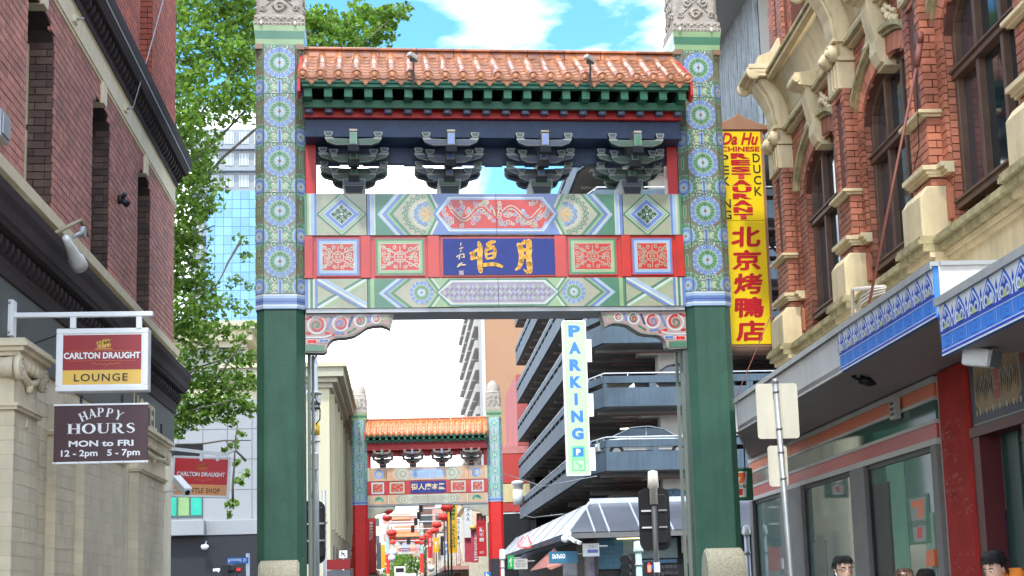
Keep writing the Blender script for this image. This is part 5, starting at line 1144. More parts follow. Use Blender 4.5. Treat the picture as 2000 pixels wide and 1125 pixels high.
# angled end of the awning with the shop's mark
p0_ = RF @ Vector((21.72, 1.2, 0)); p1_ = RF @ Vector((26.95, -.02, 0)); e_ = (p1_-p0_).normalized(); nn_ = Vector((e_.y, -e_.x, 0)) if False else e_.cross(Vector((0, 0, 1)))
TE = frame(p0_, e_, (0, 0, 1), e_.cross(Vector((0, 0, 1))))
LEN = (p1_-p0_).length
for k in range(8):
    m = MB(TE); m.box(LEN*k/8+.005, LEN*(k+1)/8-.005, 3.78, 4.22, -.03, 0, AWW); m.build('fascia_panel', aw)
ORG7 = mat('stripe_orange', (.72, .15, .04), .45, var=.05, coat=.1); GRN7 = mat('stripe_green', (.015, .085, .065), .08, var=.05, coat=.6); RED7 = mat('stripe_red', (.50, .04, .04), .4, var=.05, coat=.1); TRIM = mat('shop_trim', (.50, .48, .44), .5, var=.06)
def seven(T, x0, x1, y0, y1, root, dark=False, z=.004, dim=1.):
    """shop mark: numeral with the word across it"""
    w, h = x1-x0, y1-y0; mb = MB(T); a = Art(mb, Matrix.Translation((0, 0, z)), d=.0012); a.lay(1)
    GR = mat('mark_green', (.01, .16, .07), .4); OR_ = mat('mark_orange', (.80, .15, .03), .4); RD_ = mat('mark_red', (.62, .03, .03), .4)
    a.rect(x0, y0, x1, y1, GR); a.lay(2); a.conv([(x0+w*.12, y1-h*.05), (x0+w*.22, y0+h*.05), (x1-w*.22, y0+h*.05), (x1-w*.12, y1-h*.05)], SWHT if dim == 1 else mat('mark_white_behind_glass', (.30, .33, .31), .3)); a.lay(3)
    a.conv([(x0+w*.22, y1-h*.10), (x1-w*.20, y1-h*.10), (x1-w*.22, y1-h*.24), (x0+w*.24, y1-h*.24)], OR_); a.conv([(x1-w*.46, y1-h*.24), (x1-w*.22, y1-h*.24), (x1-w*.34, y1-h*.47), (x1-w*.56, y1-h*.47)], OR_)
    a.conv([(x1-w*.58, y0+h*.34), (x1-w*.36, y0+h*.34), (x1-w*.40, y0+h*.12), (x1-w*.62, y0+h*.12)], RD_)
    mb.build('numeral_mark', root); ftext('ELEVEn', T, x0+w*.14, x1-w*.14, y0+h*.37, y0+h*.49, GR, root, bold=.03, z=z+.006)
mk7 = frame(p0_, -e_, (0, 0, 1), -e_.cross(Vector((0, 0, 1)))) if False else TE
# the print plane of the angled fascia reads from the street
TP = frame(p0_-e_.cross(Vector((0, 0, 1)))*0, -e_, (0, 0, 1), (-e_).cross(Vector((0, 0, 1))))
seven(TP, -2.6, -1.9, 3.80, 4.20, aw, z=.032)
# ---- convenience store front
cs = thing('convenience_store', RF @ Vector((21, 0, 0)), 'glass fronted convenience store with orange, green and red stripes under the awning', 'shopfront')
for z0, z1, mt, nm in ((3.71, 3.78, TRIM, 'trim'), (3.555, 3.71, ORG7, 'stripe'), (3.515, 3.555, TRIM, 'trim'), (3.30, 3.515, GRN7, 'stripe'), (3.255, 3.30, TRIM, 'trim'), (3.09, 3.255, RED7, 'stripe'), (3.02, 3.09, TRIM, 'trim')):
    for a, b in ((16.1, 19.6), (19.6, 23.4), (23.4, 26.95)):
        m = R_(); o = .03 if nm == 'stripe' else .045; m.box(a+.004, b-.004, -.05, o, z0+.001, z1-.001, mt); m.build(nm, cs)
m = R_(); m.box(16.1, 26.9, -.3, -.051, 0, 3.78, TRIM); m.box(26.5, 26.9, -5, -.3, 0, 4.2, TRIM); m.box(15.85, 16.1, -.3, .0, 0, 3.78, TRIM); m.build('wall', cs)
STN = mat('shop_column_grey', (.17, .16, .15), .6, var=.08, bump=.2, bs=60); SHG = mat('shop_glass', (.17, .25, .22), .04, var=.12, vs=.8, spec=.9, coat=.5)
for a, b in ((22.8, 24.3), (19.12, 19.85), (16.1, 16.3), (26.7, 26.95)): m = R_(); m.box(a, b, -.05, .06, 0, 3.02, STN); m.build('column', cs, bevel=.01)
for a, b in ((24.3, 26.7), (19.85, 22.8), (16.3, 19.12)):
    m = R_(); m.box(a+.03, b-.03, -.045, -.03, .3, 2.96, SHG); g = m.build('pane', cs)
    m = R_(); m.box(a, b, -.049, .0, 2.96, 3.02, BLACK); m.box(a, a+.035, -.049, .0, .3, 2.96, BLACK); m.box(b-.035, b, -.049, .0, .3, 2.96, BLACK); m.box(a, b, -.049, .02, 0, .3, BLACK); m.build('frame', g)
    if a < 17: gl = g
T0 = RT_(-.028); x0, y0 = loc(T0, 1778, 1065); x1, y1 = loc(T0, 1814, 967); seven(T0, x0, x1, loc(T0, 1796, 1063)[1], loc(T0, 1796, 967)[1], gl, dim=.4)
for (px0, py0, px1, py1, mt, nm) in ((1745, 900, 1765, 1125, mat('shelf_green', (.10, .33, .22), .3), 'inner_column'), (1704, 940, 1738, 1125, BLACK, 'fridge_back'), (1812, 1000, 1822, 1110, mat('pale_green', (.2, .4, .3), .3), 'inner_column'), (1585, 1055, 1612, 1125, mat('fridge_door', (.10, .16, .17), .2), 'fridge_door')):
    (xa, ya), (xb, yb) = loc(T0, px0, py1), loc(T0, px1, py0); mb = MB(T0); mb.box(xa, xb, ya-.5, yb, .0, .003, mt); mb.build(nm, cs)
st_o = thing('stool', RF @ Vector((16.9, .0, .9)), 'orange stool back showing through the store window beside the red column', 'stool'); xa, ya = loc(T0, 1818, 1110); mb = MB(T0); mb.prism([(xa-.0, ya+.02), (xa+.30, ya+.02), (xa+.32, ya+.14), (xa+.27, ya+.21), (xa+.05, ya+.20), (xa-.0, ya+.12)], .004, .05, ORG7, ax='z'); mb.build('seat', st_o); mb = MB(T0); mb.box(xa+.13, xa+.16, ya-.6, ya+.02, .01, .035, METAL); mb.build('leg', st_o)
bl = thing('blade_sign', atY(1459, 945, 24.0), 'small green projecting sign with the numeral seven, hanging under the awning corner', 'sign')
TB = facing(24.0); xa, ya = loc(TB, 1425, 978); xb, yb = loc(TB, 1469, 914)
GR7 = mat('mark_green', (.01, .16, .07), .4); mb = MB(TB); mb.box(xa, xb, ya, yb, -.08, 0, GR7); mb.build('case', bl, bevel=.01); seven(TB, xa+.02, xb-.05, ya+.03, yb-.03, bl); mb = MB(TB); mb.box(xb-.12, xb-.10, yb, 3.8, -.05, -.03, BLACK); mb.box(xa+.1, xa+.12, yb, 3.8, -.05, -.03, BLACK); mb.build('hanger', bl)
# camera box on the stripes
m = R_(); s_, z_ = rl(1753, 798, .05); m.box(s_-.11, s_+.11, .045, .12, z_-.13, z_+.13, TRIM); 
for k in range(3): m.box(s_-.07, s_+.07, .12, .124, z_-.09+k*.065, z_-.05+k*.065, BLACK)
tag(m.build('wall_box', bevel=.006), 'small cream box with three black slots on the orange stripe', 'vent')
# downlight and floodlight under the awning
dl = thing('spotlight', RF @ Vector((14.5, .9, 3.7)), 'slim black spotlight fixed under the white awning', 'lamp')
a_, b_ = rp(1668, 738, .95), rp(1712, 750, .70); mb = MB(); mb.tube([a_, a_+Vector((0, 0, .10))], .03, BLACK, 8); mb.tube([a_, a_+(b_-a_)*.3], .018, BLACK, 6); mb.build('mount', dl); mb = MB(); mb.tube([a_+(b_-a_)*.25, a_+(b_-a_)*.7, b_], [.05, .055, .008], BLACK, 8); mb.build('lamp_head', dl)
f2 = thing('floodlight', rp(1925, 690, 1.2), 'white floodlight bracketed under the lower patterned awning', 'lamp')
c = rp(1922, 692, 1.15); mb = MB(); mb.bar(c+Vector((-.11, .10, .0)), c+Vector((.04, -.08, -.05)), .17, .15, WHITE); mb.build('lamp_body', f2, bevel=.025); mb = MB(); mb.bar(c+Vector((.04, -.08, -.05)), c+Vector((.055, -.10, -.058)), .15, .13, METAL); mb.build('lens', f2)
mb = MB(); mb.bar(c+Vector((.05, 0, .13)), c+Vector((.07, 0, -.02)), .04, .015, WHITE); mb.lathe([(.025, -.02), (.025, .02)], METAL, c+Vector((.07, -.01, -.02)), 10, (1, 0, 0)); mb.build('bracket', f2)
# ---- red entrance next door: columns, dragon panel, glass
RC = mat('lacquer_red', (.36, .028, .022), .75, var=.18, vs=3, spec=.15); RDK = mat('lacquer_dark_red', (.10, .012, .015), .5); GLN = mat('gold_line', (.48, .14, .07), .45)
re = thing('restaurant_entrance', RF @ Vector((14, 0, 0)), 'red lacquered entrance with a gold scale patterned column and dark dragon panel', 'shopfront')
def redcol(s0, s1, o):
    m = R_(); m.box(s0, s1, -.2, o, 0, 3.79, RC); c_ = m.build('column', re, bevel=.03)
    mb = R_(); a = Art(mb, RF.inverted() @ RT_(o+.002), d=.0012); a.lay(1); rn = random.Random(4)
    for z0, z1 in ((1.0, 1.75), (2.15, 2.62), (2.72, 3.2)):
        for k in range(46):
            x = -rn.uniform(s0+.02, s1-.02); z = rn.uniform(z0, z1); r = rn.uniform(.03, .06)
            if abs(x+ (s0+s1)/2 - .25*math.sin(z*4)*(s1-s0)) < (s1-s0)*.35: a.ring((x, z), r, .0045, GLN, 9, rn.uniform(0, .6), 2.8)
    mb.build('scale_pattern', c_, kind='stuff')
redcol(14.95, 15.85, .08); redcol(12.45, 13.35, .08)
m = R_(); m.box(14.72, 14.94, -.2, .05, 0, 3.0, RDK); m.box(13.36, 13.55, -.2, .05, 0, 3.0, RDK); m.box(13.36, 14.94, -.2, .07, 2.96, 3.06, RDK); m.build('door_frame', re)
m = R_(); m.box(13.36, 14.94, -.2, .03, 3.06, 3.79, mat('dragon_navy', (.03, .04, .08), .5, var=.3, vs=12)); dp = m.build('dragon_panel', re)
mb = R_(); a = Art(mb, RF.inverted() @ RT_(.031), d=.0012); a.lay(1); TAN = mat('dragon_tan', (.30, .20, .09), .5, var=.25, vs=9); DKG = mat('dragon_black', (.02, .025, .02), .5); PGN = mat('dragon_pale', (.35, .36, .28), .5)
a.Q = Matrix.Translation((.22, 0, 0)); a.stroke([(-15.13, 3.09), (-13.62, 3.09), (-13.62, 3.76), (-15.13, 3.76)], .012, PGN, True); a.lay(2); a.conv([(-15.02, 3.30), (-14.9, 3.2), (-13.85, 3.2), (-13.73, 3.30), (-13.73, 3.68), (-13.85, 3.74), (-14.9, 3.74), (-15.02, 3.68)], TAN)
a.lay(3)
for k in range(14): a.disc((-14.98+k*.093, 3.20), .035, PGN if k % 2 else TAN, 8)
a.lay(4); a.conv([(-14.46, 3.28), (-14.28, 3.28), (-14.3, 3.7), (-14.44, 3.7)], mat('dragon_red', (.35, .06, .05), .5)); a.lay(5); rn = random.Random(8)
for sx in (-1, 1):
    for k in range(9):
        x = -14.37+sx*(.12+.055*k); a.stroke([(x, 3.34+.05*math.sin(k*1.3)), (x+sx*.02, 3.45), (x, 3.58+.04*math.sin(k*2.1))], [.012, .035, .012], DKG)
    a.lay(6)
    for k in range(3): a.stroke([(-14.37+sx*(.13+.14*k+.05*math.cos(t)), 3.46+.09*math.sin(t)) for t in [i*.5 for i in range(8)]], .016, PGN)
    a.lay(5)
a.lay(7); a.stroke([(-14.37+.05*math.cos(t), 3.42+.04*math.sin(t)) for t in [i*.6 for i in range(11)]], .008, PGN)
mb.build('dragon_painting', dp, kind='stuff')
m = R_(); m.box(13.55, 14.72, -.18, -.17, .1, 2.96, mat('entrance_glass', (.08, .095, .085), .05, var=.15, vs=1.5, spec=.9)); gp = m.build('pane', re)
TG = RT_(-.168)
for px0, py0, px1, py1, mt, nm in ((1926, 855, 1936, 970, BLACK, 'door_stile'), (1981, 835, 1990, 1125, mat('teal_stile', (.01, .06, .05), .4), 'door_stile')):
    (xa, ya), (xb, yb) = loc(TG, px0, py1), loc(TG, px1, py0); mb = MB(TG); mb.box(xa, max(xb, xa+.03), min(ya, yb), max(ya, yb), .0, .02, mt); mb.build(nm, gp)
(xa, ya), (xb, yb) = loc(TG, 1948, 1110), loc(TG, 1995, 992)
mb = MB(TG); mb.box(xa-.0, xb+.05, ya, yb, .002, .01, mat('poster_dark', (.02, .018, .04), .3, var=.4, vs=10)); po = mb.build('menu_poster', gp)
mb = MB(TG); a = Art(mb, Matrix.Translation((0, 0, .011)), d=.0012); a.lay(1); h = yb-ya; w = xb-xa
for k in range(3): a.disc((xa+w*.72, yb-h*(.22+.27*k)), h*.12, mat('plate_white', (.55, .6, .5), .4), 14); a.lay(2); a.disc((xa+w*.72, yb-h*(.22+.27*k)), h*.08, [mat('food_green', (.25, .33, .12), .6), mat('food_brown', (.2, .12, .06), .6), mat('food_red', (.3, .07, .06), .6)][k], 10); a.lay(1)
for k in range(5): a.rect(xa+w*.08, yb-h*(.14+.09*k), xa+w*.42, yb-h*(.11+.09*k), mat('poster_grey', (.4, .4, .45), .5))
mb.build('poster_print', po)

# ---- vertical restaurant sign on three steel brackets
YD = 24.25; TD = facing(YD); ds = thing('restaurant_sign', atY(1460, 460, YD), 'tall yellow vertical restaurant sign with red lettering beside the gate post', 'sign')
XA, XB = loc(TD, 1405, 300)[0], loc(TD, 1489, 300)[0]; XA, XB = 5.56, 6.31; ZA, ZB2 = loc(TD, 1465, 672)[1], loc(TD, 1445, 257)[1]
YLW = mat('sign_yellow', (.88, .66, .01), .35, var=.04); MRN = mat('sign_maroon', (.50, .012, .02), .35); SBR = mat('sign_frame_brown', (.33, .19, .10), .6)
mb = MB(TD); mb.box(XA-.03, XB+.045, ZA-.05, ZB2+.03, -.30, -.012, SBR); mb.build('case', ds, bevel=.01)
for z0, z1 in ((ZA, ZA+(ZB2-ZA)*.575), (ZA+(ZB2-ZA)*.577, ZB2)): mb = MB(TD); mb.box(XA, XB-.01, z0, z1, -.011, 0, YLW); mb.build('face_panel', ds)
cX = (XA+XB)/2
mb = MB(TD); mb.prism([(XA-.12, ZB2+.03), (XB+.14, ZB2+.03), (XB+.22, ZB2+.10), (XB+.05, ZB2+.12), (cX+.12, ZB2+.24), (cX, ZB2+.33), (cX-.12, ZB2+.24), (XA-.05, ZB2+.12), (XA-.2, ZB2+.10)], -.28, .02, mat('sign_roof_brown', (.33, .18, .10), .7, var=.12), ax='z'); mb.build('roof_board', ds, bevel=.01)
def zf(py): return ZA+(672-py)/415*(ZB2-ZA)
W_ = XB-XA; u = lambda f: XA+W_*f
ftext('Da Hu', TD, u(.06), u(.94), zf(284), zf(259), MRN, ds, bold=.03, shear=.35, z=.004); ftext('CHINESE', TD, u(.05), u(.95), zf(297), zf(287), MRN, ds, bold=.035, z=.004)
for i, c_ in enumerate('RESTAURANT'): z1 = zf(300+i*13.3); ftext(c_, TD, u(.27), u(.72), z1-.10, z1, MRN, ds, bold=.06, z=.004)
for i, c_ in enumerate('DUCK'): z1 = zf(301+i*22); ftext(c_, TD, u(.78), u(.95), z1-.155, z1, SBLK, ds, bold=.015, z=.004)
for i, c_ in enumerate('PEKING'): z1 = zf(303+i*22); ftext(c_, TD, u(.04), u(.22) if c_ != 'I' else u(.12), z1-.155, z1, SBLK, ds, bold=.015, z=.004)
for i, c_ in enumerate('北京烤鴨店'): z1 = zf(446+i*45.5); ftext(c_, TD, u(.20), u(.84), z1-.335, z1, MRN, ds, bold=0, fat=.035, z=.004, shear=.05)
for py in (290, 468, 640):
    a_ = atY(1492, py, YD+.2); q = RF @ Vector((23.65, .05, a_.z)); mb = MB(); mb.bar(a_, Vector((q.x+.35, a_.y, a_.z)), .20, .05, BLACK); mb.bar(a_+Vector((.02, 0, 0)), Vector((q.x+.32, a_.y, a_.z-.30)), .04, .04, BLACK); mb.build('wall_bracket', ds)
mb = MB(); a_ = atY(1470, 684, YD+.1); mb.tube([a_+Vector((-.5, 0, .0)), a_+Vector((.45, 0, 0))], .09, mat('rusty_tube', (.14, .09, .06), .8), 12); mb.build('support_tube', ds)
wire([rp(1600, 430, .3) if False else atY(1437, 778, 22.0), atY(1523, 575, 24.6)], .008, REDRD, 'reddish stay wire from the awning end up to the brick corner')
# ---- street sign pole seen from the back
sp_ = thing('street_sign', (4.12, 15.5, 0), 'back of two pale traffic plates on a grey pole before the awning', 'street sign')
POL = mat('pole_grey', (.40, .41, .41), .45, .5, var=.15); PLT = mat('plate_back', (.66, .60, .46), .45, var=.08, vs=2, streak=.1)
zt_ = 3.66; lean = (.07, 0)
mb = MB(); mb.tube([(4.125, 15.5, 0), (4.10, 15.5, 1.6), (4.045, 15.5, zt_+.02)], .030, POL, 12); mb.lathe([(.034, 0), (.034, .05)], POL, (4.045, 15.5, zt_-.01), 12); mb.build('pole', sp_)
def plate(x0, x1, z0, z1, y):
    c = .035; pts = []
    for cx, cz, a0 in ((x1-c, z1-c, 0), (x0+c, z1-c, 90), (x0+c, z0+c, 180), (x1-c, z0+c, 270)):
        for k in range(5): t = R(a0+k*22.5); pts.append((cx+c*math.cos(t), cz+c*math.sin(t)))
    mb = MB(); mb.prism(pts, y, y+.004, PLT); return mb.build('plate', sp_)
plate(3.835, 4.29, 3.06, 3.655, 15.54); plate(3.93, 4.14, 2.55, 2.985, 15.54)
for z in (3.55, 3.15, 2.9, 2.62): mb = MB(); mb.lathe([(.036, 0), (.036, .03)], METAL, (4.075-.03*(z-2.6), 15.5, z), 12); mb.build('clamp', sp_)

# ================================================================== BEYOND THE CROSSING
CPB = mat('carpark_blue_grey', (.066, .10, .13), .65, var=.25, vs=.6, streak=.28, bump=.15, bs=20); CONC = mat('concrete_soffit', (.19, .18, .17), .85, var=.2, vs=.8, bump=.2, bs=15); CONL = mat('pale_concrete', (.40, .38, .34), .85, var=.12, vs=1); RAIL = mat('rail_white', (.72, .74, .75), .4)
cp = thing('car_park', (8.2, 62, 0), 'multi-storey car park with blue-grey parapets and white rails at the crossing', 'car park')
PZ = 2.72; Z0 = atY(1165, 920, 62).z
def seg_panels(P0, P1, name, z0, z1, mt, th=.12, n=1, gap=.0):
    P0, P1 = Vector(P0), Vector(P1); d = P1-P0; Lg = d.length; d.normalize(); nrm = d.cross(Vector((0, 0, 1))); T = frame(P0, d, nrm, (0, 0, 1))
    for i in range(n): m = MB(T); m.box(Lg*i/n+gap/2, Lg*(i+1)/n-gap/2, -th, 0, z0, z1, mt); m.build(name, cp)
    return T, Lg
A_, B_, C_, D_ = (8.45, 104, 0), (8.2, 64.2, 0), (8.75, 62, 0), (34, 62, 0)
for k in range(-1, 6):
    z = Z0+k*PZ; hz = .80
    for (P, Q, n) in ((A_, B_, 6), (B_, C_, 1), (C_, D_, 4)):
        d = Vector(Q)-Vector(P); T = frame(P, d.normalized(), d.normalized().cross(Vector((0, 0, 1))), (0, 0, 1)); Lg = d.length
        for i in range(n):
            m = MB(T); a, b = Lg*i/n, Lg*(i+1)/n; m.box(a+.01, b-.01, -.16, .0, z, z+hz, CPB); m.build('parapet_panel', cp)
            m = MB(T); m.box(a, b, -.14, .015, z+hz+.20, z+hz+.50, CPB); nn = max(1, int((b-a)/2.1))
            for j in range(nn+1): x = a+(b-a)*j/nn; m.box(max(a, x-.14), min(b, x+.14), -.13, -.005, z+hz, z+hz+.20, CPB)
            m.build('upper_rail_beam', cp)
            m = MB(T); m.tube([(a, -.06, z+hz+.62), (b, -.06, z+hz+.62)], .03, RAIL, 6)
            for j in range(3): x = a+(b-a)*(j+.5)/3; m.box(x-.02, x+.02, -.08, -.04, z+hz+.5, z+hz+.62, RAIL)
            m.build('rail', cp)
    m = MB(); m.prism([(8.6, 104), (8.35, 64.4), (8.9, 62.15), (34, 62.15), (34, 104)], z-.02, z+.48, CONC, ax='z'); m.build('slab', cp)
    m = MB()
    for j in range(14): y = 63.6+j*2.9; m.box(8.7, 30, y, y+.25, z-.16, z-.021, CONC)
    m.build('soffit_beams', cp, kind='stuff')
    m = MB()
    for j in range(5):
        m.tube([(9.2+j*.3, 63+j*1.7, z-.28), (24, 63+j*1.7, z-.28)], .035, mat('pipe_rust', (.10, .04, .035), .6), 5)
    m.build('service_pipes', cp, kind='stuff')
for x, y in ((12.2, 64.2), (20, 64.2), (28, 64.2), (11.2, 74), (11.2, 84), (11.2, 94)):
    for k in range(-2, 6):
        z = Z0+k*PZ+.22; m = MB(); m.box(x-.75, x+.75, y-.35, y+.35, z, z+PZ-.50, CONL); m.box(x-1.6, x+1.6, y-.4, y+.4, z+PZ-.50, z+PZ-.24, CONL); m.build('column', cp)
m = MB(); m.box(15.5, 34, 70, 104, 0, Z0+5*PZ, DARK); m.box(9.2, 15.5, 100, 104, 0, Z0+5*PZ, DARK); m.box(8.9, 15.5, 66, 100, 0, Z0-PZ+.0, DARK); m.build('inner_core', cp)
LAMP = mat('tube_light', (1, .95, .8), .5, emit=2.5)
for px, py, k in ((1212, 838, 0), (1268, 858, 0), (1255, 968, -1), (1335, 962, -1)):
    q = atY(px, py, 66); m = MB(); m.bar(q, q+Vector((.5, -.2, 0)), .10, .05, LAMP); m.build('ceiling_light', cp)
# upper structure: corrugated wall and broad grey soffit
CORR = mat('corrugated_steel', (.20, .22, .23), .5, .2, var=.2, streak=.55); SLB = mat('roof_soffit_grey', (.33, .325, .30), .8, var=.08, vs=.4, bump=.1, bs=8)
m = MB()
for i in range(29):
    y0 = 57.7+i*.42
    for (ya, xa), (yb, xb) in zip([(0, 15.16), (.10, 15.0), (.22, 15.0), (.32, 15.16), (.42, 15.16)], [(.10, 15.0), (.22, 15.0), (.32, 15.16), (.42, 15.16)]): m.face([(xa, y0+ya, 19.5), (xb, y0+yb, 19.5), (xb, y0+yb, 26), (xa, y0+ya, 26)], CORR)
m.box(15.2, 30, 57.7, 69.8, 19.5, 26, SLB); m.build('corrugated_wall', cp); m = MB(); m.box(12.6, 15.1, 69.8, 70.2, 19.5, 26, SLB); m.build('end_wall', cp)
m = MB(); m.box(13.3, 34, 50, 72, 26.0, 27.4, SLB); m.build('roof_overhang', cp)
# cars on the decks
def car(loc, rz, label, paint):
    c = thing('parked_car', loc, label, 'car', 'cars on the car park decks', rz); T = W(c)
    body = [(-2.2, .35), (-2.25, .62), (-2.1, .82), (-1.2, .92), (1.1, .95), (2.0, .85), (2.22, .65), (2.2, .35)]; roofp = [(-1.35, .90), (-.75, 1.30), (-.1, 1.43), (.65, 1.38), (1.55, .95)]
    m = MB(T); m.prism(body, -.85, .85, paint, sm=False); m.build('body', c, bevel=.06)
    m = MB(T); n = len(roofp)
    lo = [(x, -.80+.0, z) for x, z in roofp]; ins = lambda z: .62+.18*(1.43-z)/.5
    P = [(x, -ins(z), z) for x, z in roofp]; Q = [(x, ins(z), z) for x, z in roofp]
    for i in range(n-1): m.face([P[i], P[i+1], Q[i+1], Q[i]], paint if 1 <= i <= 2 else GLASS, True)
    for S in (P, Q): m.face(S if S is P else S[::-1], GLASS)
    m.build('cabin', c)
    m = MB(T)
    for s in (-1, 1): m.tube([(x, s*(ins(z)+.01), z+.015) for x, z in roofp], .035, paint, 6); m.tube([(-.0, s*(ins(1.43)+.012), 1.42), (.05, s*.81, .94)], .03, paint, 5)
    m.build('roof_rail', c)
    for x in (-1.35, 1.35):
        for s in (-1, 1): m = MB(T); m.lathe([(.32, -.1), (.33, 0), (.32, .1)], BLACK, (x, s*.78, .33), 18, (0, 1, 0)); m.lathe([(.2, .0), (.18, .03)], METAL, (x, s*.86, .33), 12, (0, s, 0)); m.build('wheel', c)
    for s in (-1, 1): m = MB(T); m.box(2.15, 2.23, s*.68-.15, s*.68+.15, .58, .70, SWHT); m.build('headlight', c)
CARP = [mat('car_silver', (.42, .45, .46), .25, .5, coat=.6), mat('car_dark', (.03, .035, .04), .25, .3, coat=.6), mat('car_graphite', (.10, .11, .12), .25, .5, coat=.6)]
q = atY(1257, 850, 63.6); car((q.x, 63.5, Z0+.50), R(180), 'silver sedan parked on the third visible deck above the parking sign foot', CARP[0])
q = atY(1330, 722, 63.6); car((q.x, 63.5, Z0+PZ+.50), 0, 'dark car on the deck above the silver sedan', CARP[1])
q = atY(1310, 975, 63.6); car((q.x, 63.5, Z0-PZ+.50), R(180), 'graphite car on the lowest deck just over the glass canopy', CARP[2])
# PARKING sign
TPK = facing(61.0); pk = thing('parking_sign', atY(1125, 780, 61), 'tall pale vertical sign reading PARKING on the car park corner', 'sign')
(xa, za), (xb, zb_) = loc(TPK, 1105, 927), loc(TPK, 1148, 628); XA = (loc(TPK, 1098, 640)[0]+loc(TPK, 1112, 915)[0])/2; XB = XA+.90
PGN2 = mat('sign_pale_lime', (.42, .52, .32), .4, var=.04); PBL = mat('sign_parking_blue', (.03, .17, .55), .4); PGN3 = mat('sign_fresh_green', (.12, .62, .22), .4)
mb = MB(TPK); mb.box(XA, XB, za, zb_, -.35, 0, PGN2); mb.build('case', pk, bevel=.02); mb = MB(TPK); mb.box(XA-.03, XB+.03, za-.05, za, -.36, .02, SWHT); mb.box(XA-.03, XB+.03, zb_, zb_+.05, -.36, .02, SWHT); mb.box(XA-.04, XA, za, zb_, -.36, .01, SWHT); mb.box(XB, XB+.04, za, zb_, -.36, .01, SWHT); mb.build('edge_frame', pk)
for dz in (.35, 2.6, 4.9): mb = MB(TPK); mb.box(XB+.04, XB+.26, za+dz-.2, za+dz+.75, -.3, -.05, SWHT); mb.build('wall_fixing', pk)
zf2 = lambda py: za+(927-py)/299*(zb_-za)
for i, c_ in enumerate('PARKING'):
    z1 = zf2(635+i*33.6); ftext(c_, TPK, XA+.20 if c_ != 'I' else XA+.36, XB-.20 if c_ != 'I' else XA+.50, z1-.50, z1, PBL, pk, bold=.06, z=.004)
mb = MB(TPK); a = Art(mb, Matrix.Translation((0, 0, .003)), d=.003); 
for zc, cA, cB in ((zf2(884), PGN3, PBL), (zf2(909), PGN3, PGN2)): a.lay(1); a.rect(XA+.17, zc-.25, XB-.17, zc+.25, cA); a.lay(2); a.rect(XA+.23, zc-.19, XB-.23, zc+.19, cB)
zc = zf2(909); cx = (XA+XB)/2; a.lay(3); a.stroke([(cx-.12, zc+.12), (cx+.04, zc-.04)], .07, PGN3); a.conv([(cx-.05, zc-.13), (cx+.13, zc-.13), (cx+.13, zc+.05)], PGN3); mb.build('symbols', pk)
ftext('P', TPK, cx-.09, cx+.09, zf2(884)-.13, zf2(884)+.13, SWHT, pk, bold=.05, z=.014)
# glass canopy over the corner shops
CGL = mat('canopy_glass', (.10, .105, .125), .3, var=.18, vs=.8, spec=.7); CFR = mat('canopy_frame', (.52, .56, .60), .4, .3)
ca = thing('glass_canopy', (10, 60, 3.5), 'sloping grey glass canopy with white ribs under the car park', 'canopy')
e0 = atY(1110, 1040, 58.6); t0 = atY(1152, 982, 61.6); ze, zt2 = e0.z, t0.z; x0 = e0.x
def cquad(P, nm='pane'): m = MB(); m.face(P, CGL); P2 = [Vector(p)+Vector((0, 0, -.04)) for p in P]; m.face([tuple(p) for p in P2][::-1], CGL); return m.build(nm, ca)
xs = [x0+.0, x0+1.05, t0.x+.35]; x = t0.x+.35
while x < 34: x += 1.28; xs.append(x)
for a, b in zip(xs, xs[1:]):
    ta, tb = max(a, t0.x), max(b, t0.x); ha = 1 if a >= t0.x else (a-x0)/(t0.x-x0); hb = 1 if b >= t0.x else (b-x0)/(t0.x-x0)
    A0, B0 = (a, 58.6, ze), (b, 58.6, ze); A1 = (a, 58.6+3*ha, ze+(zt2-ze)*ha); B1 = (b, 58.6+3*hb, ze+(zt2-ze)*hb)
    cquad([A0, B0, B1, A1] if ha > 0 else [A0, B0, B1]); m = MB(); m.bar(B0, B1, .07, .07, CFR); m.build('rib', ca)
m = MB(); m.bar((x0, 58.6, ze), (t0.x, 61.6, zt2), .10, .10, CFR); m.build('hip_rib', ca)
m = MB(); m.bar((t0.x, 61.62, zt2+.06), (34, 61.62, zt2+.06), .20, .22, CFR); m.build('ridge_flashing', ca)
m = MB(); m.box(x0-.1, 34, 58.5, 58.72, ze-.24, ze-.04, mat('canopy_beam', (.14, .13, .12), .6)); m.build('eave_beam', ca)
for i in range(7):
    ya, yb = 58.6+i*6, 58.6+(i+1)*6; cquad([(x0, ya, ze), (x0, yb, ze), (t0.x, max(yb, 61.6), zt2), (t0.x, max(ya, 61.6), zt2)], 'side_pane'); m = MB(); m.bar((x0, yb, ze), (t0.x, max(yb, 61.6), zt2), .07, .07, CFR); m.build('rib', ca)
m = MB(); m.box(x0-.12, x0+.1, 58.73, 100, ze-.26, ze-.02, CPB); m.build('side_gutter', ca)
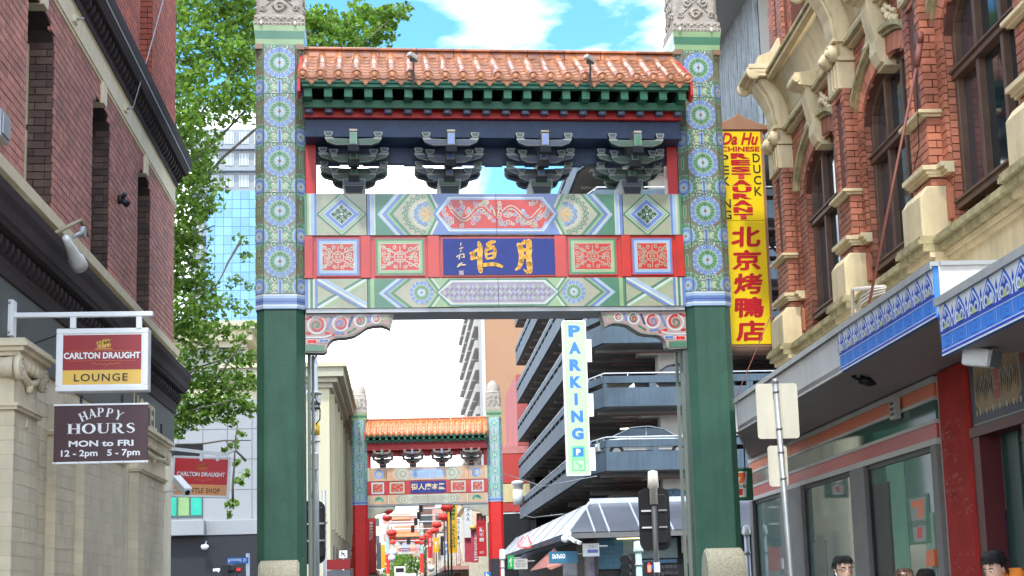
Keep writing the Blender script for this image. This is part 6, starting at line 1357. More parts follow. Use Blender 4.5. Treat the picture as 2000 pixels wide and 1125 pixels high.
# shops under the canopy
def slab_thing(name, label, cat, x0, x1, y, z0, z1, th, m_, group=None):
    mb = MB(); mb.box(x0, x1, y, y+th, z0, z1, m_); return tag(mb.build(name), label, cat, group)
def pxbox(px0, py0, px1, py1, Y): a, b = atY(px0, py1, Y), atY(px1, py0, Y); return a.x, b.x, a.z, b.z
sh = thing('corner_shops', (10, 62, 0), 'dark shopfronts with blue and pale boards under the glass canopy', 'shopfront')
m = MB(); m.box(8.3, 34, 62.2, 62.6, 0, Z0-PZ-.05, mat('shop_dark_wall', (.03, .03, .033), .6)); m.box(8.2, 8.4, 62.6, 103, 0, Z0-PZ-.05, mat('shop_side_wall', (.05, .045, .045), .6, var=.3, vs=1)); m.build('wall', sh)
BLB = mat('board_blue', (.03, .14, .22), .4, var=.12); TEALB = mat('board_teal_grey', (.16, .24, .25), .4); BLS = mat('board_stripe_blue', (.04, .16, .32), .4); YLT = mat('lit_tube', (1., .85, .5), .5, emit=1.5); PLB2 = mat('board_cream', (.60, .60, .55), .5); DIM = mat('dim_lettering', (.10, .25, .33), .5); PURP = mat('poster_mauve', (.20, .17, .24), .5, var=.4, vs=3); GRYW = mat('weathered_grey_panel', (.24, .23, .24), .6, var=.3, vs=3)
def board(nm, px, Y, m_, th=.05, par=None): a, b, c, d = pxbox(*px, Y); mb = MB(); mb.box(a, b, Y, Y+th, c, d, m_); return mb.build(nm, par if par else sh)
board('blue_board', (1166, 1045, 1216, 1112), 61.9, BLB); board('pale_board', (1217, 1050, 1322, 1092), 61.9, TEALB); board('blue_strip', (1217, 1092, 1322, 1102), 61.88, BLS); board('tube_light', (1205, 1050, 1255, 1053), 61.7, YLT); board('tube_light', (1216, 1046, 1256, 1049), 61.6, YLT)
board('grey_panel', (1140, 1085, 1152, 1125), 61.9, GRYW); board('grey_panel', (1153, 1085, 1166, 1125), 61.9, PURP); board('grey_panel', (1100, 1098, 1130, 1125), 61.9, GRYW); board('dark_post', (1128, 1040, 1139, 1125), 61.85, mat('post_brown', (.08, .07, .06), .7)); board('dark_post', (1163, 1045, 1167, 1125), 61.85, _M['post_brown'])
board('poster', (1332, 1045, 1344, 1080), 61.8, SWHT); board('poster', (1336, 1052, 1344, 1100), 61.75, mat('poster_red_white', (.6, .2, .2), .5, var=.5, vs=4)); board('dark_strip', (1217, 1103, 1330, 1125), 61.86, BLACK)
T62 = facing(61.84); ptext('PARK', T62, 1262, 1080, 1290, 1074, mat('board_grey_text', (.3, .36, .38), .5), sh); ptext('Repairs', T62, 1292, 1124, 1324, 1114, GRYW, sh); ptext('手機維修', T62, 1290, 1110, 1322, 1103, GRYW, sh)
for i in range(6): ptext('自助停車入口電話'[i:i+3], T62, 1180, 1062+i*9, 1206, 1056+i*9, DIM, sh)
def hang(name, label, px, Y, m_, txt=None, tm=None, group=None, cat='sign', th=.12, tbox=None, bold=.02, extra=None):
    a, b, c, d = pxbox(*px, Y); root = thing(name, (a, Y, c), label, cat, group); mb = MB(); mb.box(a, b, Y+.003, Y+th, c, d, m_); mb.build('board', root)
    mb = MB(); mb.box(b if (a+b)/2 > 2 else a-.35, b+.35 if (a+b)/2 > 2 else a, Y+th*.3, Y+th*.6, d-.14, d-.08, METAL); mb.build('bracket', root)
    if txt:
        T = facing(Y); tb = tbox or (px[0]+(px[2]-px[0])*.15, px[1]+(px[3]-px[1])*.15, px[2]-(px[2]-px[0])*.15, px[3]-(px[3]-px[1])*.15)
        if '\n' in txt or len(txt) == 1 or tb[3]-tb[1] < (tb[2]-tb[0])*1.6: ptext(txt, T, *tb, tm, root, bold=bold)
        else:
            n = len(txt); h = (tb[3]-tb[1])/n
            for i, c_ in enumerate(txt):
                if c_ != ' ': ptext(c_, T, tb[0], tb[1]+h*i+h*.12, tb[2], tb[1]+h*(i+1)-h*.06, tm, root, bold=bold)
    return root
hang('shop_sign', 'blue signboard with white lettering near the salmon awning', (1073, 1076, 1128, 1101), 59.5, BLB, 'DaTaGO', SWHT, bold=.04, tbox=(1079, 1082, 1104, 1091), group='signs under the car park canopy')
hang('shop_sign', 'small square cream board with a mauve strip hung under the canopy corner', (1139, 1061, 1170, 1087), 59.0, PLB2, 'D&G', mat('grey_text', (.3, .3, .36), .5), tbox=(1150, 1064, 1167, 1071), group='signs under the car park canopy')
a, b, c, d = pxbox(1148, 1073, 1168, 1080, 58.98); slab = bpy.data.objects['shop_sign.001'] if 'shop_sign.001' in bpy.data.objects else None
mb = MB(); mb.box(a, b, 58.985, 59.0, c, d, mat('mauve_strip', (.12, .12, .35), .5)); mb.build('strip', slab)
# white cameras on the canopy corner, salmon awning, little signs at the foot of the side
cc = thing('camera_cluster', atY(1110, 1050, 58.2), 'white cluster of cameras at the canopy corner over the blue board', 'camera')
for px, py, dx in ((1108, 1043, 0), (1104, 1052, 0)): q = atY(px, py, 58.2); mb = MB(); mb.lathe([(.0, -.16), (.14, -.1), (.17, 0), (.14, .1), (0, .16)], SWHT, q, 12); mb.build('dome', cc)
for (p, q) in (((1112, 1050), (1124, 1058)), ((1122, 1056), (1134, 1061))): mb = MB(); mb.bar(atY(*p, 58.1), atY(*q, 57.9), .14, .13, PLB2); mb.build('camera_body', cc, bevel=.01)
SALM = mat('awning_salmon', (.50, .20, .16), .8, var=.12)
sa = thing('fabric_awning', atY(1060, 1090, 70), 'faded salmon fabric awning over a shop beneath the car park', 'awning'); P = [atY(1032, 1118, 72), atY(1075, 1098, 62.5), atY(1078, 1075, 64.5), atY(1060, 1088, 74)]
mb = MB(); mb.face([atY(1035, 1115, 74), atY(1068, 1108, 62), atY(1083, 1070, 64.5), atY(1063, 1086, 75)], SALM); mb.face([atY(1068, 1108, 62), atY(1075, 1113, 62), atY(1110, 1100, 62), atY(1083, 1070, 64.5)], SALM); mb.build('canvas', sa)
hang('shop_sign', 'small bright green sign with a white arrow beside the second gate', (992, 1085, 1004, 1111), 71, mat('sign_green', (.03, .45, .10), .4), '↑', SWHT, group='small signs at the foot of the second gate')
hang('shop_sign', 'small white board with fine print beside the green arrow sign', (1004, 1091, 1030, 1112), 70.9, PLB2, 'TAKEAWAY\nSPECIAL LUNCH\nOPEN 7 DAYS', SBLK, group='small signs at the foot of the second gate', tbox=(1007, 1094, 1028, 1108), bold=.0)
ns_ = thing('neon_sign', atY(1025, 1058, 68), 'red neon outline sign over a small white plate below the car park ramp', 'sign'); NEON = mat('neon_red', (.9, .05, .04), .4, emit=1.2)
mb = MB(); mb.tube([atY(x, y, 68) for x, y in ((1018, 1055), (1022, 1047), (1026, 1052), (1030, 1045), (1034, 1055), (1038, 1062), (1035, 1069), (1014, 1069), (1011, 1061), (1018, 1055))], .03, NEON, 5); mb.build('tube', ns_)
a, b, c, d = pxbox(1013, 1056, 1036, 1067, 68.1); mb = MB(); mb.box(a, b, 68.1, 68.2, c, d, SWHT); mb.build('plate', ns_)
# ---- red and orange corner buildings at the far end of the car park
RDB = mat('render_red', (.55, .06, .045), .7, var=.08); PKB = mat('render_pink', (.60, .22, .20), .7); CRB = mat('render_butter', (.72, .58, .30), .7); BLKW = mat('black_hoarding', (.015, .015, .018), .6)
rb = thing('red_building', (8, 108, 0), 'red painted building with a butter yellow band behind the right post of the second gate', 'building')
for px, mt, nm in (((975, 870, 1034, 886), PKB, 'parapet'), ((975, 886, 1034, 944), RDB, 'wall'), ((975, 944, 1034, 981), CRB, 'band'), ((975, 981, 1034, 1000), RDB, 'wall'), ((975, 1000, 1034, 1004), SWHT, 'ledge'), ((975, 1004, 1034, 1160), BLKW, 'wall'), ((1012, 730, 1046, 869), mat('render_faded_red', (.42, .10, .09), .7, var=.15, vs=.3), 'tall_wall')):
    a, b, c, d = pxbox(*px, 108); mb = MB(); mb.box(a, b+4, 108 + (.2 if nm == 'tall_wall' else 0), 120, c, d-.005, mt); mb.build(nm, rb)
vp = thing('roof_vent', atY(1012, 920, 100), 'white round roof vent before the red building', 'vent'); q = atY(1012, 960, 100); r_ = .28
mb = MB(); mb.lathe([(.35, 0), (.35, 1.0)], WHITE, q+Vector((0, 0, -.9)), 14); mb.build('duct', vp); mb = MB(); mb.lathe([(.30, 0), (.34, .35), (.42, .4), (.42, .55), (.3, .62), (0, .66)], WHITE, q+Vector((0, 0, .1)), 14); mb.build('cowl', vp)
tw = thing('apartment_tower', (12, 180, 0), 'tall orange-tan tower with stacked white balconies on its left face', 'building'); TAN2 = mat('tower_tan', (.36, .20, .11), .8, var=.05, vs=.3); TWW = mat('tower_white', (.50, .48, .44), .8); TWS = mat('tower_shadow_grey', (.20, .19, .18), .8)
XT = 10.9; m = MB(); m.box(XT, 40, 180, 240, 0, 43, TAN2); m.build('wall', tw); m = MB(); m.box(XT-.45, XT, 179.8, 186, 0, 43.3, TWW); m.build('end_wall', tw)
for f_ in range(15):
    z = 1.2+f_*2.8
    for j in range(5): y = 186.5+j*10; m = MB(); m.box(XT-.9, XT, y, y+9.0, z, z+1.0, TWW); m.box(XT-.85, XT-.0, y+.1, y+8.9, z+1.0, z+2.7, TWS) if False else None; m.build('balcony', tw)
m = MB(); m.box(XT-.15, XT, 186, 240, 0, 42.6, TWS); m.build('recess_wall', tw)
# ---- left side beyond the crossing
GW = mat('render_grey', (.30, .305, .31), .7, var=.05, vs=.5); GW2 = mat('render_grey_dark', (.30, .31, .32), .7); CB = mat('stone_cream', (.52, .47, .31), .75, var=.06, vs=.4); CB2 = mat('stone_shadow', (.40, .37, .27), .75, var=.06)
gb = thing('grey_building', (-12, 60, 0), 'pale grey rendered building with a green tinted window behind the tree', 'building')
a, b, c, d = pxbox(150, 778, 540, 1052, 60); z_s = c; ztop = d
nrow = 4
for i in range(8):
    for r in range(nrow):
        xa = a+(b-a)*i/8; xb = a+(b-a)*(i+1)/8; za_ = z_s+.55+(ztop-z_s-.55)*r/nrow; zb2 = z_s+.55+(ztop-z_s-.55)*(r+1)/nrow
        m = MB(); m.box(xa+.012, xb-.012, 60, 60.3, za_+.012, zb2-.012, GW); m.build('wall_panel', gb)
m = MB(); m.box(a, b, 60.05, 72, 0, ztop-.02, GW2); m.build('core', gb)
m = MB(); m.box(a, atY(398, 1030, 59.2).x, 59.2, 60.05, z_s-.02, z_s+.56, GW); m.box(atY(398, 1030, 59.2).x, b, 59.7, 60.05, z_s-.02, z_s+.56, GW); m.build('fascia', gb, bevel=.02)
WG = mat('green_tinted_glass', (.05, .42, .30), .1, var=.2, vs=1); WF = mat('window_frame_dark', (.08, .12, .12), .5); BLND = mat('olive_blind', (.22, .36, .14), .5)
a1, b1, c1, d1 = pxbox(322, 968, 396, 1012, 59.96); wo_ = None; m = MB(); m.box(a1, b1, 59.96, 59.99, c1, d1, WF); wo_ = m.build('window', gb)
for i, mt in enumerate((WG, BLND, WG)): m = MB(); m.box(a1+(b1-a1)*i/3+.04, a1+(b1-a1)*(i+1)/3-.04, 59.93, 59.96, c1+.08, d1-.05, mt); m.build('pane', wo_)
a1, b1, c1, d1 = pxbox(322, 868, 396, 892, 59.96); m = MB(); m.box(a1, b1, 59.96, 59.99, c1, d1, DARK); m.build('louvre_opening', gb)
m = MB(); m.box(a, b, 59.75, 60.04, 0, z_s-.03, BLKW); sf = m.build('shopfront', gb)
T59 = facing(59.74); ptext('nab', T59, 416, 1118, 431, 1110, SWHT, sf, bold=.05); m = MB(); q0, q1 = atY(433, 1114, 59.7), atY(470, 1112, 59.7); m.bar(q0, q1, .02, .12, SBRT); m.build('red_strip', sf)
q = atY(400, 1068, 59.3); m = MB(); m.lathe([(.0, -.12), (.12, -.08), (.16, .02), (.12, .08)], SWHT, q, 12); m.tube([q, q+Vector((0, .5, .25))], .03, SWHT, 6); tag(m.build('dome_camera'), 'small white dome camera under the grey building ledge', 'camera')
cb = thing('cream_building', (-4, 60, 0), 'cream stone corner building with tall narrow windows and a deep cornice', 'building')
XC = atY(643, 900, 60).x; ztc = atY(643, 712, 60).z
m = MB(); m.box(-7.0, XC, 60.4, 92, 0, ztc-.9, CB); m.build('wall', cb)
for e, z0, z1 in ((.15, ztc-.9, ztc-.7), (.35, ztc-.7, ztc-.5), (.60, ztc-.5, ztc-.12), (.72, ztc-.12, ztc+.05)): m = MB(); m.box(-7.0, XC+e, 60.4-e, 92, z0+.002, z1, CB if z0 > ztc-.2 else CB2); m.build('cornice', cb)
for i in range(9):
    y = 63+i*3.1; m = MB(); m.box(XC-.01, XC+.015, y, y+.9, 4.6, ztc-1.6, CB2); fr_ = m.build('window_recess', cb); m = MB(); m.box(XC+.015, XC+.03, y+.15, y+.75, 4.7, ztc-2.4, mat('old_window', (.16, .17, .14), .3)); m.build('pane', fr_)
    m = MB(); m.box(XC, XC+.05, y-.1, y+1.0, 4.3, 4.55, DARK); m.build('sill_shadow', cb) if False else None
    m = MB(); m.box(XC-.01, XC+.02, y, y+1.2, 1.2, 3.6, mat('low_window', (.09, .09, .08), .3)); m.build('lower_window', cb)
for i in range(10): y = 62.2+i*3.1; m = MB(); m.box(XC, XC+.14, y-.35, y+.35, 4.2, ztc-.95, CB); m.build('pilaster', cb)
ob = thing('old_cream_building', (-9, 72, 0), 'cream parapet building with a projecting cornice seen through the leaves', 'building')
xr = atY(470, 690, 72).x; zt3 = atY(460, 640, 72).z
for e, z0, z1, mt in ((0, 0, zt3-1.0, CB), (.3, zt3-1.0, zt3-.7, CB2), (.6, zt3-.7, zt3-.2, CB), (.9, zt3-.2, zt3+.2, CB2), (.1, zt3-2.9, zt3-2.6, CB2)): m = MB(); m.box(-30, xr+e, 72-e, 96, z0+.002, z1, mt); m.build('wall' if z0 == 0 else 'cornice', ob)
for px in (378, 420, 455): q = atY(px, 690, 71.9); m = MB(); m.lathe([(.75, 0), (.72, .05)], CB2, (q.x, 72.0, q.z), 16, (0, -1, 0)); m.box(q.x-.45, q.x+.45, 71.93, 71.98, q.z-1.4, q.z+.2, mat('old_window', (.16, .17, .14), .3)); m.build('round_window', ob)
# glass tower with single panes, framed tower behind it
gt = thing('glass_tower', (-16, 150, 0), 'sky blue mirrored glass tower beside the left gate post', 'building')
a, b, c, d = pxbox(402, 372, 520, 640, 150); SKYG = mat('mirror_glass', (.15, .30, .46), .15, .35, var=.10, vs=.12, obj=.14)
m = MB(); m.box(a, b, 150.1, 165, 0, d, mat('spandrel_blue', (.20, .36, .55), .4)); m.build('core', gt); first = None; nc, nr_ = 7, 15; pw_, ph_ = (b-a)/nc, (d-c)/nr_
m0 = MB(); m0.box(.02, pw_-.02, 0, .1, .02, ph_-.02, SKYG); src = m0.build('pane'); me = src.data; bpy.data.objects.remove(src)
for i in range(nc):
    for j in range(nr_): place(me, 'pane', gt, Matrix.Translation((a+i*pw_, 149.98+random.uniform(-.01, .01), c+j*ph_)) @ Matrix.Rotation(random.uniform(-.004, .004), 4, 'X'))
ft = thing('framed_tower', (-18, 166, 0), 'grey framed tower with white window bays rising behind the mirrored glass', 'building'); FRG = mat('tower_frame_grey', (.22, .24, .26), .7); BAY = mat('bay_white', (.42, .46, .44), .4, var=.1, vs=.3)
a, b, c, d = pxbox(372, 252, 520, 640, 166)
m = MB(); m.box(a, b, 166, 180, 0, d, FRG); m.build('core', ft); n_f = 9; fh = (d-c)/n_f
for j in range(n_f):
    z = c+j*fh
    for i in range(5):
        xa, xb = a+(b-a)*i/5+.3, a+(b-a)*(i+1)/5-.3; m = MB(); m.box(xa, xb, 165.9, 166, z+fh*.30, z+fh*.86, BAY); w_ = m.build('window_bay', ft); m = MB()
        for k in range(3): m.box(xa+(xb-xa)*(k+.5)/3-.04, xa+(xb-xa)*(k+.5)/3+.04, 165.85, 165.9, z+fh*.30, z+fh*.86, FRG)
        m.build('mullion', w_)
    m = MB(); m.box(a-.2, b, 165.3, 166, z-.0, z+fh*.18, FRG); m.build('floor_ledge', ft)
# ---- the far street: shophouses on both sides, end building, far gate
FB = [mat('far_brick_red', (.35, .12, .08), .8, var=.15, vs=.5), mat('far_cream', (.66, .58, .42), .8), mat('far_brown', (.20, .12, .09), .8), mat('far_white', (.68, .66, .62), .8), mat('far_pink', (.55, .28, .22), .8), mat('far_ochre', (.55, .36, .16), .8)]
FG = mat('far_glass', (.06, .08, .09), .2)
rn = random.Random(11)
def shophouse(x, y0, y1, h, side, mt, label):
    root = thing('shophouse', (x, (y0+y1)/2, 0), label, 'building', 'shophouses along the far street'); m = MB()
    if side > 0: m.box(x, x+12, y0, y1-.1, 0, h, mt)
    else: m.box(x-12, x, y0, y1-.1, 0, h, mt)
    m.build('wall', root); m = MB(); o = -side; xa, xb = sorted((x+o*.0, x+o*.35)); m.box(xa, xb, y0, y1-.1, h-.6, h-.25, FB[1]); m.build('cornice', root)
    for fl in range(1, max(2, int(h/3.6))):
        for j in range(2):
            yy = y0+(y1-y0)*(j+.25)/2; z = fl*3.5+.6
            if z+1.9 > h-.7: continue
            xa, xb = sorted((x, x+o*.10)); m = MB(); m.box(xa, xb, yy, yy+(y1-y0)*.22, z, z+1.8, FB[1]); wd = m.build('window', root); xa, xb = sorted((x+o*.10, x+o*.12)); m = MB(); m.box(xa, xb, yy+.15, yy+(y1-y0)*.22-.15, z+.15, z+1.65, FG); m.build('pane', wd)
    xa, xb = sorted((x+o*.02, x+o*2.0)); m = MB(); m.box(xa, xb, y0+.2, y1-.3, 3.3, 3.6, FB[rn.randrange(6)]); m.build('street_awning', root)
names = ['red brick', 'cream', 'dark brown', 'white', 'pink rendered', 'ochre']
y = 121; k = 0
while y < 300:
    w = rn.uniform(12, 20); i = (k*5+1) % 6; shophouse(5.6, y, y+w, rn.uniform(7.5, 11.5) if y > 150 else 9, 1, FB[i], '%s shophouse, %s from the near end on the right side of the far street' % (names[i], 'first second third fourth fifth sixth seventh eighth ninth tenth eleventh twelfth thirteenth fourteenth'.split()[k])); y += w; k += 1
y = 93; k = 0
while y < 300:
    w = rn.uniform(12, 20); i = (k*3+2) % 6; shophouse(-3.9, y, y+w, rn.uniform(5.0, 7.5), -1, FB[i], '%s shophouse, %s from the cream corner building on the left of the far street' % (names[i], 'first second third fourth fifth sixth seventh eighth ninth tenth eleventh twelfth thirteenth fourteenth'.split()[k])); y += w; k += 1
def far_block(px, Y, mt, label, th=20):
    a, b, c, d = pxbox(*px, Y); root = thing('far_building', (a, Y, 0), label, 'building', 'buildings closing the far street'); m = MB(); m.box(a, b, Y, Y+th, 0, d, mt); m.build('wall', root); nf = max(1, int(d/4))
    for f_ in range(nf):
        z = f_*4+1.2; m = MB(); m.box(a+.6, b-.6, Y-.1, Y, z, z+1.7, FG if mt is not FB[3] else FB[4]); m.build('window_band', root)
    return root
far_block((745, 985, 818, 1150), 340, FB[3], 'white far building with peach bands seen between the lanterns'); far_block((818, 975, 850, 1150), 345, FB[2], 'dark brown far tower right of the white far building'); far_block((848, 990, 885, 1150), 335, FB[4], 'pinkish far building behind the vertical yellow sign'); far_block((715, 1000, 745, 1150), 350, FB[1], 'cream far building at the left of the white one')
m = MB(); 
for bx in ((765, 1003, 800, 1015), (770, 1026, 813, 1040), (776, 1047, 810, 1056)): a, b, c, d = pxbox(*bx, 339.5); m.box(a, b, 339.2, 339.9, c, d, mat('peach_band', (.75, .30, .16), .7)); 
m.build('peach_band', bpy.data.objects['far_building'], kind='stuff')
g3 = copy_tree(g2); g3.matrix_basis = Matrix.Translation((1.2, 296, 3.3)) @ Matrix.Rotation(R(-1), 4, 'Z'); g3['label'] = 'third and smallest ceremonial gate far down the street under the lanterns'

# ================================================================== TREES
LEAF = mat('plane_leaf', (.16, .26, .05), .5, var=.30, vs=.35, isl=.55, spec=.3); BARK = mat('plane_bark', (.13, .11, .08), .85, var=.3, vs=4)
t_ = LEAF.node_tree; b_ = t_.nodes['Principled BSDF']; src_ = b_.inputs['Base Color'].links[0].from_socket
tr = nd(t_, 'ShaderNodeBsdfTranslucent'); mxs = nd(t_, 'ShaderNodeMixShader'); mxs.inputs['Fac'].default_value = .45; sc2 = nd(t_, 'ShaderNodeVectorMath', operation='MULTIPLY'); sc2.inputs[1].default_value = (1.25, 1.35, .6)
t_.links.new(src_, sc2.inputs[0]); t_.links.new(sc2.outputs['Vector'], tr.inputs['Color']); om = t_.nodes['Material Output']; t_.links.new(b_.outputs['BSDF'], mxs.inputs[1]); t_.links.new(tr.outputs['BSDF'], mxs.inputs[2]); t_.links.new(mxs.outputs['Shader'], om.inputs['Surface'])
def leaves(mb, c, r, n, size, rn, flat=.8):
    for _ in range(n):
        while True:
            p = Vector((rn.uniform(-1, 1), rn.uniform(-1, 1), rn.uniform(-1, 1)))
            if p.length < 1: break
        p = Vector((p.x*r, p.y*r, p.z*r*flat)) + c; s = size*rn.uniform(.6, 1.25)
        n_ = Vector((rn.gauss(0, .7), rn.gauss(0, .7), rn.uniform(.2, 1))).normalized(); a = n_.orthogonal().normalized(); a = (Matrix.Rotation(rn.uniform(0, 6.28), 3, n_) @ a); b = n_.cross(a)
        mb.face([p-a*s*.5, p-b*s*.38-a*s*.1, p+a*s*.55, p+b*s*.38-a*s*.1], LEAF) if rn.random() < .4 else mb.face([p-a*s*.5, p-a*s*.15-b*s*.5, p+a*s*.05-b*s*.25, p+a*s*.6+n_*s*.1, p+a*s*.05+b*s*.25, p-a*s*.15+b*s*.5], LEAF)
def limb(mb, P, r0, r1, rn):
    Q = [Vector(P[0])]; 
    for a, b in zip(P, P[1:]):
        a, b = Vector(a), Vector(b)
        for k in range(1, 5): Q.append(a.lerp(b, k/4)+Vector((rn.uniform(-.08, .08), rn.uniform(-.08, .08), rn.uniform(-.06, .06)))*(0 if k == 4 else 1)*(b-a).length*.25)
    n = len(Q); mb.tube(Q, [r0+(r1-r0)*i/(n-1) for i in range(n)], BARK, 7)
rn = random.Random(21); YT = 36
tree = thing('plane_tree', (-8.6, 37, 0), 'large bright green plane tree spreading behind the hotel and the left gate post', 'tree')
mb = MB(); limb(mb, [(-8.6, 37, 0), (-8.5, 37, 3.2), (-8.2, 36.8, 6.5), (-7.6, 36.5, 10)], .38, .22, rn); mb.build('trunk', tree)
mb = MB()
for tgt in ((430, 560), (470, 690), (490, 860), (460, 780), (420, 440), (400, 250), (480, 110), (640, 60), (760, 40), (380, 720)):
    q = atY(*tgt, YT+rn.uniform(-1, 1)); st0 = (-8.3+rn.uniform(-.1, .1), 36.9, min(8, max(4.2, q.z-2.5))); mid = (Vector(st0)+q)/2+Vector((0, 0, .5)); limb(mb, [st0, mid, q], .06, .012, rn)
for a, b in (((497, 95), (345, 120)), ((660, 90), (520, 30)), ((495, 640), (380, 800)), ((465, 820), (455, 990)), ((440, 860), (480, 900)), ((420, 560), (470, 470))): limb(mb, [atY(*b, YT), atY(*a, YT-.4)], .035, .012, rn)
mb.build('limb', tree)
mb = MB(); blobs = []
def B(px, py, r, n, dy=0): blobs.append((px, py, r, n, dy))
for px in range(330, 500, 28):                # upper mass
    for py in range(-60, 240, 30): B(px+rn.uniform(-12, 12), py+rn.uniform(-12, 12), rn.uniform(20, 36), 36 if px < 440 or py < 100 else 15, rn.uniform(-1.6, 1.6))
for py in range(230, 640, 24):                # left edge column
    wmax = 440 if py < 420 else (405 if py < 560 else 430)
    for px in range(320, wmax, 24): B(px+rn.uniform(-9, 9), py+rn.uniform(-9, 9), rn.uniform(15, 27), 30 if px < wmax-32 else 11, rn.uniform(-1.5, 1.5))
for px, py, r, n in ((470, 470, 14, 7), (480, 500, 12, 6), (455, 550, 16, 10), (440, 590, 18, 12), (470, 600, 20, 14), (490, 560, 12, 7), (350, 640, 26, 44), (390, 640, 20, 22), (430, 650, 16, 12), (460, 655, 22, 18), (490, 640, 14, 12), (380, 670, 24, 30), (420, 690, 22, 22), (360, 700, 24, 34), (460, 700, 24, 26), (490, 700, 16, 16),
                     (345, 740, 26, 44), (380, 735, 24, 36), (415, 740, 26, 44), (450, 745, 26, 44), (485, 745, 20, 26), (350, 780, 28, 56), (390, 775, 28, 56), (430, 780, 28, 56), (465, 785, 24, 40), (490, 800, 14, 16), (345, 820, 24, 44), (380, 815, 24, 46), (415, 812, 20, 28), (450, 820, 16, 16), (350, 846, 12, 12),
                     (470, 850, 9, 7), (458, 870, 9, 7), (462, 905, 7, 5), (468, 940, 8, 6), (455, 985, 11, 9), (480, 925, 9, 7), (448, 1005, 7, 4), (440, 880, 6, 4)): B(px, py, r, n*1.15)
for px in range(590, 800, 22):                # part seen over the roof
    top = 20 if px < 640 else (30 if px < 700 else 8+max(0, (px-770))*.3)
    for py in range(int(top)+14, 120, 22):
        if px > 760 and py > 45: continue
        if px > 740 and py > 80: continue
        B(px+rn.uniform(-8, 8), py+rn.uniform(-6, 6), rn.uniform(14, 24), 34, rn.uniform(-1, 1))
for q in ((795, 14, 10, 10), (780, 25, 14, 16), (765, 70, 12, 12), (755, 95, 10, 8), (620, 20, 12, 10)): B(*q)
for px in range(440, 505, 16):
    for py in list(range(-20, 150, 20))+[165, 180, 205, 225]: B(px+rn.uniform(-8, 8), py+rn.uniform(-8, 8), rn.uniform(12, 20), 9, rn.uniform(-1, 1))
for px, py, r, n, dy in blobs:
    c = atY(px, py, YT+dy); leaves(mb, c, r*1.25/FPX*YT, int(n*3.1), .135, rn)
for _ in range(90): c = Vector((rn.uniform(-13, -6), rn.uniform(34, 40), rn.uniform(5, 15))); leaves(mb, c, 1.0, 22, .22, rn)
mb.build('crown', tree, kind='stuff')
LEAF2 = LEAF
for i, (px, py, Y, h, label) in enumerate(((775, 1095, 325, 10, 'hazy green tree closing the end of the street'), (803, 1100, 318, 9, 'lighter green tree right of the hazy one at the street end'))):
    base = atY(px, 1150, Y); t = thing('street_tree', (base.x, Y, 0), label, 'tree', 'trees at the end of the street'); mb = MB(); h += 3.3; limb(mb, [(base.x, Y, 3.3), (base.x, Y, h*.6)], .3, .15, rn); mb.build('trunk', t); mb = MB()
    for _ in range(22): leaves(mb, Vector((base.x+rn.uniform(-3, 3), Y+rn.uniform(-2, 2), h*.6+rn.uniform(-2.5, 3))), 1.5, 26, .75, rn)
    mb.build('crown', t, kind='stuff')

# ================================================================== STREET FURNITURE BEYOND THE GATE
POLB = mat('pole_black', (.02, .022, .022), .5); LENS = mat('dark_lens', (.03, .03, .032), .15)
def rounded(mb, x0, x1, z0, z1, y0, y1, r, m_):
    pts = []
    for cx, cz, a0 in ((x1-r, z1-r, 0), (x0+r, z1-r, 90), (x0+r, z0+r, 180), (x1-r, z0+r, 270)):
        for k in range(6): t = R(a0+k*18); pts.append((cx+r*math.cos(t), cz+r*math.sin(t)))
    mb.prism(pts, y0, y1, m_)
def signal(cx, Y, z0, z1, w, label, pole_x, capped=False):
    s = thing('traffic_signal', (cx, Y, 0), label, 'traffic light', 'traffic signals at the crossing')
    mb = MB(); rounded(mb, cx-w/2, cx+w/2, z0, z1, Y, Y+.02, .17, BLACK); mb.build('target_board', s)
    h = (z1-z0)*.80; zb = z0+(z1-z0)*.10
    for k in range(3):
        mb = MB(); za = zb+h*k/3; mb.prism([(cx+.02, za+.01), (cx+.22, za+.01), (cx+.24, za+.08), (cx+.24, za+h/3-.09), (cx+.22, za+h/3-.01), (cx+.02, za+h/3-.01)], Y-.13, Y, BLACK); mb.lathe([(.13, 0), (.13, .22)], BLACK, (cx+.12, Y+.02, za+h/6), 14, (0, 1, 0)); mb.build('lamp_housing', s, bevel=.015)
        if k: mb = MB(); mb.bar((cx-w*.42, Y-.03, za), (cx+.02, Y-.03, za), .02, .035, SWHT); mb.bar((cx+.06, Y-.15, za), (cx+.24, Y-.15, za), .02, .035, METAL); mb.build('bracket', s)
    mb = MB(); mb.tube([(pole_x, Y-.12, 0), (pole_x, Y-.12, z1-.05)], .06 if capped else .05, METAL if not capped else mat('pole_dark_grey', (.06, .062, .06), .5), 10); mb.build('pole', s)
    if capped: mb = MB(); mb.lathe([(.085, -.35), (.085, -.02), (.12, 0), (.10, .34), (.0, .37)], mat('cap_cream', (.66, .62, .52), .5), (pole_x, Y-.12, z1), 14); mb.build('cap', s)
    return s
q0, q1 = atY(1281, 1075, 31), atY(1281, 953, 31); signal(q0.x, 31, q0.z, q1.z, .66, 'black backed traffic signal with a cream cap right of the parking sign', atY(1276, 1000, 31).x, True)
q0, q1 = atY(612, 1102, 31), atY(612, 978, 31); signal(q0.x, 31, q0.z, q1.z, .50, 'black backed traffic signal half hidden by the left gate post', q0.x-.18)
wp = thing('utility_pole', (atY(615, 900, 30).x, 30, 0), 'tall pale pole with a yellow band and grey box beside the left gate post', 'pole'); x = atY(615, 900, 30).x; PALEM = mat('pale_steel', (.52, .54, .55), .4, .3)
mb = MB(); mb.tube([(x, 30, 0), (x-.02, 30, 8.6)], .085, PALEM, 14); mb.build('shaft', wp)
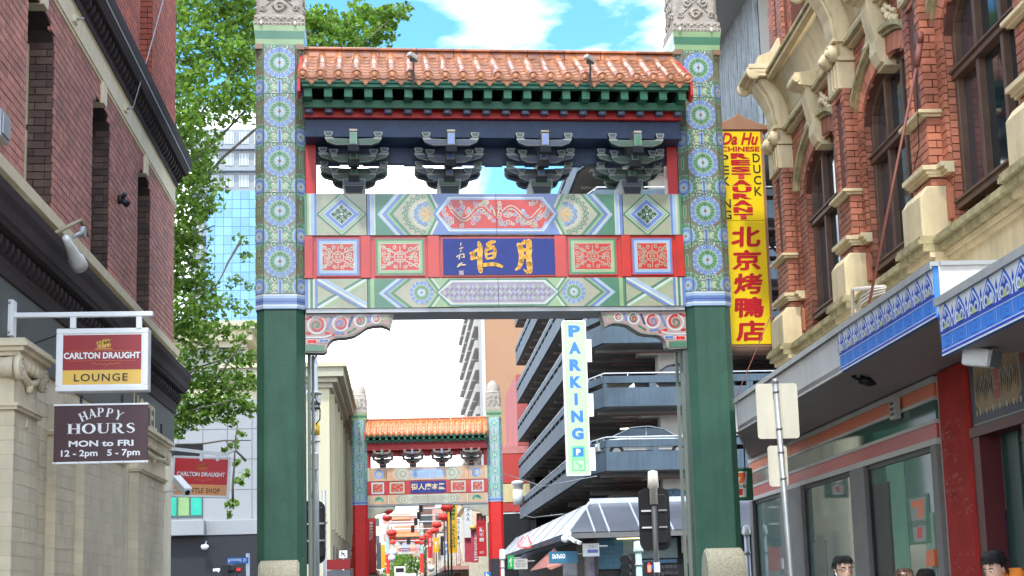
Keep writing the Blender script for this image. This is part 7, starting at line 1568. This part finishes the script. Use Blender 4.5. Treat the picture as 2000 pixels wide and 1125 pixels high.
for py, r, h, m_ in ((768, .15, .05, PALEM), (785, .12, .12, METAL), (798, .11, .04, BLACK), (838, .100, .24, mat('band_yellow', (.75, .48, .05), .5)), (862, .11, .03, METAL)): q = atY(615, py, 30); mb = MB(); mb.lathe([(r, -h/2), (r, h/2)], m_, (x, 30, q.z), 14); mb.build('band', wp)
q = atY(613, 903, 30); mb = MB(); mb.box(x-.11, x+.08, 29.78, 29.92, q.z-.17, q.z+.17, METAL); mb.build('control_box', wp, bevel=.01)
mb = MB(); z = atY(615, 768, 30).z; mb.bar((x-.25, 30, z+.02), (x+.05, 30, z+.02), .06, .10, SWHT); mb.build('arm', wp)
for a, b in (((600, 640), (612, 700)), ((612, 705), (630, 650)), ((612, 770), (625, 800)), ((625, 800), (617, 828)), ((603, 870), (612, 850)), ((612, 945), (600, 985))):
    p, q = atY(*a, 29.9), atY(*b, 29.9); mb = MB(); mb.tube([p, (p+q)/2+Vector((.04, -.05, -.06)), q], .015, BLACK, 5); mb.build('cable', wp)
x = atY(633, 1000, 33).x; zt = atY(633, 958, 33).z; mb = MB(); mb.tube([(x, 33, 0), (x, 33, zt)], .05, METAL, 10); mb.lathe([(.075, 0), (.075, .05)], METAL, (x, 33, atY(633, 1022, 33).z), 10); tag(mb.build('pole'), 'plain grey steel pole just right of the half hidden signal', 'pole')
sg_ = thing('traffic_signal', (atY(1224, 1100, 40).x, 40, 0), 'small three-lamp signal with black visors left of the capped signal pole', 'traffic light', 'traffic signals at the crossing')
for k in range(3):
    q = atY(1224, 1092+k*15, 40); mb = MB(); mb.lathe([(.13, -.05), (.13, .04), (.15, .06), (.14, .26)], BLACK, q, 14, (-.35, -1, -.12)); mb.lathe([(.11, 0), (.11, .02)], LENS, q+Vector((-.03, -.06, 0)), 12, (-.35, -1, -.12)); mb.build('lamp', sg_)
q = atY(1232, 1090, 40); mb = MB(); mb.box(q.x-.03, q.x+.12, 40, 40.12, q.z-1.2, q.z+.12, BLACK); mb.tube([(q.x+.1, 40.1, 0), (q.x+.1, 40.1, q.z)], .05, BLACK, 8); mb.build('body', sg_)
def capped_pole(px, pyt, pyb, Y, r, m1, label):
    q, q2 = atY(px, pyt, Y), atY(px, pyb, Y); s = thing('lamp_pole', (q.x, Y, 0), label, 'pole', 'poles with pale caps'); mb = MB(); mb.tube([(q.x, Y, 0), (q.x, Y, q2.z)], r*.62, m1, 10); mb.build('shaft', s); mb = MB(); mb.lathe([(r*.9, 0), (r, .03), (r*.82, q.z-q2.z-.03), (0, q.z-q2.z)], mat('cap_pale', (.62, .72, .68), .5) if 'teal' in label else SWHT, (q.x, Y, q2.z), 12); mb.build('cap', s); mb = MB(); mb.lathe([(r*.8, 0), (r*.8, .05)], METAL, (q.x, Y, q2.z-.35), 10); mb.build('collar', s)
capped_pole(1246, 1056, 1078, 38, .13, mat('teal_pole', (.40, .55, .52), .5), 'pale teal pole with a tapered cap between the two signals')
capped_pole(1457, 1025, 1045, 27, .075, PALEM, 'thin white pole with a bright cap at the right gate post'); capped_pole(981, 1072, 1092, 60, .13, PALEM, 'short capped pole before the right red post of the second gate')
rm = thing('pedestrian_signal', atY(1268, 1108, 39), 'black pedestrian signal showing a red figure by the capped pole', 'traffic light'); q = atY(1268, 1108, 39); REDL = mat('red_light', (1, .06, .04), .4, emit=3)
mb = MB(); mb.box(q.x-.13, q.x+.12, 39, 39.2, q.z-.55, q.z+.17, BLACK); mb.build('case', rm, bevel=.02); mb = MB(); mb.lathe([(.03, -.02), (.03, .0)], REDL, q+Vector((0, -.0, .09)), 10, (0, -1, 0)); mb.box(q.x-.045, q.x+.045, 38.98, 39, q.z-.04, q.z+.06, REDL); mb.box(q.x-.04, q.x+.04, 38.98, 39, q.z-.12, q.z-.04, REDL); mb.build('red_figure', rm)
a, b, c, d = pxbox(1277, 1098, 1288, 1118, 30.8); mb = MB(); mb.box(a, b, 30.75, 30.77, c, d, SWHT); mb.box(a-.04, a-.0, 30.74, 30.76, c+.06, d-.05, PBL); tag(mb.build('small_plate'), 'small white and blue plate fixed low on the capped signal pole', 'plate')
ss = thing('street_name_sign', atY(464, 1094, 40), 'blue street name sign by the black shopfront left of the gate', 'sign'); T40 = facing(40); a, b, c, d = pxbox(443, 1088, 485, 1101, 40); mb = MB(); mb.box(a, b, 40.0, 40.04, c, d, PBL); mb.build('plate', ss); ptext('Russell St', T40, 446, 1098, 482, 1091, SWHT, ss, bold=.01)
mb = MB(); mb.tube([(b-.02, 40.1, 0), (b-.02, 40.1, d+.1)], .05, PALEM, 8); mb.build('pole', ss)
s3 = thing('traffic_signal', atY(452, 1115, 40.5), 'dark signal head under the blue street name sign', 'traffic light', 'traffic signals at the crossing')
for k in range(2): q = atY(448+k*3, 1112+k*14, 40.3); mb = MB(); mb.lathe([(.14, -.12), (.15, .0), (.14, .22)], BLACK, q, 12, (-.6, -1, -.1)); mb.build('lamp', s3)
rbn = thing('banner', atY(659, 1102, 44), 'plain red banner panel beyond the left gate post', 'banner'); a, b, c, d = pxbox(636, 1092, 684, 1113, 44); mb = MB(); mb.box(a, b, 44, 44.06, c, d, mat('banner_red', (.45, .03, .03), .5)); mb.build('panel', rbn); a, b, c, d = pxbox(636, 1113, 684, 1128, 44); mb = MB(); mb.box(a, b, 44, 44.05, c-.8, d, mat('banner_grey', (.2, .19, .19), .6)); mb.build('lower_panel', rbn)
nt2 = thing('no_turn_sign', atY(670, 1082, 50), 'small white traffic sign with a crossed arrow over the red banner', 'street sign'); a, b, c, d = pxbox(663, 1075, 678, 1090, 50); mb = MB(); mb.box(a, b, 50, 50.03, c, d, SWHT); mb.build('plate', nt2); mb = MB(facing(49.995)); aa = Art(mb, I4, d=.003); aa.lay(1); e = (b-a); aa.stroke([(a+e*.3, c+e*.2), (a+e*.3, c+e*.6), (a+e*.7, c+e*.6)], .03, SBLK); aa.lay(2); aa.stroke([(a+e*.2, c+e*.85), (b-e*.2, c+e*.15)], .03, SBLK); mb.build('symbol', nt2); mb = MB(); mb.tube([((a+b)/2, 50.05, 0), ((a+b)/2, 50.05, c)], .04, METAL, 8); mb.build('pole', nt2)

# ================================================================== LANTERNS, ARMS AND SIGNS ALONG THE FAR STREET
LAN = mat('lantern_red', (.62, .045, .03), .55, var=.12, vs=2, emit=.10); LANG = mat('lantern_gold', (.7, .4, .1), .5)
def lantern(px, py, Y, r, label):
    q = atY(px, py, Y); s = thing('lantern', q, label, 'lantern', 'red lanterns over the far street'); mb = MB(); mb.lathe([(r*.35, -r*.62), (r*.8, -r*.45), (r, -.1*r), (r, .1*r), (r*.8, r*.45), (r*.35, r*.62)], LAN, q, 18); mb.build('shade', s)
    for k in (-1, 1): mb = MB(); mb.lathe([(r*.36, -.06*r), (r*.36, .06*r)], LANG, q+Vector((0, 0, k*r*.66)), 12); mb.build('rim', s)
    mb = MB(); mb.tube([q+Vector((0, 0, r*.7)), q+Vector((0, 0, r*1.15))], .03, BLACK, 4); mb.build('cord', s)
LT = [(758, 997, 88, .30, 'left'), (756, 1011, 98, .33, 'left'), (765, 1041, 108, .38, 'left'), (766, 1048, 122, .33, 'left'), (767, 1059, 150, .34, 'left'),
      (873, 991, 84, .36, 'right'), (866, 1010, 94, .36, 'right'), (853, 1025, 108, .36, 'right'), (849, 1036, 122, .36, 'right'), (841, 1039, 138, .38, 'right'), (834, 1046, 155, .38, 'right'), (826, 1051, 172, .40, 'right'), (815, 1058, 190, .42, 'right'), (822, 1060, 205, .42, 'right')]
ordn = ['nearest', 'second', 'third', 'fourth', 'fifth', 'sixth', 'seventh', 'eighth', 'farthest']
cnt = {'left': 0, 'right': 0}
for px, py, Y, r, sd in LT:
    last_ = 5 if sd == 'left' else 9; i = cnt[sd]; cnt[sd] += 1; lantern(px, py, Y, r, '%s of the red lanterns in the %s row under the second gate' % ('farthest' if i == last_-1 else ordn[i], sd))
for i, (py, Y, xa, xb) in enumerate(((993, 84, 815, 878), (1007, 94, 752, 872), (1019, 108, 760, 866), (1033, 122, 762, 850), (1056, 172, 768, 830))):
    p, q = atY(xa, py+1, Y), atY(xb, py-1, Y); s = thing('lantern_arm', p, '%s pale cross arm carrying lanterns over the far street' % ordn[i], 'cross arm', 'cross arms over the far street'); mb = MB(); mb.tube([p, q], .05, SWHT, 6); mb.build('arm', s)  # bare arm that carries lanterns, no lamp of its own
    xm = (822, 818, 812, 806, 798)[i]; c = atY(xm, py+(0 if i else 0), Y); mb = MB(); h = .36*Y/84; mb.box(c.x-.10*Y/84, c.x+.10*Y/84, Y-.15, Y+.15, c.z-h*.55, c.z+h*.55, BLACK); mb.build('speaker_box', s)
    mb = MB(); mb.tube([q+Vector((.05, 0, -q.z)), q+Vector((.05, 0, .4))], .05, POLB, 8); mb.build('post', s)
SR2 = mat('far_sign_red', (.60, .03, .025), .4); SY2 = mat('far_sign_yellow', (.85, .45, .02), .4); SRD3 = mat('far_sign_pink_red', (.60, .08, .12), .4)
G_ = 'vertical signs along the far street'
hang('shop_sign', 'long red vertical sign with pale characters inside the left post of the second gate', (716, 1012, 734, 1119), 95, SR2, '食為天大酒樓', SWHT, group=G_, tbox=(721, 1018, 729, 1055)); 
hang('shop_sign', 'narrow red sign left of the left post of the second gate', (679, 1044, 690, 1110), 85, SR2, '京菜館樓', SWHT, group=G_, tbox=(682, 1050, 687, 1100))
hang('shop_sign', 'amber vertical sign with dark green letters ending in GARDEN', (876, 983, 892, 1080), 92, SY2, "MI'S GARDEN", mat('dark_green_text', (.05, .15, .03), .5), group=G_, tbox=(879, 985, 889, 1070), bold=.03)
hang('shop_sign', 'white vertical sign with small dark characters right of the amber sign', (889, 1010, 902, 1060), 96, SWHT, '石人小食', SBLK, group=G_, tbox=(893, 1013, 898, 1055))
hang('shop_sign', 'tall white sign with ink characters turning red at its foot', (908, 989, 921, 1050), 88, SWHT, '大久久', SBLK, group=G_, tbox=(911, 991, 918, 1018)); r_ = hang('shop_sign', 'pinkish red lower sign hanging under the ink character sign', (908, 1050, 921, 1098), 88.2, SRD3, None, None, group=G_)
hang('shop_sign', 'deep red sign reading TEPPANYAKI down its edge', (921, 1026, 933, 1099), 87, SRD3, None, None, group=G_)
T87 = facing(86.99); tk = bpy.data.objects['shop_sign'].users_scene and [o for o in bpy.data.objects if o.get('label', '').startswith('deep red sign reading')][0]
a_, b_ = loc(T87, 927, 1096), loc(T87, 932, 1040); w_ = b_[0]-a_[0]; h_ = b_[1]-a_[1]
ftext('TEPPANYAKI', T87 @ Matrix.Translation(((a_[0]+b_[0])/2, (a_[1]+b_[1])/2, 0)) @ Matrix.Rotation(R(90), 4, 'Z'), -h_/2, h_/2, -w_/2, w_/2, SWHT, tk, bold=.02)
q = atY(924, 1029, 86.9); mb = MB(); mb.lathe([(0, -.2), (.2, -.12), (.22, 0), (.0, .14)], SYEL, q, 12); tag(mb.build('dish_emblem'), 'little yellow dish emblem atop the deep red sign', 'emblem')
fs = hang('shop_sign', 'black and red sign with a flame emblem beside the right red post', (932, 1002, 949, 1087), 85.5, mat('flame_sign_red', (.65, .03, .04), .4), None, None, group=G_)
T85 = facing(85.49); (xa, za), (xb, zb_) = loc(T85, 932, 1025), loc(T85, 949, 1002); mb = MB(T85); a = Art(mb, I4, d=.004); a.lay(1); a.rect(xa, za+.05, xb, zb_, SBLK); a.lay(2)
for k, hh_ in enumerate((.25, .5, .3, .42, .2)): x = xa+(xb-xa)*(k+.5)/5; a.conv([(x-.07, za+.04), (x+.07, za+.04), (x+.02, za+.05+hh_)], mat('flame_sign_red', (.65, .03, .04), .4))
mb.build('flame_emblem', fs); 
for i, c_ in enumerate('野火鍋'): ptext(c_, T85, 936, 1038+i*10, 945, 1030+i*10, SWHT, fs, bold=.02)
ptext('BBQ', T85, 937, 1081, 945, 1076, SWHT, fs)
hang('shop_sign', 'orange sign with a red and white numeral seven far down the street', (846, 1050, 857, 1079), 118, SY2, '7', SWHT, group=G_, tbox=(849, 1058, 854, 1071), bold=.05)
hang('shop_sign', 'narrow red sign next to the orange numeral sign', (836, 1046, 844, 1090), 125, SR2, '川菜', SWHT, group=G_, tbox=(838, 1050, 842, 1068)); hang('shop_sign', 'narrow white and blue sign left of the amber sign foot', (867, 1057, 876, 1095), 110, SWHT, '海鮮', PBL, group=G_, tbox=(869, 1060, 874, 1085))
hang('shop_sign', 'dark narrow sign between the orange numeral sign and the amber sign', (861, 1047, 868, 1085), 114, BLKW, None, None, group=G_); hang('shop_sign', 'yellow narrow banner beyond the long red sign on the left', (744, 1064, 752, 1110), 130, SY2, None, None, group=G_); hang('shop_sign', 'dark grey narrow banner behind the long red sign on the left', (736, 1060, 744, 1112), 120, mat('banner_slate', (.08, .09, .11), .5), None, None, group=G_)
for i, (px, py, Y, r, label) in enumerate(((768, 1078, 150, .45, 'lowest round white lamp by the left red post of the third gate'), (765, 1090, 140, .35, 'second round white lamp below the lanterns'), (842, 1110, 120, .3, 'round white lamp at the foot of the narrow red sign'))): q = atY(px, py, Y); mb = MB(); mb.lathe([(0, -r), (r*.8, -r*.6), (r, 0), (r*.8, r*.6), (0, r)], SWHT, q, 12); tag(mb.build('globe_lamp'), label, 'lamp')
a, b, c, d = pxbox(946, 1117, 958, 1130, 62.5); ps = thing('parking_place_sign', (a, 62.5, c), 'small blue P sign at the foot of the right red gate post', 'sign'); mb = MB(); mb.box(a, b, 62.5, 62.53, c, d, PBL); mb.build('plate', ps); ptext('P', facing(62.49), 949, 1128, 955, 1119, SWHT, ps, bold=.04)
a, b, c, d = pxbox(950, 1090, 957, 1126, 63); slab_thing('dark_cabinet', 'dark utility cabinet before the right red post of the second gate', 'cabinet', atY(959, 1100, 61).x, atY(976, 1100, 61).x, 61, 0, atY(960, 1091, 61).z, .5, BLKW)
# vehicles far away
for px, py, Y, label, m_ in ((781, 1112, 230, 'small white van far down the street', SWHT), (797, 1119, 160, 'pale blue car far down the street right of the white van', CARP[0])):
    q = atY(px, py, Y); car((q.x, Y, 3.3 if Y > 190 else 1.3), R(90), label, m_)
    if 'van' in label: v = [o for o in bpy.data.objects if o.get('label') == label][0]; T = W(v); mb = MB(T); mb.box(-2.1, .9, -.85, .85, .8, 2.25, SWHT); mb.build('cargo_box', v, bevel=.08); mb = MB(T); mb.box(-2.12, -2.1, -.6, .6, 1.4, 2.0, GLASS); mb.build('rear_window', v)
wire([atY(985, 925, 73), atY(1060, 950, 66), atY(1165, 930, 62.1)], .02, METAL, 'thin pale cable sagging from the second gate toward the car park')
wire([atY(1003, 1000, 73), atY(1040, 1011, 70), atY(1100, 1004, 66)], .02, METAL, 'lower pale cable across the black hoarding under the car park')

# ================================================================== PEOPLE
SKIN = mat('skin', (.56, .33, .23), .5, var=.05); HAIR = mat('black_hair', (.010, .009, .009), .45, var=.3, vs=80, bump=1., bs=200); HBR = mat('brown_hair', (.10, .055, .04), .5, var=.3, vs=80, bump=.8, bs=120); LIP = mat('lips', (.45, .13, .11), .5); EYEW = mat('eye_white', (.7, .68, .65), .3)
def person(x, y, z_top, face, label, cloth, hair, glasses=False, long_hair=False, lean=0., earphone=False, hood=None):
    """standing figure, z_top = crown of the head; face = heading in degrees (0 looks along -Y, to the camera)"""
    H = z_top; k = H/1.72; root = thing('person', (x, y, .13), label, 'person', rz=R(face)); T = W(root) @ Matrix.Translation((0, 0, -.13))
    J = {'pel': (0, 0, .95), 'wai': (0, .0, 1.08), 'che': (0, .01, 1.28), 'nec': (0, .01, 1.46), 'nk2': (0, -.01, 1.52)}
    def skin_mesh(name, V, E, Rr, mt, parent, sub=2):
        me = bpy.data.meshes.new(name); inv = W(parent).inverted(); me.from_pydata([inv @ (T @ Vector((v[0]*k, v[1]*k, v[2]*k))) for v in V], E, []); o = bpy.data.objects.new(name, me); col.objects.link(o); o.parent = parent; me.materials.append(mt)
        sk = o.modifiers.new('s', 'SKIN'); 
        if not me.skin_vertices: 
            import bpy as _b
            lay = me.attributes
        sub_ = o.modifiers.new('u', 'SUBSURF'); sub_.levels = sub; sub_.render_levels = sub; sk.use_smooth_shade = True; return o, me
    # clothing and body as lofted rings, one continuous surface from feet to neck
    def loft(name, rings, mt, parent, n=16):
        mb = MB(T); A = []
        for (cx, cy, cz, rx, ry) in rings: A.append([mb.vert(((cx+rx*math.cos(t))*k, (cy+ry*math.sin(t))*k, cz*k)) for t in [2*math.pi*i/n for i in range(n)]])
        for p, q in zip(A, A[1:]):
            for i in range(n): mb.f.append([p[i], p[(i+1) % n], q[(i+1) % n], q[i]]); mb.m.append(mt); mb.sm.append(True)
        mb.f += [A[0][::-1], A[-1]]; mb.m += [mt, mt]; mb.sm += [False, False]; return mb.build(name, parent)
    body = loft('body', [(0, .0, .86, .15, .10), (0, 0, .95, .165, .115), (0, 0, 1.08, .145, .10), (0, 0, 1.22, .175, .115), (0, .0, 1.34, .20, .115), (0, .01, 1.41, .185, .10), (0, .01, 1.445, .12, .08), (0, .0, 1.47, .065, .062), (0, -.005, 1.52, .056, .058), (0, -.005, 1.56, .055, .058)], SKIN, root)
    loft('top', [(0, .0, .84, .165, .115), (0, 0, .95, .175, .125), (0, 0, 1.08, .158, .112), (0, 0, 1.22, .187, .125), (0, .0, 1.34, .215, .125), (0, .01, 1.415, .195, .11), (0, .01, 1.45, .125, .085), (0, .005, 1.475, .08, .075)], cloth, root)
    for s in (-1, 1):
        loft('trouser_leg', [(s*.10, 0, .10, .055, .06), (s*.10, 0, .30, .065, .07), (s*.095, -.01, .50, .072, .078), (s*.09, 0, .75, .09, .095), (s*.075, 0, .93, .10, .11)], mat('trousers', (.03, .035, .05), .8), root, 12)
        loft('shoe', [(s*.10, -.04, .13/k-.0, .045, .12), (s*.10, -.04, .17, .045, .12), (s*.10, .0, .22, .045, .06)], BLACK, root, 12)
        loft('sleeve', [(s*.26, .0, .98, .042, .042), (s*.255, .0, 1.12, .048, .048), (s*.235, .0, 1.28, .058, .055), (s*.20, .0, 1.38, .062, .06), (s*.15, .0, 1.42, .05, .05)], cloth, root, 10)
        hd = loft('forearm', [(s*.255, -.07, .76, .024, .018), (s*.26, -.05, .84, .028, .024), (s*.262, -.02, .98, .036, .036)], SKIN, root, 10)
        for f_ in range(5):
            fx = s*.255+(-.03+f_*.015); mb = MB(T); L_f = (.05, .075, .08, .075, .06)[f_]; mb.tube([(fx*k, -.07*k, .765*k), ((fx)*k, -.075*k, (.76-L_f*.6)*k), (fx*k, -.06*k, (.76-L_f)*k)], [.009, .008, .006], SKIN, 6); mb.build('finger', hd)
    # head: one lofted surface shaped by latitude
    TH = T @ Matrix.Translation((0, -.005*k, 1.50*k)) @ Matrix.Rotation(R(lean), 4, 'X'); hr = MB(TH); n = 24; A = []
    rows = [(-.01, .048, .056, .012), (.012, .052, .072, -.012), (.03, .060, .084, -.018), (.055, .067, .092, -.016), (.085, .072, .094, -.012), (.11, .0745, .095, -.010), (.14, .076, .096, -.008), (.17, .0745, .095, -.004), (.195, .068, .088, .0), (.215, .052, .068, .004), (.228, .028, .04, .008)]
    for z, rx, ry, cy in rows:
        ring = []
        for i in range(n):
            t = 2*math.pi*i/n; c, s_ = math.cos(t), math.sin(t); x_ = rx*c; y_ = cy+ry*s_
            front = max(0, -s_)
            if .045 < z < .125 and abs(c) < .28 and s_ < 0: y_ -= .016*(1-abs(c)/.28)*(1-abs(z-.085)/.045 if abs(z-.085) < .045 else 0)
            if .10 < z < .13 and .25 < abs(c) < .62 and s_ < 0: y_ += .006
            if z < .03 and abs(c) < .4 and s_ < 0: y_ -= .004
            ring.append(hr.vert((x_*k, y_*k, z*k)))
        A.append(ring)
    for p, q in zip(A, A[1:]):
        for i in range(n): hr.f.append([p[i], p[(i+1) % n], q[(i+1) % n], q[i]]); hr.m.append(SKIN); hr.sm.append(True)
    hr.f += [A[0][::-1], A[-1]]; hr.m += [SKIN, SKIN]; hr.sm += [True, True]; head = hr.build('head', root)
    for s in (-1, 1):
        mb = MB(TH); mb.lathe([(.010*k, -.006*k), (.030*k, -.002*k), (.026*k, .006*k), (.008*k, .002*k)], SKIN, (s*.078*k, .005*k, .095*k), 10, (s, .25, 0)); mb.build('ear', head)
        mb = MB(TH); mb.lathe([(0, -.007*k), (.013*k, -.002*k), (.013*k, .002*k), (0, .005*k)], EYEW, (s*.030*k, -.093*k, .112*k), 10, (0, -1, 0)); mb.lathe([(.0062*k, 0), (.005*k, .003*k)], BLACK, (s*.030*k, -.097*k, .112*k), 8, (0, -1, 0)); mb.build('eye', head)
        mb = MB(TH); mb.tube([(s*.014*k, -.101*k, .130*k), (s*.030*k, -.099*k, .136*k), (s*.046*k, -.088*k, .132*k)], .0035*k, hair, 5); mb.build('eyebrow', head)
        if glasses:
            mb = MB(TH); P = [((s*.031+.022*math.cos(t))*k, (-.104+.012*abs(math.cos(t))*(1 if s*math.cos(t) > 0 else .2))*k, (.111+.018*math.sin(t))*k) for t in [2*math.pi*i/14 for i in range(15)]]; mb.tube(P, .0028*k, mat('spectacle_brown', (.05, .02, .02), .3), 5); mb.tube([(s*.053*k, -.096*k, .115*k), (s*.079*k, -.02*k, .108*k)], .0025*k, _M['spectacle_brown'], 5); mb.build('spectacles', head)
    if glasses: mb = MB(TH); mb.tube([(-.010*k, -.106*k, .114*k), (.010*k, -.106*k, .114*k)], .003*k, _M['spectacle_brown'], 5); mb.build('bridge', head)
    mb = MB(TH); mb.tube([(-.022*k, -.096*k, .040*k), (0, -.103*k, .044*k), (.022*k, -.096*k, .040*k)], [.003*k, .0062*k, .003*k], LIP, 6); mb.build('mouth', head)
    if earphone: mb = MB(TH); mb.tube([(-.084*k, -.02*k, .085*k), (-.078*k, -.035*k, .05*k)], .005*k, SWHT, 6); mb.build('earphone', head)
    # hair cap with an uneven edge
    hm = MB(TH); A = []; rn_ = random.Random(int(x*100)); n = 28
    for j, f_ in enumerate((0, .2, .4, .6, .8, .95)):
        ring = []
        for i in range(n):
            t = 2*math.pi*i/n; s_ = math.sin(t); lowz = (.168 if s_ < -.35 else (.10 if s_ < .15 else .035)) if not long_hair else (.165 if s_ < -.55 else -.06)
            z = lowz+( .243-lowz)*math.sin(f_*math.pi/2); rr = math.cos(f_*math.pi/2*.94); wob = rn_.uniform(-.0035, .0035)
            rx, ry = (.083+wob)*(rr**.42), (.104+wob)*(rr**.42); ring.append(hm.vert((rx*math.cos(t)*k, (.004+ry*s_ )*k, (z+rn_.uniform(-.003, .004))*k)))
        A.append(ring)
    for p, q in zip(A, A[1:]):
        for i in range(n): hm.f.append([p[i], p[(i+1) % n], q[(i+1) % n], q[i]]); hm.m.append(hair); hm.sm.append(True)
    hm.f += [A[-1]]; hm.m += [hair]; hm.sm += [True]
    for i in range(170):                       # tufts
        t = rn_.uniform(0, 6.28); f_ = rn_.uniform(.15, .95); rr = math.cos(f_*1.48)**.42; p = Vector((.084*rr*math.cos(t), .004+.104*rr*math.sin(t), .10+.142*math.sin(f_*1.57)))
        if math.sin(t) < -.3: p.z = max(p.z, .175)
        d = Vector((p.x*.2, -.015 if math.sin(t) < 0 else p.y*.15, -.012)); hm.tube([p*k, (p+d*.6+Vector((0, 0, .006)))*k, (p+d*1.4)*k], [.005*k, .004*k, .001*k], hair, 4)
    hm.build('hair', head)
    if hood:
        loft('hood', [(0, .03, 1.38, .20, .13), (0, .06, 1.44, .19, .14), (0, .10, 1.50, .165, .12), (0, .12, 1.56, .14, .10), (0, .135, 1.60, .10, .06)], hood, root)
    return root
q = atY(1645, 1090, 14); person(q.x, 14, q.z, 4, 'young man with black hair, glasses and an earphone walking toward the camera', mat('shirt_dark', (.04, .04, .05), .8), HAIR, glasses=True, earphone=True)
q = atY(1765, 1114, 13.2); person(q.x, 13.2, q.z, 150, 'brown haired person whose head top shows left of the red column', mat('coat_brown', (.12, .08, .06), .8), HBR, long_hair=True)
q = atY(1808, 1115, 13.6); person(q.x, 13.6, q.z, 170, 'black haired person just right of the brown haired one', mat('coat_grey', (.10, .10, .11), .8), HAIR)
ORJ = mat('orange_jacket', (.85, .22, .02), .7, var=.08)
q = atY(1948, 1080, 11.5); person(q.x, 11.5, q.z, -60, 'man in a bright orange hooded jacket with head bent, at the right edge', ORJ, HAIR, lean=18, hood=ORJ)
flush_bricks()
